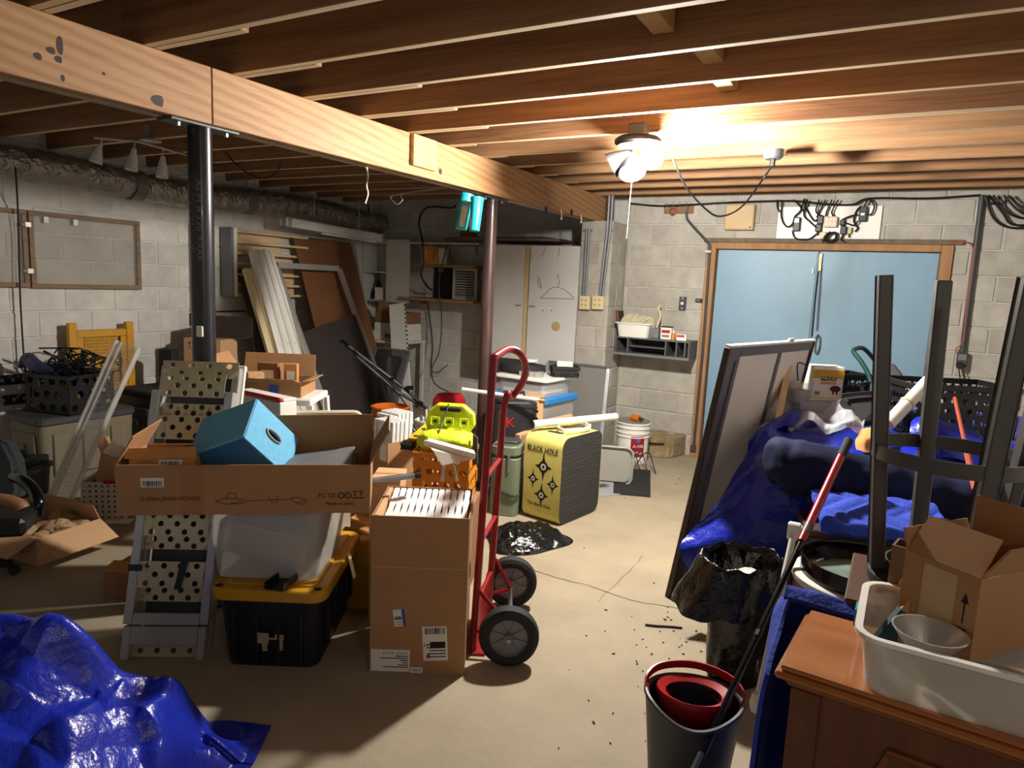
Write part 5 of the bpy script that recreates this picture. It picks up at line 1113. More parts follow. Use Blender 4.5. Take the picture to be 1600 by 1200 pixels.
# cream tote lid standing on edge
p0, p1 = pd(436, 646, 3.5), pd(550, 643, 3.5); z1 = (p0.z + p1.z) / 2
M, w_, h_ = boxpx((436, 646), (549, 645), 3.5, .1, .45)
T = thing('cream_tote_top', 'big cream plastic tote lid standing on edge behind the long carton', 'lid', M=M @ rot('X', -8)); w_ += .03; 
xo = .03
M_cl = mat('cream_lid', 'c9bfa8', .45, var=.04)
def rr2(w, h, r, y, xo, zo, n=5):
    P = []
    for q, (sx, sy) in enumerate(((1, 1), (-1, 1), (-1, -1), (1, -1))):
        for i in range(n + 1):
            a = q * pi / 2 + i / n * pi / 2; P.append((xo + w / 2 + sx * (w / 2 - r) + r * cos(a), y, zo + h / 2 + sy * (h / 2 - r) + r * sin(a)))
    return P
B().prism(rr2(w_, h_, .04, 0, xo, 0), (0, .012, 0)).done('sheet', M_cl, T, bev=.003)
b = B().tube(rr2(w_ - .01, h_ - .01, .04, -.006, xo + .005, .005), .012, 8, closed=True); b.done('rolled_rim', M_cl, T, smooth=True); B().tube(rr2(w_ - .08, h_ - .08, .03, -.001, xo + .04, .04), .006, 6, closed=True).done('inner_ridge', M_cl, T, smooth=True)
B().tube([(xo + w_ * .42 + .06 * cos(a), -.001, h_ - .075 + .022 * sin(a)) for a in [k * pi / 12 for k in range(24)]], .004, 6, closed=True).done('oval_mark', M_cl, T, smooth=True)
# carton of white frames
M, w_, h_ = boxpx((551, 680), (636, 674), 3.7, .36, 0)
p0, p1, p2 = pd(606, 692, 3.75), pd(640, 670, 4.1), pd(549, 680, 3.95)
ux = (p0 - p2); ux.z = 0; wq = ux.length
Mf = Matrix.Translation((p2.x, p2.y, 0)) @ Matrix.Rotation(atan2(ux.y, ux.x), 4, 'Z'); hf = (p0.z + p2.z) / 2
carton('frame_carton', 'taped brown carton packed with upright white frames behind the cream lid', Mf, wq, .31, hf, M_card, {})
Tc = bpy.data.objects['frame_carton']; B().b2((wq * .8, -.0015, hf - .10), (wq * .98, -.0003, hf - .005)).done('tape_strip', M_label, Tc)
M_frame = mat('white_frame', 'd9d7d4', .4, var=.03)
for k in range(9):
    T = thing('louvre_insert', ('front white louvred frame facing out of the taped carton' if k == 0 else ORD[k] + ' white louvred frame counted from the front of the taped carton'), 'frame', M=Mf @ Matrix.Translation((wq * .45 if k < 4 else .02, .02 + .030 * k, .02)) @ rot('X', -2), group='white frames in the taped carton')
    wf, hq = wq * .5, hf + .09 + .012 * (k > 4)
    B().b2((0, 0, hq - .02), (wf, .022, hq), .002).done('rail', M_frame, T)
    for x in (0, wf - .018): B().b2((x, 0, 0), (x + .018, .022, hq - .0205), .002).done('stile', M_frame, T)
    B().b2((.0185, .008, 0), (wf - .0185, .014, hq - .021)).done('insert', M_frame, T)
    if k == 0: B().tube(spline([(.02, .006, hq - .05), (wf * .35, .006, hq - .08), (wf * .65, .006, hq - .08), (wf - .02, .006, hq - .05)], 5), .006, 6).tube([(wf / 2 + wf * .3 * cos(a), .006, hq - .17 + .05 * sin(a)) for a in [q * pi / 10 for q in range(11)]], .005, 6).done('scroll', M_frame, T, smooth=True)
# flat carton and grey bar between the two big cartons
T = thing('flat_carton', 'small light carton lying between the long carton and the tall carton', 'box', M=Matrix.Translation(pd(578, 748, 3.15)) @ Matrix.Rotation(VIEW, 4, 'Z')); zz = pd(578, 748, 3.15).z
B().b2((0, 0, -zz), (.14, .20, .0), .003).done('body', M_cardl, T); B().b2((.004, .09, .0005), (.136, .11, .002)).done('tape', M_cardo, T)
a, c = pd(571, 753, 2.92), pd(648, 743, 3.02); T = thing('grey_bar', 'grey square metal bar lying from the long carton onto the tall carton', 'bar', a); B().bar((0, 0, 0), c - a, .018, .018, bev=.002).done('bar', M_zinc, T); B().bar(c - a, (c - a) * 1.10, .022, .022, bev=.003).done('end_cap', M_blk, T)
# yellow case with scraps between the tote and the tall carton
M, w_, h_ = boxpx((540, 868), (590, 850), 3.3, .3, 0)
carton('yellow_case', 'open yellow case full of cardboard scraps behind the black tote', Matrix.Translation((M.translation.x - .12, M.translation.y + .02, 0)) @ Matrix.Rotation(VIEW, 4, 'Z'), .34, .30, h_, mat('yellow_case', 'b98f24', .5, var=.1), {})
My = Matrix.Translation((M.translation.x - .12, M.translation.y + .02, 0)) @ Matrix.Rotation(VIEW, 4, 'Z')
for i, (x, y, rz, sz) in enumerate(((.1, .08, 20, .16), (.2, .12, -35, .18), (.24, .2, 60, .14), (.13, .22, -10, .15))):
    o = B().box((0, 0, 0), (sz, .07, .012), rot('Z', rz) @ rot('Y', 12 * (1 if i % 2 else -1)), .001).done('card_scrap', [M_cardl, M_cardo][i % 2]); o.matrix_world = My @ Matrix.Translation((x, y, h_ + .01 + .018 * i)); WM[o.name] = o.matrix_world.copy(); o['label'] = ['lowest', 'second', 'third', 'topmost'][i] + ' cardboard scrap on the yellow case'; o['category'] = 'scrap'; o['group'] = 'scraps on the yellow case'
T = thing('cream_stick', 'thin cream stick leaning on the yellow tote lid', 'stick', pd(553, 900, 2.95)); B().bar((0, 0, 0), pd(545, 865, 3.1) - pd(553, 900, 2.95), .012, .012).done('stick', M_cream, T); B().bar((0, 0, -.001), (pd(545, 865, 3.1) - pd(553, 900, 2.95)) * -.04, .0125, .0125).done('end', M_cream, T)
# clear light diffuser leaning on the deck boxes
M_diff = mat('clear_acrylic', 'd6d8da', 0.12, var=.02, alpha=.2)
b0, b1, t0_, t1_ = pd(70, 792, 4.25), pd(103, 797, 4.2), pd(183, 532, 4.62), pd(217, 545, 4.55)
T = thing('light_diffuser', 'long clear ribbed plastic light diffuser leaning on the deck boxes', 'diffuser', (b0 + b1) / 2)
Tl = -(b0 + b1) / 2; nrm = (b1 - b0).cross(t0_ - b0).normalized()
B().slab([b0 + Tl, b1 + Tl, t1_ + Tl, t0_ + Tl], .004).done('sheet', M_diff, T)
for a, c in ((b0, t0_), (b1, t1_)): B().bar(a + Tl, c + Tl, .012, .03, bev=.002).done('edge_channel', M_clear2, T)
B().bar(b0.lerp(b1, .22) + Tl, t0_.lerp(t1_, .22) + Tl, .006, .02).done('rib', M_clear2, T)
b = B()
for k in range(44): f_ = .02 + k * .96 / 43; a, c = b0.lerp(t0_, f_), b1.lerp(t1_, f_); b.bar(a.lerp(c, .22) + Tl + nrm * .004, c + Tl + nrm * .004, .003, .003)
b.done('prism_ridges', M_diff, T)['kind'] = 'stuff'
# hamper with carton and blue lining
fx = pz(175, 815); lx_ = pz(108, 799)
Mh = Matrix.Translation(lx_) @ Matrix.Rotation(atan2(fx.y - lx_.y, fx.x - lx_.x), 4, 'Z'); wh = (fx - lx_).length
Mh = Matrix.Translation(pz(128, 812)) @ Matrix.Rotation(VIEW + .15, 4, 'Z'); wh = .25; dh = .32; hh = .235
T = thing('laundry_basket', 'white perforated plastic basket with blue lining behind the open floor carton', 'basket', M=Mh)
b = B(); holed(b, wh, hh, [(7, False)] * 7, .0075, .004); b.done('front_panel', M_wht, T)
B().b2((0, .004, 0), (.004, dh, hh)).b2((wh - .004, .004, 0), (wh, dh, hh)).b2((.004, dh - .004, 0), (wh - .004, dh, hh)).b2((.004, .004, 0), (wh - .004, dh - .004, .004)).done('shell', M_wht, T)
B().b2((-.012, -.012, hh), (wh + .012, .006, hh + .01), .003).b2((-.012, dh - .006, hh), (wh + .012, dh + .012, hh + .01), .003).b2((-.012, .006, hh), (.006, dh - .006, hh + .01), .003).b2((wh - .006, .006, hh), (wh + .012, dh - .006, hh + .01), .003).done('rim', M_wht, T)
B().b2((.15, -.09, .0), (wh + .06, -.002, .006), .002).done('foot_tray', M_wht, T); B().b2((.02, .02, .02), (wh - .02, dh - .02, hh * .9)).done('lining', mat('navy_lining', '16265c', .8), T); B().box((wh * .75, -.008, hh + .012), (.10, .02, .02), None, .004).done('red_clip', M_redp, T)
Mq = Mh @ Matrix.Translation((.06, .06, hh - .02)) @ rot('Y', 12)
carton('basket_carton', 'open light carton standing in the white perforated basket', Mq, .17, .18, .20, M_cardl, {'l': (30, .08)})
T = thing('white_carton_piece', 'white folded card piece on top of the basket carton', 'card', M=Mq @ Matrix.Translation((.0, .02, .202)) @ rot('Y', 10)); B().slab([(0, 0, 0), (.12, 0, .0), (.12, .1, .06), (0, .1, .06)], .006).done('sheet', M_wht, T); B().slab([(.121, 0, .0), (.15, .02, -.06), (.15, .1, .0), (.121, .1, .06)], .005).done('folded_side', M_wht, T)
# open floor carton with packing paper
A_, B_ = pz(57, 843, .15), pz(157, 811, .15); ux = B_ - A_
Mo2 = Matrix.Translation((A_.x, A_.y, 0)) @ Matrix.Rotation(atan2(ux.y, ux.x) , 4, 'Z')
T = carton('floor_carton', 'open brown carton of crumpled packing paper on the floor at left', Mo2, ux.length, .46, .15, M_cardl, {'f': (118, .17), 'l': (112, .16), 'r': (-20, .10), 'b': (15, .08)}, None)
r = random.Random(9)
for i in range(7):
    b = B(); bmesh.ops.create_icosphere(b.bm, subdivisions=3, radius=.075)
    for v in b.bm.verts: v.co = v.co * (1 + .5 * MN.noise(v.co * 22 + V((i * 7, 0, 0)))) ; v.co.z *= .7
    o = b.done('packing_paper', mat('kraft_paper', 'a2845f', .9, var=.12, vs=20)); o.matrix_world = Mo2 @ Matrix.Translation((.06 + (ux.length - .12) * (i % 3) / 2, .09 + .13 * (i // 3), .10 + .03 * (i % 2))); WM[o.name] = o.matrix_world.copy()
    o['label'] = 'crumpled ball of brown packing paper in the open floor carton'; o['category'] = 'paper'; o['group'] = 'packing paper in the floor carton'
# cardboard sheet behind the ramp foot
a = pz(163, 935); T = thing('card_offcut', 'dark folded cardboard standing behind the foot of the ramp', 'cardboard', M=Matrix.Translation(a) @ Matrix.Rotation(.4, 4, 'Z')); B().b2((0, 0, 0), (.16, .006, .14)).done('panel', M_cardd, T); B().b2((0, .007, 0), (.006, .20, .14)).done('side', M_card, T); B().slab([(0, 0, .141), (.16, 0, .141), (.18, .08, .16), (.0, .08, .16)], .004).done('flap', M_cardo, T)
# office chair cut by the left edge
M_ofab = mat('grey_green_fabric', '222b2b', 0.9, var=.12, vs=30)
M_tan = mat('tan_leather', '8a5f40', 0.55, var=.1)
oc = pz(-75, 905); Mch = Matrix.Translation(oc) @ Matrix.Rotation(VIEW + .3, 4, 'Z')
T = thing('office_chair', 'office chair with grey-green back and black arm cut off by the left edge', 'chair', M=Mch)
cp = lambda x, y, d: WM[T.name].inverted() @ pd(x, y, d)
b = B(); P = [cp(-60, 690, 3.75), cp(5, 688, 3.75), cp(22, 720, 3.72), cp(30, 765, 3.65), cp(20, 785, 3.6), cp(-60, 790, 3.6)]
b.prism(P, WM[T.name].to_3x3().inverted() @ (RC @ V((0, 0, .10)))).done('backrest', M_ofab, T, bev=.02, bseg=3, smooth=True)
B().tube(spline([cp(22, 745, 3.6), cp(35, 750, 3.55), cp(52, 765, 3.5), cp(60, 785, 3.45), cp(58, 805, 3.45)], 5), .03, 10).done('arm', M_blkg, T, smooth=True)
B().tube(spline([cp(-30, 782, 3.3), cp(5, 782, 3.3), cp(30, 789, 3.3), cp(36, 796, 3.3)], 4), .032, 10).done('arm_pad', M_tan, T, smooth=True)
B().box(cp(0, 812, 3.35), (.30, .30, .09), None, .02).done('seat', M_blk, T)
B().tube([(0, 0, .08), cp(0, 815, 3.35)], .03, 10).done('gas_post', M_dgrey, T)
for k in range(5):
    a = k * 2 * pi / 5; o = B().bar((.03 * cos(a), .03 * sin(a), .09), (.26 * cos(a), .26 * sin(a), .06), .04, .03, bev=.004).done('base_leg', M_blk, T); B().lathe([(0, -.012), (.026, -.012), (.026, .012), (0, .012)], 12, Matrix.Translation((.27 * cos(a), .27 * sin(a), .027)) @ rot('X', 90)).done('caster', M_rub, o)
b = thing('grey_tub', 'dark grey tub on the floor between office chair and deck box', 'tub', (-5.0, 2.28, 0)); B().rbox((0, 0, .13), (.36, .26, .26), .04, 4, .12).done('body', M_dgrey, b, smooth=True); B().rbox((0, 0, .27), (.40, .30, .02), .05, 4).done('lid', M_blk, b)
T = thing('black_case', 'open black tool case lying on the dark grey tub', 'case', (-4.98, 2.26, .282)); B().box((0, 0, .02), (.32, .2, .04), rot('Z', 30), .006).done('tray', M_blk, T); B().box((-.03, .03, .06), (.14, .04, .035), rot('Z', 30), .006).done('handle', M_blkm, T); B().box((-.05, -.08, .055), (.03, .012, .05), rot('Z', 30)).done('paper_tag', M_label, T)
# ------------------------------------------------------------------ middle: bucket, mower, crate, bags, cooler, target
def bucket(name, label, loc, r0, r1, h, m, M=None, rims=(.0,), handle=None, lid=None):
    T = thing(name, label, 'bucket', M=M or Matrix.Translation(loc))
    B().lathe([(0, 0), (r0, 0), (r1, h), (r1 - .005, h), (r0 - .005, .006), (0, .006)], 28).done('body', m, T, smooth=True)
    for z in rims:
        rz = r0 + (r1 - r0) * (h - z) / h; B().lathe([(rz, h - z - .012), (rz + .009, h - z - .012), (rz + .009, h - z - .003), (rz, h - z - .003)], 28).done('rim', m, T)
    return T
M_ob = mat('orange_bucket', 'c05e14', .4, var=.06)
bk_ = (pd(610, 640, 5.3)); zt = bk_.z; bucket('orange_bucket', 'orange plastic bucket behind the carton of white frames', (bk_.x, bk_.y, 0), .12, .14, zt + .03, M_ob, None, (.0, .035, .06, .085))
wb_ = (pd(672, 655, 4.9)); T = bucket('white_bucket', 'white plastic bucket of odd sticks left of the lime bag', (wb_.x, wb_.y, 0), .085, .10, wb_.z, M_wht, None, (.0, .04)); r = random.Random(3)
for i in range(8):
    a = pd(672, 655, 4.9); p = V((a.x + r.uniform(-.06, .06), a.y + r.uniform(-.06, .06), a.z - .15)); o = B().tube([(0, 0, 0), (r.uniform(-.05, .05), r.uniform(-.04, .04), .15 + r.uniform(.02, .09))], .008 + .004 * (i % 3), 6).done('stick', [M_whtp, M_zinc, M_cardd, M_cream][i % 4]); o.location = p; WM[o.name] = Matrix.Translation(p)
    o['label'] = 'thin rod or stick standing in the white bucket'; o['category'] = 'stick'; o['group'] = 'sticks in the white bucket'
def blob(name, label, cat, c, d, m, amp=.12, sc=6, seed=0, sub=4, group=None, flat=True):
    b = B(); bmesh.ops.create_icosphere(b.bm, subdivisions=sub, radius=1)
    for v in b.bm.verts:
        n = v.co.normalized(); k = 1 + amp * MN.noise(n * sc * .35 + V((seed, 0, 0))) * 2 + amp * .7 * abs(MN.noise(n * sc * .9 + V((0, seed, 0))))
        v.co = V((n.x * d[0] / 2 * k, n.y * d[1] / 2 * k, max(n.z * k, -.8 if flat else -9) * d[2] / 2))
    zm = min(v.co.z for v in b.bm.verts)
    for v in b.bm.verts: v.co.z -= zm
    o = b.done(name, m, None, smooth=50); o.location = c; WM[o.name] = Matrix.Translation(c); o['label'] = label; o['category'] = cat
    if group: o['group'] = group
    return o
p = pz(650, 735); blob('trash_bag', 'upright black bag between the frame carton and the white bucket', 'bag', (pd(650, 690, 4.75).x, pd(650, 690, 4.75).y, 0), (.22, .2, .62), M_bag, .14, 9, 3)
# mower: red engine, folded black handle
e = pd(702, 626, 6.0)
T = thing('lawn_mower', 'red lawn mower with long folded black handle, parked in the alcove', 'lawn mower', (e.x, e.y, 0), VIEW + .5); TI = WM[T.name].inverted()
L = lambda x, y, d: TI @ pd(x, y, d)
B().lathe([(0, 0), (.13, 0), (.15, .04), (.145, .09), (.11, .14), (0, .15)], 20, Matrix.Translation((0, 0, e.z - .08)), 1.0, .8).done('engine_cover', M_redp, T, smooth=True)
B().lathe([(0, -.01), (.13, -.01), (.16, -.06), (.16, -.14), (0, -.14)], 20, Matrix.Translation((0, 0, e.z - .08)), 1, .85).done('engine_block', M_blk, T, smooth=True)
B().box((-.03, -.125, e.z - .02), (.05, .02, .06), None, .01).done('fuel_cap', M_blk, T)
B().rbox((0, .05, .17), (.5, .55, .14), .08, 4, -.05).done('deck', M_redp, T, smooth=True)
B().box((0, 0, .34), (.12, .12, .22)).done('mount', M_blk, T)
for sx in (-.26, .26):
    for sy in (-.2, .3): B().lathe([(0, -.025), (.09, -.025), (.1, -.015), (.1, .015), (.09, .025), (0, .025)], 18, Matrix.Translation((sx, sy, .1)) @ rot('Y', 90)).done('wheel', M_rub, T, smooth=True)
for a, c, d in (((532, 534), (620, 612), 0), ((545, 541), (636, 610), 0)):
    B().tube([L(*a, 5.3), L((a[0] + c[0]) / 2, (a[1] + c[1]) / 2, 5.35), L(*c, 5.4), L(664, 637, 5.5), L(690, 650, 5.6)], .013, 8).done('handle_tube', M_blk, T, smooth=True)
B().tube([L(532, 534, 5.3), L(537, 534, 5.3), L(545, 541, 5.3)], .015, 8).done('handle_bar', M_blkg, T, smooth=True)
for x, y in ((594, 578), (612, 592), (640, 606), (655, 630)): B().box(L(x, y, 5.38), (.05, .05, .03), rot('Z', 30), .008).done('clamp', M_blkg, T)
B().tube(spline([L(552, 545, 5.3), L(570, 565, 5.3), L(606, 596, 5.35), L(640, 640, 5.4)], 5), .006, 5).done('control_cable', M_blk, T)
# orange milk crate with lime bag, level, white scoop
Mc = Matrix.Translation((0, 0, 0))
q0, q1 = pz(645, 700, .30), pz(726, 706, .30)
q0, q1 = pd(647, 700, 3.52), pd(727, 708, 3.52); zc_ = (q0.z + q1.z) / 2
wcr = .31
Mcr = Matrix.Translation((q0.x, q0.y, zc_ - .28)) @ Matrix.Rotation(VIEW - .12, 4, 'Z')
M_oc = mat('orange_crate', 'c9801a', .45, var=.06)
T = thing('orange_crate', 'orange milk crate with round holes under the lime bag behind the tall carton', 'crate', M=Mcr)
crate(T, .285, .26, .27, M_oc, [(5, False), (4, True), (5, False), (4, True)], .019)
# something carries the crate: a second, plain carton below it
T = thing('support_carton', 'plain brown carton under the orange milk crate', 'box', M=Matrix.Translation((0, 0, -(zc_ - .28))) @ Mcr); B().b2((-.02, -.01, 0), (.31, .28, zc_ - .282), .004).done('body', M_cardd, T); B().b2((.14, -.012, .01), (.18, -.0105, zc_ - .30)).done('tape', M_cardo, T)
M_lime = mat('lime_fabric', 'c3d61a', 0.7, var=.06, vs=12, bump=.3, bs=30)
M_limep = mat('lime_plastic', 'cfe01c', 0.45, var=.05)
Ml = Mcr @ Matrix.Translation((.015, .01, .272)) @ Matrix.Diagonal((1, 1, .78, 1))
T = thing('lime_tool_bag', 'lime yellow tool bag with plastic top carrying three buckles on the orange crate', 'bag', M=Ml)
b = B(); bmesh.ops.create_icosphere(b.bm, subdivisions=4, radius=1)
for v in b.bm.verts:
    n = v.co.copy(); n.x = math.copysign(abs(n.x) ** .6, n.x); n.y = math.copysign(abs(n.y) ** .7, n.y); k = 1 + .05 * MN.noise(v.co * 4); v.co = V((.125 + n.x * .15 * k, .12 + n.y * .12 * k, max(0, .05 + n.z * .075 * k)))
b.done('pouch', M_lime, T, smooth=50)
top = B().prism([(.02, .13, .09), (.24, .13, .09), (.27, .15, .15), (.26, .17, .22), (.20, .18, .275), (.06, .18, .275), (.01, .17, .22), (.0, .15, .15)], (0, .03, .012)).done('plastic_top', M_limep, T, bev=.006)
B().b2((.075, .158, .235), (.19, .19, .265), .006).done('handle_slot', M_blkm, top)
for x in (.035, .11, .19):
    B().tube([(x, .132, .20), (x - .0, .125, .155), (x + .022, .122, .135), (x + .044, .125, .155), (x + .044, .132, .20)], .005, 6).b2((x + .004, .138, .165), (x + .04, .146, .2), .003).done('buckle', M_limep, top); B().b2((x + .012, .134, .16), (x + .032, .139, .18)).done('buckle_slot', M_blk, top)
for x in (.11, .17): B().tube(spline([(x, .02, .085), (x + .0, .004, .06), (x - .015, -.002, .02)], 4), .004, 5).done('strap', M_blk, T)
B().tube(spline([(.12, .17, .285), (.11, .12, .20), (.10, .06, .13), (.085, .0, .05)], 5), .004, 5).done('cord', M_dgrey, T)
B().slab([(.275, .06, .12), (.30, .05, .10), (.31, .02, -.07), (.285, .02, -.08)], .012).done('side_strap', M_dgrey, T)
a, c = pd(635, 698, 3.62), pd(684, 655, 3.95); T = thing('spirit_level', 'yellow spirit level with black end leaning on the lime bag', 'level', a); dv = c - a
M_ly = mat('level_yellow', 'd6a91e', .45, var=.05)
nv = dv.cross(V((0, 0, 1))).normalized()
B().bar(dv * .06, dv * .92, .055, .024, bev=.002).done('body', M_ly, T); B().bar((0, 0, 0), dv * .10, .062, .03, bev=.006).done('end_cap', M_blk, T); B().bar(dv * .86, dv * 1.0, .062, .03, bev=.006).done('end_cap', M_blk, T)
for f_ in (.30, .55, .78): B().box(dv * f_, (.035, .03, .03), None, .006).done('vial', M_dgrey, T)
c = pd(700, 715, 3.37); T = thing('white_scoop', 'white plastic scoop lying tilted against the orange crate', 'scoop', c)
TI = Matrix.Translation(-c)
P = [pd(664, 692, 3.42), pd(741, 713, 3.32), pd(739, 718, 3.32), pd(690, 729, 3.32), pd(676, 705, 3.37)]
B().prism([q - c for q in P], RC @ V((0, -.02, .10))).done('bowl', M_wht, T, bev=.006, bseg=2); B().bar(P[0] - c, P[1] - c, .012, .02, bev=.004).done('rim', M_wht, T); B().bar(pd(694, 728, 3.32) - c, pd(691, 752, 3.32) - c, .014, .014).done('handle', M_zinc, T); B().bar(pd(708, 727, 3.34) - c, pd(714, 752, 3.34) - c, .012, .012).done('strut', M_zinc, T)
# green cooler/jerry can, black tool case on it
M_green = mat('olive_green', '69745c', 0.5, var=.07, vs=6)
g0 = pz(768, 803); T = thing('green_canister', 'olive green moulded canister with strap beside the red hand truck', 'canister', g0, VIEW - .2); hg = .50
B().rbox((.08, .10, hg * .41), (.20, .24, hg * .82), .05, 5).done('body', M_green, T, smooth=True, bev=.006); B().rbox((.08, .10, hg * .92), (.205, .245, hg * .18), .06, 5).done('lid', M_green, T, bev=.02, smooth=True, bseg=3)
B().tube(spline([(-.03, -.03, .22), (.08, -.03, .17), (.16, -.03, .15), (.19, .0, .16)], 4), .008, 6).done('strap', M_blk, T); B().b2((.10, -.03, hg * .62), (.118, -.018, hg * .88), .002).done('latch', M_zinc, T); B().rbox((.09, .08, hg * 1.03), (.15, .14, .02), .04, 4).done('cap', M_dgrey, T, bev=.004)
c = pd(775, 700, 5.05); zc2 = c.z
T = thing('tool_case', 'rounded black hard case with red lettering behind the green canister', 'case', (c.x, c.y, 0), VIEW + .2); hc = pd(790, 622, 5.1).z
B().rbox((.14, .12, hc / 2), (.34, .24, hc), .07, 5).done('shell', mat('case_black', '26262a', .45, var=.1), T, bev=.03, bseg=3, smooth=True)
for k in range(6): B().b2((.302, .03, hc - .10 - .055 * k), (.315, .22, hc - .08 - .055 * k), .004).done('rib', M_blk, T)
B().tube([(.06, .12, hc), (.06, .12, hc + .04), (.22, .12, hc + .04), (.22, .12, hc)], .012, 8).done('handle', M_blk, T, smooth=True); B().b2((-.0, -.005, hc - .06), (.30, .0, hc - .05)).done('seam', M_blk, T)
text('K', .11, M_redp, T, Matrix.Translation((.10, -.003, hc - .17)) @ FRONT)
# flattened cartons and totes behind the target
for i, (x0, y0, x1, y1, d, lb, m) in enumerate(((812, 668, 895, 648, 5.25, 'light brown flattened carton with teal print leaning behind the archery target', M_cardl), (812, 680, 872, 660, 4.98, 'front flattened carton leaning behind the archery target', M_cardl), (820, 622, 850, 619, 5.35, 'upright tan carton beside the black hard case', M_cardl))):
    a, c = pd(x0, y0, d), pd(x1, y1, d + (.25 if i < 2 else .05)); ux = V((c.x - a.x, c.y - a.y, 0)); T = thing('flattened_carton', lb, 'box', M=Matrix.Translation((a.x, a.y, 0)) @ Matrix.Rotation(atan2(ux.y, ux.x), 4, 'Z'))
    th_ = .05 if i < 2 else .2
    B().prism([(0, 0, 0), (ux.length, 0, 0), (ux.length, 0, c.z), (0, 0, a.z)], (0, th_, 0)).done('body', m, T, bev=.002)
    if i == 0: B().prism([(ux.length * .62, -.0015, c.z * .80), (ux.length * .88, -.0015, c.z * .84), (ux.length * .88, -.0015, c.z * .97), (ux.length * .62, -.0015, c.z * .93)], (0, .001, 0)).done('print', M_teal, T)
    elif i == 1: B().prism([(.0, -.03, a.z - .0), (ux.length * .5, -.03, a.z * 1.02), (ux.length * .4, -.002, a.z * .75), (.02, -.002, a.z * .72)], (0, .004, 0)).done('flap', m, T)
    else: text('t', .09, M_ink, T, Matrix.Translation((ux.length * .6, -.001, c.z - .10)) @ FRONT)
M_cb = mat('tote_lid_blue', '2a7fc0', .4, var=.06)
a, c, e_ = pd(768, 612, 5.85), pd(852, 632, 5.55), pd(899, 612, 5.95)
ux = V((c.x - a.x, c.y - a.y, 0)); Mt = Matrix.Translation((a.x, a.y, 0)) @ Matrix.Rotation(atan2(ux.y, ux.x), 4, 'Z'); wt_ = ux.length; dt = V((e_.x - c.x, e_.y - c.y, 0)).length; ht = (a.z + c.z) / 2 - .03
T = thing('clear_tote', 'clear plastic tote with blue lid in the alcove behind the black case', 'tote', M=Mt); B().rbox((wt_ / 2, dt / 2, ht / 2), (wt_, dt, ht), .04, 4, .06).done('body', M_clear2, T, smooth=True); B().rbox((wt_ / 2, dt / 2, ht + .03), (wt_ + .05, dt + .05, .055), .05, 4).done('lid', M_cb, T, bev=.008, smooth=True); B().b2((.05, .05, .01), (wt_ - .05, dt - .05, ht * .8)).done('contents', M_dgrey, T)
ht2 = ht + .0585
T = thing('clear_tote', 'upper clear tote with white lid stacked on the blue lidded one', 'tote', M=Mt @ Matrix.Translation((.02, .02, ht2))); hh = pd(850, 590, 5.6).z - ht2 - .04
B().rbox((wt_ / 2 - .02, dt / 2 - .02, hh / 2), (wt_ - .06, dt - .06, hh), .04, 4, .05).done('body', M_clear2, T, smooth=True); B().rbox((wt_ / 2 - .02, dt / 2 - .02, hh + .014), (wt_ - .01, dt - .01, .026), .05, 4).done('lid', M_wht, T, bev=.005); B().b2((.05, .05, .01), (wt_ - .1, dt - .1, hh * .7)).done('contents', M_label, T)
zt3 = ht2 + hh + .0285
p = Mt @ V((wt_ * .86, dt * .45, zt3)); T = thing('wire_basket', 'small black slotted basket on the stacked clear totes', 'basket', M=Matrix.Translation(p) @ Matrix.Rotation(VIEW + .1, 4, 'Z')); crate(T, .22, .16, .09, M_blk, [(8, False), (7, True)], .008); 
b = B().box((.1, .08, .09), (.14, .09, .04), rot('X', 20)).wobble(.01, 30); o = b.done('crumpled_paper', M_label); o.matrix_world = Matrix.Translation(p) @ Matrix.Rotation(VIEW, 4, 'Z'); WM[o.name] = o.matrix_world.copy(); o['label'] = 'crumpled white paper in the small black basket'; o['category'] = 'paper'
p = Mt @ V((wt_ * .25, dt * .5, zt3)); T = thing('coiled_hose', 'flat black rubber mat with a white cable coil on the clear totes', 'mat', p); B().lathe([(0, 0), (.2, 0), (.22, .03), (.2, .075), (0, .09)], 20, None, 1, .7).done('mat', M_blkm, T, smooth=True); B().tube([(.06 + .08 * cos(a), .05 * sin(a), .095 + .002 * a) for a in [k * pi / 8 for k in range(36)]], .005, 5).done('white_cable', M_wht, T, smooth=True)
r = random.Random(5)
for i in range(5):
    p = Mt @ V((wt_ * (.46 + .07 * i), dt * r.uniform(.05, .3), zt3)); o = B().box((0, 0, .02), (.07, .05, .035), rot('Z', 25 * i), .004).wobble(.008, 30, i).done('foil_packet', M_alu); o.location = p; WM[o.name] = Matrix.Translation(p); o['label'] = ['leftmost', 'second', 'middle', 'fourth', 'rightmost'][i] + ' shiny packet at the front of the stacked clear totes'; o['category'] = 'packet'; o['group'] = 'shiny packets on the clear totes'
a, c = pd(722, 608, 5.0), pd(843, 625, 4.95); T = thing('curtain_rod', 'long pale rod with brass end lying behind the hand truck on the black case', 'rod', a); B().tube([(0, 0, 0), c - a], .014, 8).done('rod', M_whtp, T, smooth=True); B().lathe([(0, 0), (.024, 0), (.024, .04), (0, .045)], 10, Matrix.Translation(c - a) @ V((0, 0, 1)).rotation_difference((c - a).normalized()).to_matrix().to_4x4()).done('finial', M_brass, T)
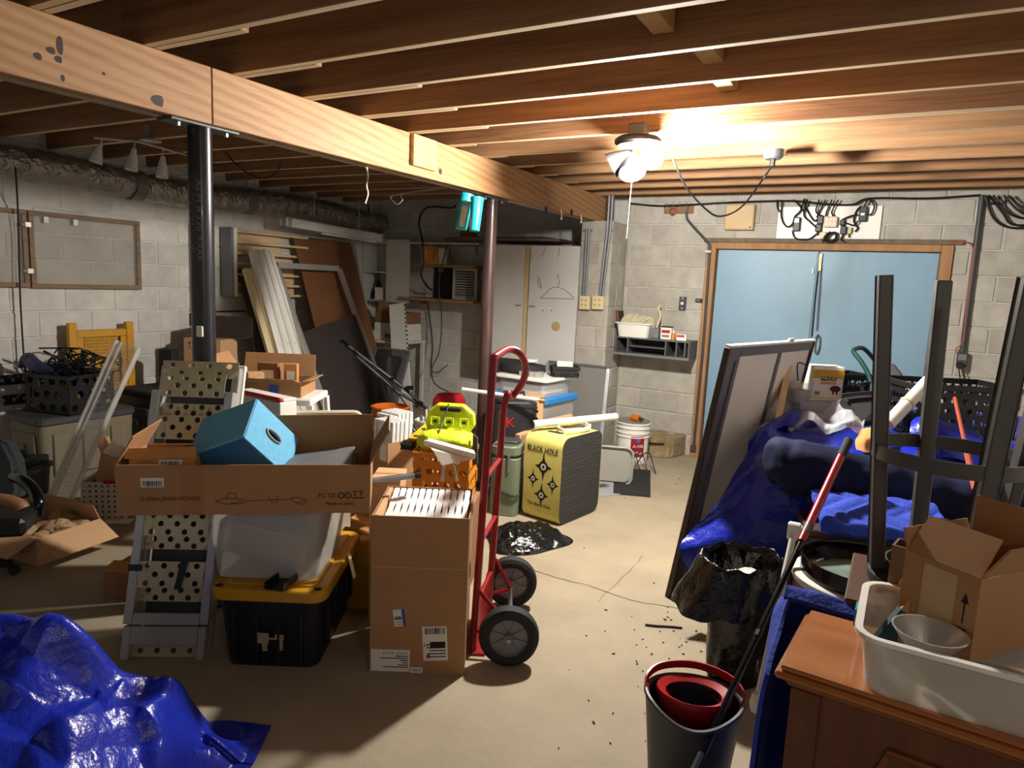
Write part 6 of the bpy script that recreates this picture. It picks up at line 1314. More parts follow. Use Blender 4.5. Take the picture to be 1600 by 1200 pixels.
# archery target
M_ty = mat('target_yellow', 'd0c56a', 0.75, var=.08, vs=9)
M_tf = mat('target_foam', '2d2b2a', 0.9, var=.3, vs=6, st=(.6, .6, 14), bump=.8, bs=12, bst=(.5, .5, 14), bd=.02)
f0, f1 = pz(815, 806), pz(873, 824); ux = f1 - f0; wT = ux.length
Mt2 = Matrix.Translation(f0) @ Matrix.Rotation(atan2(ux.y, ux.x), 4, 'Z'); dT = .62; hT = .60
T = thing('archery_target', 'yellow foam archery target printed BLACK HOLE with four black bullseyes', 'archery target', M=Mt2)
dT = .50
def tprof(ins=0): 
    P = []; r = .075
    for q, (cy, cz) in enumerate(((r, r), (dT - r, r), (dT - r, hT - r), (r, hT - r))):
        for i in range(6): a = [pi, 1.5 * pi, 0, .5 * pi][q] + i / 5 * pi / 2; P.append((cy + (r + ins) * cos(a), cz + (r + ins) * sin(a)))
    return P
B().prism([(.006, y, z) for y, z in tprof(-.003)], (wT - .012, 0, 0)).done('foam_core', M_tf, T)
P = tprof(); b = B(); n = len(P)
vs = [[b.bm.verts.new(V((x, y, z))) for y, z in P] for x in (.0, wT * .985)]
for k in range(n): b.bm.faces.new((vs[0][k], vs[1][k], vs[1][(k + 1) % n], vs[0][(k + 1) % n]))
b.done('yellow_wrap', M_ty, T, smooth=50)
text('BLACK HOLE', wT * .19, M_ink, T, Matrix.Translation((wT * .48, -.0015, hT * .83)) @ FRONT, sx=.72)
text('The Black Hole', wT * .10, M_ink, T, Matrix.Translation((wT * .45, -.0015, hT * .19)) @ FRONT)
def bull(x, z, r):
    b = B(); pts = []
    for k in range(32):
        a = k * 2 * pi / 32; rr = r * (1.9 if k % 8 == 0 else 1.25 if k % 8 in (1, 7) else 1); pts.append((x + rr * cos(a) * .9, -.0012, z + rr * sin(a) * (1.3 if k % 8 == 0 else 1)))
    c_ = b.bm.verts.new(V((x, -.0012, z))); v = [b.bm.verts.new(V(q)) for q in pts]
    for k in range(32): b.bm.faces.new((c_, v[k], v[(k + 1) % 32]))
    o = b.done('bullseye', M_ink, T); B().lathe([(0, .0002), (r * .55, .0001)], 16, Matrix.Translation((x, -.0015, z)) @ rot('X', 90)).done('white_ring', M_label, o); B().lathe([(0, .0004), (r * .25, .0003)], 12, Matrix.Translation((x, -.0017, z)) @ rot('X', 90)).done('centre_dot', M_ink, o)
for x, z, r_ in ((.52, .64, .042), (.26, .48, .030), (.78, .46, .030), (.50, .31, .036)): bull(wT * x, hT * z, r_)
B().b2((wT * .3, .12, hT + .0005), (wT * .66, .16, hT + .004), .001).done('strap', M_blk, T)
M_pvc = mat('white_pvc', 'd4d2cb', .4, var=.04)
p = Mt2 @ V((.02, .06, hT + .05)); q = pd(931, 670, 5.1)
T = thing('pvc_pipe', 'white pipe length lying across the top of the archery target', 'pipe', p); a_ = Mt2 @ V((.02, .05, hT + .047)); c_ = Mt2 @ V((wT * .9, dT + .22, hT + .06)); B().tube([a_ - p, c_ - p], .027, 14, caps=False).done('pipe', M_pvc, T, smooth=True); B().lathe([(.0, 0), (.0275, 0)], 14, Matrix.Translation(a_ - p) @ V((0, 0, 1)).rotation_difference((c_ - a_).normalized()).to_matrix().to_4x4()).done('dark_bore', M_dgrey, T)
p = Mt2 @ V((wT * .6, dT * .6, hT + .004)); b = B().tube([(.10 * cos(a) * (1 + .1 * sin(3 * a)), .16 * sin(a), .008 + .004 * (k % 7)) for k, a in enumerate([k * pi / 9 for k in range(60)])], .007, 6); o = b.done('coiled_cable', M_pvc, None, smooth=True); o.location = p; WM[o.name] = Matrix.Translation(p); o['label'] = 'coil of white cable on the archery target under the pipe'; o['category'] = 'cable'
# black plastic sheet on the floor in front of target
c = pz(818, 845)
def sheet(u, v):
    a = 2 * pi * u; rr = v; ex = .27 * (1 + .18 * sin(3 * a + 1)); ey = .24 * (1 + .15 * sin(2 * a))
    x, y = rr * ex * cos(a), rr * ey * sin(a); n = MN.noise(V((x * 9, y * 9, 1))); n2 = abs(MN.noise(V((x * 16, y * 16, 5))))
    return (x, y, max(.004, (.10 * (1 - rr ** 2) + .035 * n + .05 * n2 * (1 - rr * .6)) * (1 if rr < .97 else .2)))
b = B().grid(sheet, 64, 26, cu=True); o = b.done('black_sheeting', M_bag, None, smooth=60); o.location = (c.x, c.y, 0); o.rotation_euler.z = VIEW; WM[o.name] = Matrix.Translation((c.x, c.y, 0)); o['label'] = 'crumpled black plastic sheeting on the floor in front of the archery target'; o['category'] = 'plastic sheet'
# things right of the target: grey tub, mats
c = pz(935, 752); T = thing('pale_tub', 'pale grey moulded tub standing on its side behind the archery target', 'tub', M=Matrix.Translation((pz(925, 755).x - .1, pz(925, 755).y + .02, 0)) @ Matrix.Rotation(VIEW - .2, 4, 'Z'))
B().prism(rr2(.40, .30, .06, 0, 0, .0), (0, .10, 0)).done('shell', mat('pale_grey', '97958c', .5, var=.05), T, bev=.02, bseg=2, smooth=True); B().tube(rr2(.41, .31, .06, .0, -.005, -.001), .010, 6, closed=True).done('rim', mat('pale_grey', '97958c'), T, smooth=True)
def floormat(name, label, corners, m, th_):
    P = [pz(*q) for q in corners]; c = sum(P, V()) / 4; T = thing(name, label, 'mat', c); B().prism([q - c for q in P], (0, 0, th_)).done('pad', m, T, bev=.002); B().prism([(q - c) * 1.012 for q in P], (0, 0, th_ * .5)).done('border', m, T); return T
floormat('grey_mat', 'light grey mat lying flat beside the archery target', ((905, 782), (976, 772), (955, 752), (905, 755)), mat('grey_felt', '8d8d8f', .95, var=.08, vs=30), .008)
floormat('black_mat', 'black rubber door mat lying in front of the paint bucket', ((958, 772), (1016, 777), (1016, 736), (960, 731)), mat('black_rubber_mat', '1b1918', .85, var=.5, vs=60), .010)
# paint bucket
c = pz(978, 724); c = c + V((.0, .14, 0)); hp = .375
T = bucket('paint_bucket', 'white paint bucket with dark red A-100 label near the pilaster', (c.x, c.y, 0), .142, .150, hp, M_wht, None, (.0, .04, .085, .12))
B().lathe([(0, hp + .001), (.145, hp + .001), (.15, hp + .012), (.12, hp + .012), (0, hp + .008)], 28).done('lid', mat('dusty_lid', '8a7f74', .6, var=.3, vs=20), T, smooth=True)
va = atan2(-c.y, -c.x); M_lr = mat('label_red', '8e1c22', .4, var=.05)
B().grid(lambda u, v: (.1485 * cos(va - .45 + .9 * u + .35), .1485 * sin(va - .45 + .9 * u + .35), .07 + .19 * v), 10, 2).done('red_label', M_lr, T)
Mlab = Matrix.Rotation(va + .35 + pi / 2, 4, 'Z') @ Matrix.Translation((0, -.153, .17))
text('A-100', .040, M_wht, T, Mlab @ FRONT); B().box((0, 0, .055), (.035, .003, .035)).done('blue_mark', mat('label_violet', '5a5aa8', .5), T).matrix_local = Mlab
B().box((0, 0, -.055), (.10, .002, .006)).box((0, 0, -.07), (.08, .002, .005)).done('print', M_wht, T).matrix_local = Mlab
T2 = thing('caulk_tube', 'orange plastic tool lying on the paint bucket lid', 'tool', (c.x + .04, c.y - .05, hp + .044)); B().tube([(-.05, .02, 0), (.03, -.01, 0)], [.028, .03], 12).done('barrel', mat('orange_tool', 'd06a1a', .4), T2, smooth=True); B().tube([(.03, -.01, 0), (.07, -.03, 0)], .016, 10).done('nozzle', M_dgrey, T2)
c2 = pz(985, 728)
for i in range(4):
    a0 = i * 1.3; p = c2 + V((.08 * i - .08, -.02 * i, 0))
    cord('floor_cable', ['leftmost', 'second', 'third', 'rightmost'][i] + ' black cable loop on the floor at the paint bucket', 'cable', [p + V((-.10, 0, .008)), p + V((-.04, .04, .10 + .03 * (i % 2))), p + V((.02, .03, .15)), p + V((.07, -.02, .08)), p + V((.12, -.07, .008))], .005, M_blk, group='cable loops at the paint bucket')
# loose blocks beside the bucket
M_brk = mat('tan_block', '93805f', .9, var=.3, vs=14, bump=.8, bs=40, bd=.02)
for i, (x0, y0, x1, y1, z0, h, dp, lb) in enumerate(((1006, 714, 1046, 716, 0, .10, .10, 'lower rough tan block between bucket and door jamb'), (1004, 692, 1046, 694, .102, .11, .10, 'upper rough tan block between bucket and door jamb'), (1050, 716, 1077, 708, 0, .20, .10, 'taller rough tan block beside the left door jamb'))):
    a, c_ = pz(x0, y0, z0), pz(x1, y1, z0); ux = c_ - a; b = B().box((ux.length / 2, dp / 2, h / 2), (ux.length - .004, dp, h - .002), None, .006); bmesh.ops.subdivide_edges(b.bm, edges=b.bm.edges[:], cuts=3, use_grid_fill=True); b.wobble(.004, 25, i)
    o = b.done('rough_block', M_brk); o.matrix_world = Matrix.Translation((a.x, a.y, z0 + .001)) @ Matrix.Rotation(atan2(ux.y, ux.x), 4, 'Z'); WM[o.name] = o.matrix_world.copy(); o['label'] = lb; o['category'] = 'block'
# twig and crumbs of debris on the slab
M_twig = mat('dark_twig', '2c2017', .9)
a = pz(1008, 976, .006); T = cord('twig', 'thin dark twig lying on the bare floor left of the trash bag', 'twig', [a, pz(1025, 978, .006), pz(1045, 979, .006), pz(1066, 981, .006)], .005, M_twig)
b = B(); r = random.Random(8)
for k in range(90):
    x, y = r.uniform(850, 1130), r.uniform(720, 1180)
    if r.random() < .4: x, y = r.uniform(990, 1110), r.uniform(955, 1040)
    if r.random() < .25: x, y = r.uniform(1010, 1085), r.uniform(718, 760)
    p = pz(x, y, .003); s = r.uniform(.002, .006); b.box(p, (s * r.uniform(1, 3), s, .003), rot('Z', r.uniform(0, 180)))
tag(b.done('debris', M_twig), 'scattered crumbs of dirt on the bare concrete', 'debris')['kind'] = 'stuff'
# ------------------------------------------------------------------ right side: leaning panel, tarp covered pile and what lies on it
def surf(name, label, cat, cols, m, nu=70, nv=50, amp=.02, sc=7, seed=0, ridge=.0, rs=9, th=.004, dirv=(1, 1, 0.3), smooth=70, wnd=False):
    """sheet through control points cols[i][j] (3D), Catmull-Rom both ways, with folds"""
    def cr1(P, t):
        n = len(P) - 1; x = t * n; i = min(int(x), n - 1); f = x - i; p0, p1, p2, p3 = P[max(i - 1, 0)], P[i], P[i + 1], P[min(i + 2, n)]
        return 0.5 * ((2 * p1) + (p2 - p0) * f + (2 * p0 - 5 * p1 + 4 * p2 - p3) * f * f + (3 * p1 - p0 - 3 * p2 + p3) * f ** 3)
    dv = V(dirv).normalized(); rg = random.Random(seed * 7 + 1)
    W = [(V((rg.gauss(0, 1), rg.gauss(0, 1), rg.gauss(0, 1))).normalized() * rs * rg.uniform(.5, 1.6), rg.uniform(0, 9)) for _ in range(9)]
    def tri(x): x = x % 2; return abs(x - 1) - .5
    def fn(u, v):
        p = cr1([cr1(c, v) for c in cols], u); q = p + V((seed, seed, 0)); q2 = q - dv * q.dot(dv) * .75
        n = MN.noise(q * sc) * amp + sum(tri(q.dot(w_) * .32 + ph + MN.noise(q * 2.3 + V((ph, 0, 0))) * .9) * (1 if i % 3 else 1.6) for i, (w_, ph) in enumerate(W)) * ridge * .26
        if wnd: n *= min(1, 6 * u, 9 * (1 - u)) * min(1, 8 * v, 8 * (1 - v))
        return p + V((0, -.5, .85)) * n
    b = B().grid(fn, nu, nv)
    for v in b.bm.verts: v.co.z = max(v.co.z, th + .005)
    if th: b.solid(th)
    for v in b.bm.verts: v.co.z = max(v.co.z, .002)
    o = b.done(name, m, None, smooth=smooth)
    return tag(o, label, cat) if cat else o
# big framed double panel
bl_ = pz(1045, 935); nn_, dd_ = V((.966, -.26, 0)), V((.26, .966, 0)); Lp, lean, hp = 1.06, .21, 1.34
T = thing('framed_panel', 'tall grey framed double panel with cream boards leaning towards the blue tarp pile', 'panel', bl_)
up = nn_ * lean + V((0, 0, hp)); Hp = up.length; up.normalize(); nf = dd_.cross(up).normalized()
if nf.dot(nn_) < 0: nf = -nf
Mp = Matrix(((dd_.x, nf.x, up.x, 0), (dd_.y, nf.y, up.y, 0), (dd_.z, nf.z, up.z, 0), (0, 0, 0, 1)))
def pp(o): bmesh.ops.transform(o.bm, matrix=Mp, verts=o.bm.verts); return o
M_pf = mat('panel_frame_grey', '66646a', .5, var=.06); M_pc = mat('panel_cream', 'e8e2d4', .6, var=.04, vs=2); M_pe = mat('panel_edge_dark', '352a24', .6, var=.3, vs=12)
pp(B().b2((0, -.026, 0), (.014, .004, Hp), .002)).done('dark_edge', M_pe, T)
pp(B().b2((.0145, -.026, 0), (.15, -.004, Hp), .002)).done('stile', M_pf, T); pp(B().b2((.10, -.0035, .0), (.125, .004, Hp - .07), .001)).done('moulding', M_pf, T)
pp(B().b2((.151, -.026, Hp - .05), (Lp - .016, -.004, Hp), .002)).done('rail', M_pf, T); pp(B().b2((.0145, -.028, Hp + .0005), (Lp, .002, Hp + .012), .001)).done('top_channel', M_wht, T)
pp(B().b2((.151, -.025, 0), (.60, -.010, Hp - .051))).done('board', M_pc, T); pp(B().b2((.601, -.026, 0), (.635, -.002, Hp - .051), .001)).done('mullion', M_pf, T); pp(B().b2((.636, -.025, 0), (Lp - .016, -.014, Hp - .051))).done('board', M_pc, T)
pp(B().b2((Lp - .015, -.026, 0), (Lp, .0, Hp), .001)).done('dark_edge', M_pe, T); pp(B().b2((.68, -.01, Hp + .0125), (.75, .004, Hp + .03), .004)).done('clip', M_wht, T)
# the tarp over the pile
G = lambda L: [pd(*q) for q in L]
cols = [G(((1086, 908, 3.32), (1062, 862, 3.28), (1076, 833, 3.32), (1100, 790, 3.36), (1130, 745, 3.42), (1152, 705, 3.46), (1166, 682, 3.5))),
        G(((1130, 884, 3.25), (1140, 850, 3.25), (1150, 800, 3.3), (1160, 750, 3.35), (1174, 705, 3.4), (1185, 668, 3.5), (1192, 655, 3.7))),
        G(((1200, 872, 3.2), (1205, 830, 3.2), (1205, 780, 3.2), (1208, 740, 3.25), (1215, 700, 3.35), (1225, 676, 3.6), (1226, 655, 4.05))),
        G(((1250, 880, 3.15), (1262, 840, 3.15), (1265, 790, 3.15), (1268, 745, 3.2), (1275, 705, 3.3), (1300, 676, 3.6), (1318, 655, 4.15))),
        G(((1400, 900, 3.1), (1400, 850, 3.1), (1400, 800, 3.1), (1400, 755, 3.15), (1400, 712, 3.3), (1420, 682, 3.6), (1440, 662, 4.2))),
        G(((1620, 920, 3.0), (1620, 870, 3.0), (1620, 820, 3.0), (1620, 770, 3.05), (1640, 720, 3.2), (1640, 695, 3.5), (1650, 672, 4.1)))]
for i_, c_ in enumerate(cols[:3]):
    for j_ in range(3, 7): c_[j_] = c_[j_] + nn_ * (.05 if i_ < 2 else .02)
cols = [c + [c[-1] + dd_ * .42 + nn_ * .06 - V((0, 0, .03)), V((c[-1].x + .22, c[-1].y + .58, .02))] for c in cols]
tarp = surf('blue_tarp', 'blue tarpaulin draped over the pile beside the leaning framed panel', 'tarp', cols, M_tarp, 100, 90, .018, 5, 2, .045, 14)
for x, y, d in ((1164, 819, 3.24),):
    pass
T = thing('wooden_chest', 'dark brown wooden chest mostly hidden under the blue tarp behind the trash bag', 'chest', (-.33, 3.30, 0), .42)
M_dw = mat('dark_wood', '4a2614', .5, var=.2, vs=3, st=(1, 6, 6))
B().b2((.02, .02, 0), (1.2, .50, .46), .005).done('body', M_dw, T); B().b2((0, 0, .461), (1.22, .52, .49), .006).done('top', M_dw, T); B().b2((.0, .0, .0), (1.22, .52, .06), .004).done('plinth', M_dw, T)
# navy duffel lying on the tarp
P = [pd(1196, 735, 3.06), pd(1225, 728, 3.04), pd(1290, 742, 3.0), pd(1400, 768, 2.95), pd(1520, 790, 2.9), pd(1640, 812, 2.85)]
Ps = spline(P, 16); n = len(Ps); rr = [.045 + .075 * min(1, i / 14) for i in range(n)]
b = B().tube(Ps, rr, 44)
for v in b.bm.verts: v.co += V((0, 0, 1)) * (MN.noise(v.co * V((9, 9, 9)).x) * .02) + MN.noise_vector(v.co * 8) * .018 + MN.noise_vector(v.co * 21) * .006
T = thing('duffel_bag', 'long navy canvas duffel lying across the front of the blue tarp', 'bag', Ps[n // 2]); b.done('body', M_navy, T, smooth=60, world=True)
o = B().tube(spline([pd(1268, 772, 2.92), pd(1264, 778, 2.9), pd(1270, 786, 2.9), pd(1290, 782, 2.9), pd(1310, 770, 2.9)], 5), .008, 6).done('strap_loop', M_blk, T, smooth=True, world=True)
# things on top of the tarp
def onpile(x, y, d): return pd(x, y, d)
p = pd(1215, 660, 3.75); q = pd(1232, 575, 3.95); T = thing('plank', 'pale weathered plank standing on the tarp against the framed panel', 'plank', p); B().bar((0, 0, 0), q - p, .075, .035, up=(1, .2, 0), bev=.003).done('board', M_pine, T); B().bar((q - p) * 1.001, (q - p) * 1.004, .07, .03, up=(1, .2, 0)).done('end_grain', M_shelfw, T)
M, w_, h_ = boxpx((1250, 625), (1315, 629), 4.0, .3, 0); zb_ = pd(1282, 657, 4.0).z
T = thing('white_carton', 'white carton lying on the blue tarp under the printed yellow topped box', 'box', M=Matrix.Translation((M.translation.x, M.translation.y, zb_)) @ Matrix.Rotation(VIEW - .05, 4, 'Z')); hw = h_ - zb_
B().b2((0, 0, 0), (w_, .28, hw), .004).done('body', M_whtp, T); B().b2((-.004, -.004, hw + .001), (w_ + .03, .29, hw + .012), .003).done('lid', M_whtp, T)
Mq = WM[T.name] @ Matrix.Translation((.08, .05, hw + .013))
T = thing('printed_carton', 'white box with yellow top band reading PRIDE on the white carton', 'box', M=Mq); wq = 47 / 1074 * 4.05; hq = .185
B().b2((0, 0, 0), (wq, .14, hq), .003).done('body', M_wht, T); B().b2((-.001, -.0015, hq * .62), (wq + .001, -.0003, hq * .90)).done('yellow_band', mat('yellow_print', 'c9961c', .5), T)
B().b2((wq * .26, -.0025, hq * .55), (wq * .76, -.0016, hq * .68)).done('black_bar', M_ink, T); text('PRIDE', .026, M_wht, T, Matrix.Translation((wq * .51, -.003, hq * .615)) @ FRONT, sx=1.2); B().b2((wq * .26, -.0022, hq * .44), (wq * .76, -.001, hq * .52)).done('gold_bar', mat('yellow_print', 'c9961c'), T)
B().lathe([(0, .0012), (.032, .001)], 14, Matrix.Translation((wq * .76, -.0005, hq * .30)) @ rot('X', 90) @ Matrix.Diagonal((1, .6, 1, 1))).box((wq * .70, -.001, hq * .17), (.01, .001, .02)).box((wq * .82, -.001, hq * .17), (.01, .001, .02)).done('picture', M_inkb, T)
sticker(T, (wq * .18, -.0006, .028), (.036, .03), None, 'label', 0, (-.4, .3))
p = pd(1249, 628, 3.95); T = thing('clear_cup', 'clear plastic tub of loose bits left of the yellow topped box', 'cup', p); B().lathe([(0, 0), (.055, 0), (.07, .12), (.066, .12), (.052, .005), (0, .005)], 18).done('cup', M_clear, T, smooth=True); B().lathe([(0, .006), (.05, .006), (.055, .07), (0, .08)], 12).wobble(.01, 30).done('contents', M_rust, T); B().tube(spline([(.0, 0, .1), (.02, .0, .2), (-.03, .0, .22), (-.02, 0, .12)], 5), .004, 5).done('wire', M_blk, T)
p = pd(1262, 600, 4.25); T = thing('wooden_block', 'small orange-brown wooden block on a stick behind the yellow topped box', 'block', p); B().box((0, 0, .06), (.06, .05, .11), None, .006).done('block', M_cardo, T); B().box((0, 0, -.08), (.015, .015, .17)).done('stick', M_dgrey, T)
# plastic film
cols = [G(((1230, 672, 3.6), (1240, 660, 3.75), (1260, 652, 3.85), (1270, 648, 3.95))), G(((1270, 682, 3.5), (1285, 665, 3.55), (1300, 650, 3.7), (1315, 640, 3.9))), G(((1305, 694, 3.45), (1318, 665, 3.5), (1330, 645, 3.65), (1335, 640, 3.85))), G(((1345, 690, 3.45), (1350, 665, 3.5), (1352, 655, 3.65), (1352, 650, 3.85)))]
cols = [[p + V((0, 0, .028)) for p in c] for c in cols]
surf('plastic_film', 'crumpled clear plastic film lying on the blue tarp in front of the white carton', 'plastic sheet', cols, mat('film', 'e2e6ea', .08, var=0, alpha=.22), 70, 60, .02, 11, 4, .10, 34, .001)
cols = [G(((1338, 705, 3.3), (1336, 690, 3.35), (1345, 672, 3.5))), G(((1355, 708, 3.25), (1352, 685, 3.28), (1362, 668, 3.45))), G(((1378, 704, 3.3), (1376, 682, 3.3), (1385, 668, 3.45)))]
surf('brown_paper', 'torn brown kraft paper on the tarp beside the front stool leg', 'paper', cols, M_cardo, 16, 12, .02, 16, 7, .02, 14, .003)
# black sling bag, green frame, grey seat
T = thing('sling_bag', 'black cloth sling bag hanging open on the pile right of the white carton', 'bag', pd(1350, 655, 3.55)); 
B().prism([q - WM[T.name].translation for q in (pd(1319, 619, 3.62), pd(1395, 612, 3.55), pd(1390, 655, 3.5), pd(1345, 662, 3.5))], RC @ V((0, .03, .08))).done('cloth', M_blkm, T, bev=.01, bseg=2); B().bar(pd(1316, 618, 3.6) - WM[T.name].translation, pd(1396, 610, 3.53) - WM[T.name].translation, .02, .02).done('hem', M_blk, T)
M_gm = mat('dark_green_metal', '173f3c', .35, .3, var=.1)
T = thing('folding_stand', 'dark green tubular folding frame sticking up from the pile before the blue door', 'frame', pd(1360, 610, 4.1)); o_ = WM[T.name].translation
B().tube(spline([pd(1362, 612, 4.0) - o_, pd(1358, 588, 4.05) - o_, pd(1346, 566, 4.1) - o_, pd(1334, 550, 4.15) - o_, pd(1337, 545, 4.2) - o_, pd(1350, 545, 4.25) - o_, pd(1366, 562, 4.3) - o_, pd(1376, 578, 4.3) - o_, pd(1377, 610, 4.3) - o_], 6), .014, 8).done('tube', M_gm, T, smooth=True); B().bar(pd(1343, 601, 4.0) - o_, pd(1400, 592, 4.1) - o_, .02, .02).done('crossbar', M_blk, T); B().bar(pd(1346, 602, 4.0) - o_, pd(1350, 625, 4.0) - o_, .018, .018).done('peg', M_blk, T)
T = thing('moulded_seat', 'grey moulded plastic seat shell tipped on the pile behind the stool legs', 'seat', pd(1410, 605, 4.0)); o_ = WM[T.name].translation
B().prism([q - o_ for q in (pd(1392, 608, 4.0), pd(1415, 602, 3.95), pd(1433, 598, 3.9), pd(1440, 612, 3.9), pd(1420, 618, 3.9), pd(1392, 612, 4.0))], RC @ V((0, -.06, .22))).done('shell', M_grey, T, bev=.008, bseg=2); B().tube([pd(1392, 575, 4.2) - o_, pd(1402, 588, 4.1) - o_, pd(1408, 602, 4.0) - o_], .03, 8).done('back_strut', M_dgrey, T, smooth=True)
p, q = pd(1386, 664, 3.25), pd(1450, 596, 3.42); T = thing('pvc_pipe', 'cream pipe length slanting up over the pile between the stool legs', 'pipe', p); B().tube([(0, 0, 0), q - p], .032, 14).done('pipe', M_pvc, T, smooth=True); f_ = (q - p); B().tube([f_ * .45, f_ * .49], .037, 14).done('coupling', M_cream, T, smooth=True)
# black slotted baskets
def basket(name, label, M, w, d, h, rows, r):
    T = thing(name, label, 'basket', M=M); crate(T, w, d, h, M_blk, rows, r); return T
p = pd(1422, 664, 3.75); basket('slotted_basket', 'smaller black slotted crate between the two left stool legs', Matrix.Translation(p) @ Matrix.Rotation(VIEW + .2, 4, 'Z') @ Matrix.Translation((-.13, .42, 0)), .20, .20, .22, [(5, False), (4, True)], .02)
p = pd(1425, 683, 3.52); Mb_ = Matrix.Translation(p) @ Matrix.Rotation(VIEW - .05, 4, 'Z') @ Matrix.Translation((.0, .05, 0)); basket('slotted_basket', 'wide black slotted laundry basket right of the blue doors', Mb_, .54, .36, .27, [(10, False), (9, True), (10, False), (9, True), (12, False)], .017)
cols = [G(((1420, 690, 3.35), (1425, 655, 3.4), (1440, 650, 3.5))), G(((1460, 712, 3.25), (1460, 660, 3.3), (1470, 655, 3.42))), G(((1510, 722, 3.2), (1512, 690, 3.25), (1520, 672, 3.36))), G(((1560, 735, 3.15), (1565, 715, 3.2), (1570, 702, 3.3)))]
surf('tarp_fold', 'bunched blue tarpaulin edge in front of the wide black basket', 'tarp', cols, M_tarp, 30, 20, .02, 9, 5, .02, 8, .006)
# telescopic pole
p, q, r_ = pd(1492, 622, 3.3), pd(1524, 766, 2.75), pd(1535, 825, 2.5)
T = thing('paint_pole', 'orange telescopic pole with grey lower end standing behind the stool', 'pole', r_); B().tube([p - r_, p.lerp(q, .5) - r_], .009, 8).tube([p.lerp(q, .5) - r_, q - r_], .013, 8).done('orange_tube', M_ocord, T, smooth=True); B().tube([q - r_, q.lerp(r_, .75) - r_], .010, 8).done('grey_tube', M_dgrey, T, smooth=True); B().tube([q.lerp(r_, .72) - r_, q.lerp(r_, .92) - r_], .016, 10).done('grip', M_blk, T, smooth=True); B().tube([q.lerp(r_, .9) - r_, V((0, 0, 0))], .011, 8).done('tip', M_zinc, T, smooth=True)
t, w_, h_ = wbox('white_wall_box', 'small white box on the blocks at the right edge behind the basket', 'box', 1563, 592, 1580, 626, .05, M_wht); B().b2((.004, -.003, h_ * .45), (w_ - .004, 0, h_ * .47)).done('seam', M_grey, t)
# upside down bar stool on a hidden end table
M_gun = mat('gunmetal', '4e4b48', .45, .25, var=.1)
rc = pd(1484, 712, 1.90); R_ = .195; zs = .79; ztop = pd(1385, 433, 1.95).z
T = thing('bar_stool', 'dark grey metal bar stool standing upside down with four legs in the air', 'bar stool', (rc.x, rc.y, zs)); o_ = WM[T.name].translation
UX, UY = V((.997, -.07, 0)), V((.07, .997, 0))
def band(r0, z0, z1, th): return B().lathe([(r0, z0), (r0 + th, z0), (r0 + th, z1), (r0, z1), (r0, z0)], 40)
band(R_ - .006, rc.z - zs - .02, rc.z - zs + .02, .006).done('foot_ring', M_gun, T, smooth=True)
for a in (200, 110, -60, 24):
    a = radians(a); dr = UX * cos(a) + UY * sin(a); tn = UX * -sin(a) + UY * cos(a)
    B().bar(dr * (R_ - .045) + V((0, 0, .055)), dr * (R_ + .025) + V((0, 0, ztop - zs)), .042, .03, up=dr, bev=.003).done('leg', M_gun, T)
B().lathe([(0, 0), (.15, 0), (.165, .012), (.165, .035), (.15, .05), (0, .055)], 32).done('seat', M_blkm, T, smooth=True); band(.12, .05, .075, .006).done('seat_frame', M_gun, T, smooth=True)
T = thing('end_table', 'plain brown end table behind the dresser carrying the upside down stool', 'table', (rc.x, rc.y, 0)); B().box((0, 0, .772), (.42, .40, .03), None, .004).done('top', M_dw, T)
for sx in (-.18, .18):
    for sy in (-.17, .17): B().box((sx, sy, .378), (.04, .04, .756)).done('leg', M_dw, T)
# round white table with black rimmed tray
c = pd(1352, 888, 2.45); T = thing('round_table', 'round white side table under the black rimmed glass tray', 'table', (c.x, c.y, 0)); zt_ = c.z - .035
B().lathe([(0, zt_ - .03), (.235, zt_ - .03), (.24, zt_ - .02), (.24, zt_ - .004), (.235, zt_), (0, zt_)], 40).done('top', M_whtp, T, smooth=True)
for a in (.5, 2.6, 4.7): B().bar((.2 * cos(a), .2 * sin(a), 0), (.12 * cos(a), .12 * sin(a), zt_ - .031), .03, .03, bev=.004).done('leg', M_whtp, T)
T = thing('glass_tray', 'round black rimmed tray with greenish glass on the white side table', 'tray', (c.x, c.y, zt_ + .001)); B().lathe([(.205, 0), (.213, 0), (.213, .06), (.207, .06), (.205, .004)], 44).done('rim', M_blkg, T, smooth=True); B().lathe([(0, .002), (.204, .002), (.204, .01), (0, .01)], 44).done('glass', mat('green_glass', '7d9182', .12, var=.25, vs=14, coat=.5), T)
B().grid(lambda u, v: ((.19 - .05 * v) * cos(.8 + 2.0 * u), (.19 - .05 * v) * sin(.8 + 2.0 * u), .014 + .03 * (1 - v)), 20, 3, th=.003).done('inner_ledge', M_blkg, T, smooth=True)
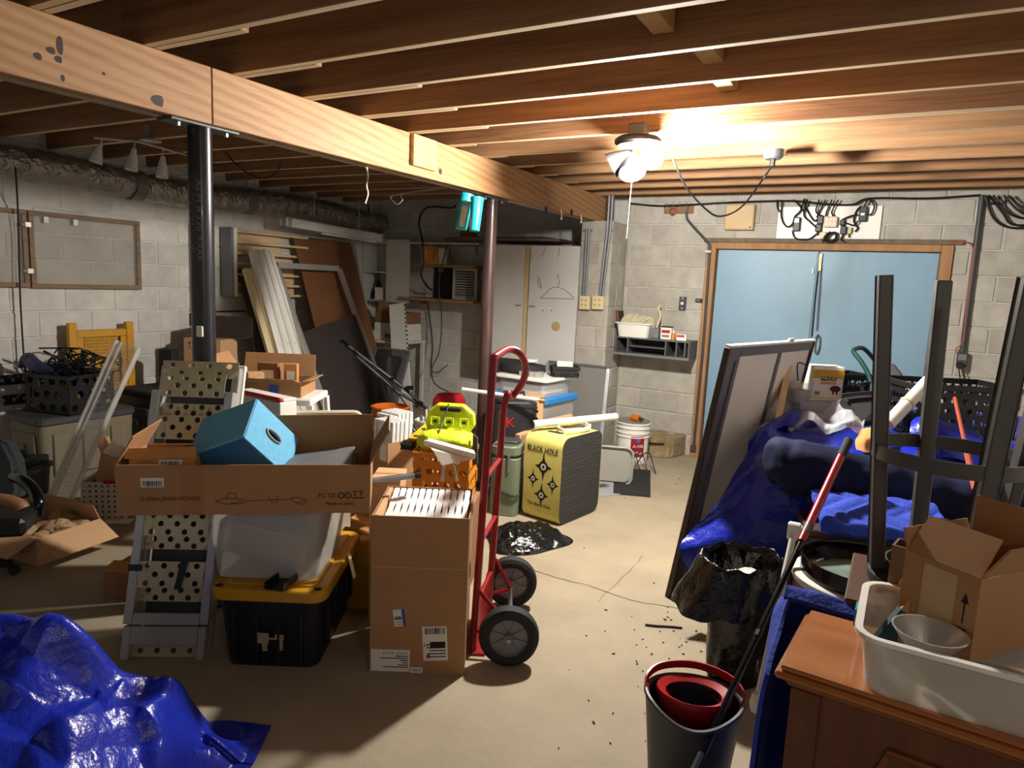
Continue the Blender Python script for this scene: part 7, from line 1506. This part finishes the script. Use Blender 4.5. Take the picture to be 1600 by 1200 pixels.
# quilted blanket folded behind the tray
c = pd(1370, 800, 2.70); T = thing('moving_blanket', 'folded bright blue quilted moving blanket behind the glass tray', 'blanket', M=Matrix.Translation(c - V((0, 0, .06))) @ Matrix.Rotation(VIEW - .25, 4, 'Z') @ rot('X', 14))
M_bq = mat('quilt_blue', '2a46b8', .9, var=.1, vs=30, bump=.3, bs=80)
def quilt(u, v):
    x, y = -.22 + .46 * u, -.12 + .30 * v; z = .05 + .008 * abs(sin((x * 1 + abs(((y * 9) % 2) - 1) * .12) * 34)) - .03 * max(0, abs(v - .5) - .4) * 10
    return (x, y, z)
B().grid(quilt, 90, 40, th=.02).done('quilted_top', M_bq, T, smooth=60)
B().box((.01, .03, .02), (.44, .28, .06), None, .02).done('lower_fold', M_blanket, T)
T2 = thing('storage_chest', 'plain dark chest under the folded blue blanket', 'trunk', (c.x - .02, c.y + .06, 0), VIEW - .25); zz_ = c.z - .09; B().b2((-.24, -.10, 0), (.26, .14, zz_ - .03), .004).done('body', M_dw, T2); B().b2((-.25, -.11, zz_ - .029), (.27, .15, zz_), .006).done('lid', M_dw, T2)
# blue moving blanket hanging between dresser and white table
cols = [[V((-.205, 1.62, .06)), V((-.20, 1.62, .40)), V((-.195, 1.63, .62)), V((-.19, 1.66, .70))], [V((-.215, 1.78, .03)), V((-.21, 1.78, .45)), V((-.205, 1.79, .68)), V((-.19, 1.80, .73))], [V((-.23, 2.0, .02)), V((-.22, 2.0, .5)), V((-.215, 2.03, .72)), V((-.17, 2.05, .765))], [V((-.20, 2.12, .02)), V((-.16, 2.13, .5)), V((-.10, 2.10, .70)), V((-.03, 2.06, .755))], [V((.10, 2.10, .3)), V((.12, 2.10, .5)), V((.14, 2.10, .68)), V((.16, 2.04, .74))]]
surf('hanging_blanket', 'dark blue moving blanket hanging down the left side of the dresser', 'blanket', cols, M_blanket, 60, 40, .012, 9, 3, .01, 10, .010)
cols = [[V((-.20, 1.985, .765)), V((-.12, 1.98, .765)), V((.0, 1.985, .755))], [V((-.195, 2.02, .785)), V((-.11, 2.02, .785)), V((.01, 2.02, .765))], [V((-.18, 2.05, .76)), V((-.09, 2.05, .76)), V((.03, 2.04, .75))]]
surf('blanket_fold', 'rolled edge of dark blue blanket behind the dresser top', 'blanket', cols, M_blanket, 20, 14, .006, 14, 6, 0, 9, .02)
# white tubular frame with round foot beside the trash can
p, q = pd(1183, 1096, 2.55), pd(1241, 830, 2.72); T = thing('walking_aid', 'white tubular folding frame with round foot leaning beside the trash bag', 'frame', p)
B().tube([V((0, 0, 0)), q - p], .013, 10).done('leg', M_wht, T, smooth=True); B().tube([q - p, pd(1300, 818, 3.0) - p], .014, 10).done('top_bar', M_wht, T, smooth=True); B().tube([pd(1300, 818, 3.0) - p, V((pd(1300, 818, 3.0).x - p.x, pd(1300, 818, 3.0).y - p.y - .05, -p.z))], .013, 10).done('leg', M_wht, T, smooth=True); B().lathe([(0, -.04), (.022, -.038), (.028, -.01), (.02, .03), (0, .03)], 14).done('foot', M_wht, T, smooth=True); B().box(q - p, (.05, .03, .07), None, .006).done('hinge', M_wht, T)
# trash can lined with a black bag
c = (pz(1130, 1085) + pz(1195, 1080)) / 2 + V((-.49, .87, 0)) * .14; T = thing('trash_can', 'trash can lined with a wide black bag left of the dresser', 'trash can', (c.x, c.y, 0)); ht = .50
def canf(u, v):
    a = 2 * pi * u; r = .115 + .025 * v; n = .010 * MN.noise(V((cos(a) * 5, sin(a) * 5, v * 4))) + .012 * sin(a * 5 + v * 3) * (.3 + v)
    return ((r + n) * cos(a), (r + n) * sin(a), ht * v)
B().grid(canf, 60, 24, cu=True).done('bag_body', M_bag, T, smooth=60)
def skirt(u, v):
    a = 2 * pi * u; ca = cos(a - 3.9); fl = .045 + .10 * max(0, ca) ** 2; r = 0.142 + fl * v ** .8 + .012 * sin(a * 9 + 2 * v) * v; z = ht + .035 * sin(pi * min(1, v * 2.2)) - (.11 + .08 * max(0, ca)) * v ** 1.6 + .02 * MN.noise(V((cos(a) * 4, sin(a) * 4, v * 3)))
    return (r * cos(a), r * sin(a), z)
B().grid(skirt, 96, 18, cu=True, th=.003).done('bag_skirt', M_bag, T, smooth=60)
B().grid(lambda u, v: ((0.142 - .03 * v) * cos(2 * pi * u), (0.142 - .03 * v) * sin(2 * pi * u), ht - .12 * v), 40, 6, cu=True).done('bag_lining', M_bag, T, smooth=60)
b = B(); bmesh.ops.create_icosphere(b.bm, subdivisions=3, radius=.055); b.wobble(.015, 25); o = b.done('crumpled_paper', M_label, None, smooth=40); p = pd(1163, 893, 2.62); o.location = (c.x + .02, c.y - .0, ht - .075); WM[o.name] = Matrix.Translation(o.location); o['label'] = 'crumpled white paper on top inside the black bagged trash can'; o['category'] = 'paper'
for i, (x, y) in enumerate(((-.06, .03), (.06, .05), (.0, -.07))):
    b = B(); bmesh.ops.create_icosphere(b.bm, subdivisions=3, radius=.075); b.wobble(.03, 18, i); o = b.done('black_scrap', M_bag, None, smooth=40); o.location = (c.x + x, c.y + y, ht - .17); WM[o.name] = Matrix.Translation(o.location); o['label'] = 'wad of black plastic down in the bagged trash can'; o['category'] = 'plastic wad'; o['group'] = 'plastic wads in the trash can'
# mop bucket with red wringer and mop
zr = .30; c = pz(1084, 1088, zr); VZ = VIEW - .25
T = thing('mop_bucket', 'dark grey mop bucket with red wringer insert and red carry handle', 'bucket', (c.x, c.y, 0), VZ)
def bk(u, v, ins=0, z0=0):
    a = 2 * pi * u; rx, ry = (.125 + .03 * v - ins), (.10 + .025 * v - ins); dip = .045 * max(0, cos(a + pi / 2)) ** 3 * v
    return (rx * cos(a), ry * sin(a), z0 + (zr - dip - z0) * v)
B().grid(lambda u, v: bk(u, v), 56, 10, cu=True).done('outer_wall', mat('bucket_grey', '3c3d40', .45, var=.06), T, smooth=True); B().grid(lambda u, v: bk(u, 1 - v, .006, .006), 56, 10, cu=True).done('inner_wall', M_dgrey, T, smooth=True)
B().tube([bk(k / 56, 1, .003) for k in range(56)], .008, 6, closed=True).done('rim', mat('bucket_grey', '3c3d40'), T, smooth=True)
B().lathe([(0, .002), (.11, .002)], 32, None, 1.1, .9).done('bottom', M_dgrey, T)
M_rw = mat('wringer_red', 'a8151c', .35, var=.05)
B().lathe([(.075, zr - .13), (.105, zr - .03), (.115, zr + .0), (.112, zr + .012), (.085, zr + .0), (.078, zr - .02), (.066, zr - .12)], 40, Matrix.Translation((0, .018, 0)), 1.06, .78).done('wringer', M_rw, T, smooth=True); B().lathe([(0, zr - .119), (.074, zr - .119)], 32, Matrix.Translation((0, .018, 0)), 1.06, .78).done('wringer_floor', M_blk, T); B().lathe([(.066, zr - .118), (.079, zr - .02), (.084, zr - .004)], 40, Matrix.Translation((0, .018, .001)), 1.05, .77).done('wringer_hole_shade', M_blk, T, smooth=True)  # black liner and floor paint in the shade of the deep hole
B().lathe([(0, .02), (.012, .02), (.016, 0)], 10, Matrix.Translation((.0, .0, zr - .118))).done('spindle', M_zinc, T)
hd = spline([(-0.142, -.02, zr - .02), (-.155, .03, zr + .015), (-.11, .10, zr + .03), (0, .135, zr + .035), (.11, .10, zr + .03), (.155, .03, zr + .015), (0.142, -.02, zr - .02)], 6)
b = B(); 
for i in range(len(hd) - 1): b.bar(hd[i], hd[i + 1] + (hd[i + 1] - hd[i]) * .08, .006, .026, up=(0, 0, 1))
b.done('carry_handle', M_rw, T)
p, q = pd(1097, 1178, 2.08), pd(1326, 688, 2.90); T = thing('mop', 'mop with black and red handle standing in the mop bucket', 'mop', p); v_ = q - p
B().tube([(0, 0, 0), v_ * .60], .0115, 10).done('black_tube', M_blkg, T, smooth=True); B().tube([v_ * .60, v_ * .93], .017, 12).done('red_tube', M_red, T, smooth=True); B().tube([v_ * .63, v_ * .66], .0175, 12).done('dark_collar', M_dgrey, T); B().tube([v_ * .93, v_ * 1.0], .0185, 12).done('grip', M_blkm, T, smooth=True); B().tube([v_ * .30, v_ * .315], .014, 10).done('joint', M_blk, T)
B().tube([v_ * -.05, (0, 0, 0)], .013, 8).done('ferrule', M_dgrey, T)

# ------------------------------------------------------------------ dresser in the near right corner
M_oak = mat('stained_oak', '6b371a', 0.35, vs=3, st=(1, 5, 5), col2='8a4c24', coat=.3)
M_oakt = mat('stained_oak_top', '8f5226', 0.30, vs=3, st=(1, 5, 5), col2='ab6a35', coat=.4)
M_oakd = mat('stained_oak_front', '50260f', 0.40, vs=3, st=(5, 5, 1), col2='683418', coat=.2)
zd = .76; A_ = pz(1210, 1040, zd); C_ = pz(1335, 1085, zd); az = atan2(C_.y - A_.y, C_.x - A_.x) * .55; Bk = pz(1240, 945, zd)
Wd, Dd = .95, (Bk - A_).length
T = thing('dresser', 'reddish wooden dresser with moulded panel in the near right corner', 'dresser', M=Matrix.Translation((A_.x, A_.y, 0)) @ Matrix.Rotation(az, 4, 'Z'))
B().prism([(0, .012, zd - .02), (0, .0, zd - .012), (.006, -.0, zd - .004), (.014, .012, zd)], (0, 0, 0.0001)).bm.free()
B().b2((.012, .012, zd - .012), (Wd, Dd, zd), .003).done('top_board', M_oakt, T); B().b2((0, 0, zd - .030), (Wd, Dd, zd - .0125), .006).done('top_moulding', M_oakt, T); B().b2((.022, .022, zd - .052), (Wd, Dd, zd - .0305), .008).done('cornice', M_oak, T)
B().b2((.035, .04, .06), (Wd, Dd, zd - .0525), .003).done('carcass', M_oakd, T); B().b2((.03, .03, 0), (Wd, Dd, .0595), .004).done('plinth', M_oak, T)
B().b2((.035, .030, .07), (.10, .0395, zd - .055), .002).done('stile', M_oakd, T)
x0, x1, z0, z1, r_ = .145, .86, .12, zd - .13, .075
def pan(ins):
    P = [(x0 + ins + r_, z1 - ins), (x1 - ins - r_, z1 - ins)]
    return P
arch = []
for k in range(9): a = -pi / 2 + k / 8 * pi / 2 * 1.0; arch.append((x0 + r_ * (0 + cos(a)) , z1 - r_ + r_ * (1 + sin(a)) - .0))
arch = [(x0, z1 - r_ * 1.2)] + [(x0 + .02 + r_ * sin(k / 8 * pi / 2), z1 - r_ * 1.2 + r_ * 1.2 * (1 - cos(k / 8 * pi / 2))) for k in range(9)] + [(x1 - .02 - r_ * cos(k / 8 * pi / 2), z1 - r_ * 1.2 * (1 - cos(pi / 2 - k / 8 * pi / 2) ) * 1.0 if False else z1 - r_ * 1.2 * (1 - cos(k / 8 * pi / 2)) ) for k in range(0)] + [(x1, z1), (x1, z0), (x0, z0)]
B().prism([(x, .0395, z) for x, z in arch], (0, -.006, 0)).done('raised_panel', M_oakd, T, bev=.003); B().tube([(x, .034, z) for x, z in arch], .007, 6, closed=True).done('panel_moulding', M_oak, T, smooth=True)
MD = WM[T.name]
# clear bin on the dresser with cartons and a clamp light
zb = zd + .001; bL = MD.inverted() @ pz(1334, 1072, zd)
Mb = MD @ Matrix.Translation((bL.x + .0, .006, zb)) @ rot('Z', 3.5); bw, bd, bh = .62, .33, .125
T = thing('storage_bin', 'translucent storage bin with cartons and a lamp reflector on the dresser', 'bin', M=Mb)
B().rbox((bw / 2, bd / 2, bh / 2), (bw, bd, bh), .05, 5, .06, None, True, .004).done('body', mat('frosted_plastic', 'd2ccc0', .35, var=.03, alpha=.45), T, smooth=True); B().rbox((bw / 2, bd / 2, bh), (bw + .025, bd + .025, .01), .06, 5, 0, None, 'ring', .016).done('rim', M_wht, T)
B().b2((-.018, bd * .45, bh - .05), (-.010, bd * .62, bh - .005), .003).done('latch', M_turq, T)
Ml = Mb @ Matrix.Translation((.13, .085, .02))
T = thing('clamp_lamp', 'silver clamp lamp reflector lying inside the translucent bin', 'lamp', M=Ml); B().lathe([(.012, .04), (.016, .05), (.07, .12), (.074, .12), (.02, .045), (.012, .04)], 24).done('reflector', M_alu, T, smooth=True); B().lathe([(0, 0), (.016, 0), (.018, .04), (0, .042)], 14).done('socket', M_brass, T, smooth=True)
# open carton in the bin
cc = pd(1534, 906, 1.46); zc0 = zd + .07
e1, e2 = pd(1414, 870, 1.62), pd(1640, 928, 1.60); ux = V((cc.x - e1.x, cc.y - e1.y, 0)); ang = atan2(ux.y, ux.x); wl = ux.length
hc = cc.z - zc0
Mc = Matrix.Translation((e1.x, e1.y, zc0)) @ Matrix.Rotation(ang, 4, 'Z')
T = carton('open_carton', 'open brown carton with paper label and up arrow standing in the translucent bin', Mc, wl, .24, hc, M_card, {'f': (-38, .10), 'b': (-4, .115), 'r': (30, .09), 'l': (20, .05)}, None)
B().b2((wl * .28, -.0015, .0), (wl * .72, -.0003, hc - .012)).done('paper_label', mat('kraft_label', 'b79a70', .8), T)
B().b2((wl * .84, -.001, hc * .42), (wl * .856, 0, hc * .68)).prism([(wl * .80, -.001, hc * .66), (wl * .895, -.001, hc * .66), (wl * .848, -.001, hc * .78)], (0, .001, 0)).b2((wl * .78, -.001, hc * .34), (wl * .91, 0, hc * .36)).done('printed_arrow', M_ink, T)['kind'] = 'stuff'
T = thing('deco_carton', 'teal and kraft box lettered DEC leaning in the translucent bin', 'box', M=Mb @ Matrix.Translation((.03, .20, .03)) @ Matrix.Rotation(.25, 4, 'Z') @ rot('Y', 28)); B().b2((0, 0, 0), (.12, .03, .145), .003).done('body', mat('teal_box', '1f4a5c', .6, var=.1), T); B().b2((-.001, -.001, .100), (.121, .031, .1455), .002).done('kraft_band', M_cardo, T); text('DEC', .034, M_ink, T, Matrix.Translation((.07, -.0018, .124)) @ FRONT); B().lathe([(0, .001), (.028, .0005)], 16, Matrix.Translation((.055, -.001, .055)) @ rot('X', 90)).done('pale_disc', mat('pale_teal', '7fa09a', .6), T)
p = MD @ Matrix.Translation((.0, 0, 0)) @ V((bL.x + .02, Dd - .005, zb)); T = carton('narrow_carton', 'narrow open carton with brown inside behind the translucent bin', Matrix.Translation((p.x, p.y, .792)) @ Matrix.Rotation(az - .12, 4, 'Z'), .16, .07, pd(1350, 824, 1.86).z - .792, mat('grey_carton', '6f5a45', .8), {'r': (60, .04)}, None)
B().tube(spline([(.03, -.004, .05), (.03, -.006, .11), (.05, -.01, .13), (.10, -.012, .135)], 5), .004, 6).done('rope_handle', M_cardl, T, smooth=True)
p = pd(1455, 815, 2.0); T = thing('leather_bag', 'brown leather bag top with metal rings behind the open carton', 'bag', M=Matrix.Translation((pd(1461, 812, 1.8).x, 2.012, .79)) @ Matrix.Rotation(VIEW, 4, 'Z')); hb = pd(1461, 814, 1.8).z - .79
M_lea = mat('brown_leather', '6a3a20', .45, var=.12); B().rbox((0, 0, hb / 2), (.10, .035, hb), .015, 3, -.1).done('body', M_lea, T, smooth=True, bev=.006); B().tube(spline([(-.03, -.01, hb), (-.03, -.01, hb + .015), (.0, -.01, hb + .02), (.03, -.01, hb + .015), (.03, -.01, hb)], 4), .006, 6).done('handle', M_lea, T, smooth=True)

# ------------------------------------------------------------------ tarp heap in the near left corner
G2 = lambda L: [pd(*q) for q in L]
colsT = [G2(((-140, 945, 2.05), (-140, 1050, 1.9), (-150, 1160, 1.75), (-160, 1320, 1.6))), G2(((-50, 948, 2.05), (-50, 1045, 1.92), (-55, 1150, 1.78), (-60, 1320, 1.62))), G2(((40, 958, 2.08), (40, 1045, 1.95), (35, 1150, 1.8), (30, 1320, 1.65))), G2(((142, 998, 2.12), (130, 1060, 2.02), (120, 1150, 1.87), (110, 1320, 1.7))), G2(((195, 1052, 2.16), (190, 1105, 2.06), (185, 1170, 1.95), (178, 1320, 1.8))), G2(((232, 1050, 2.2), (225, 1100, 2.12), (222, 1170, 2.0), (220, 1320, 1.85))), G2(((272, 1056, 2.2), (265, 1100, 2.14), (258, 1170, 2.02), (250, 1320, 1.9))), G2(((305, 1122, 2.25), (300, 1145, 2.2), (296, 1190, 2.1), (292, 1320, 2.0))), G2(((342, 1152, 2.26), (338, 1170, 2.24), (334, 1205, 2.18), (330, 1320, 2.08))), G2(((397, 1199, 2.26), (392, 1210, 2.25), (388, 1235, 2.2), (380, 1320, 2.1)))]
for c in colsT:
    c.insert(0, V((c[0].x - .10, c[0].y + .16, .004))); c.append(V((c[-1].x + .05, c[-1].y - .25, .004)))
surf('tarp_heap', 'crumpled glossy blue tarpaulin heap in the near left corner of the floor', 'tarp', colsT, M_tarp, 200, 160, .02, 6, 9, .125, 24, .003, (.9, -.35, -.2), 50, True)
T = thing('covered_pile', 'dark box buried under the blue tarpaulin heap', 'box', (-2.1, .75, 0), .3) if False else None
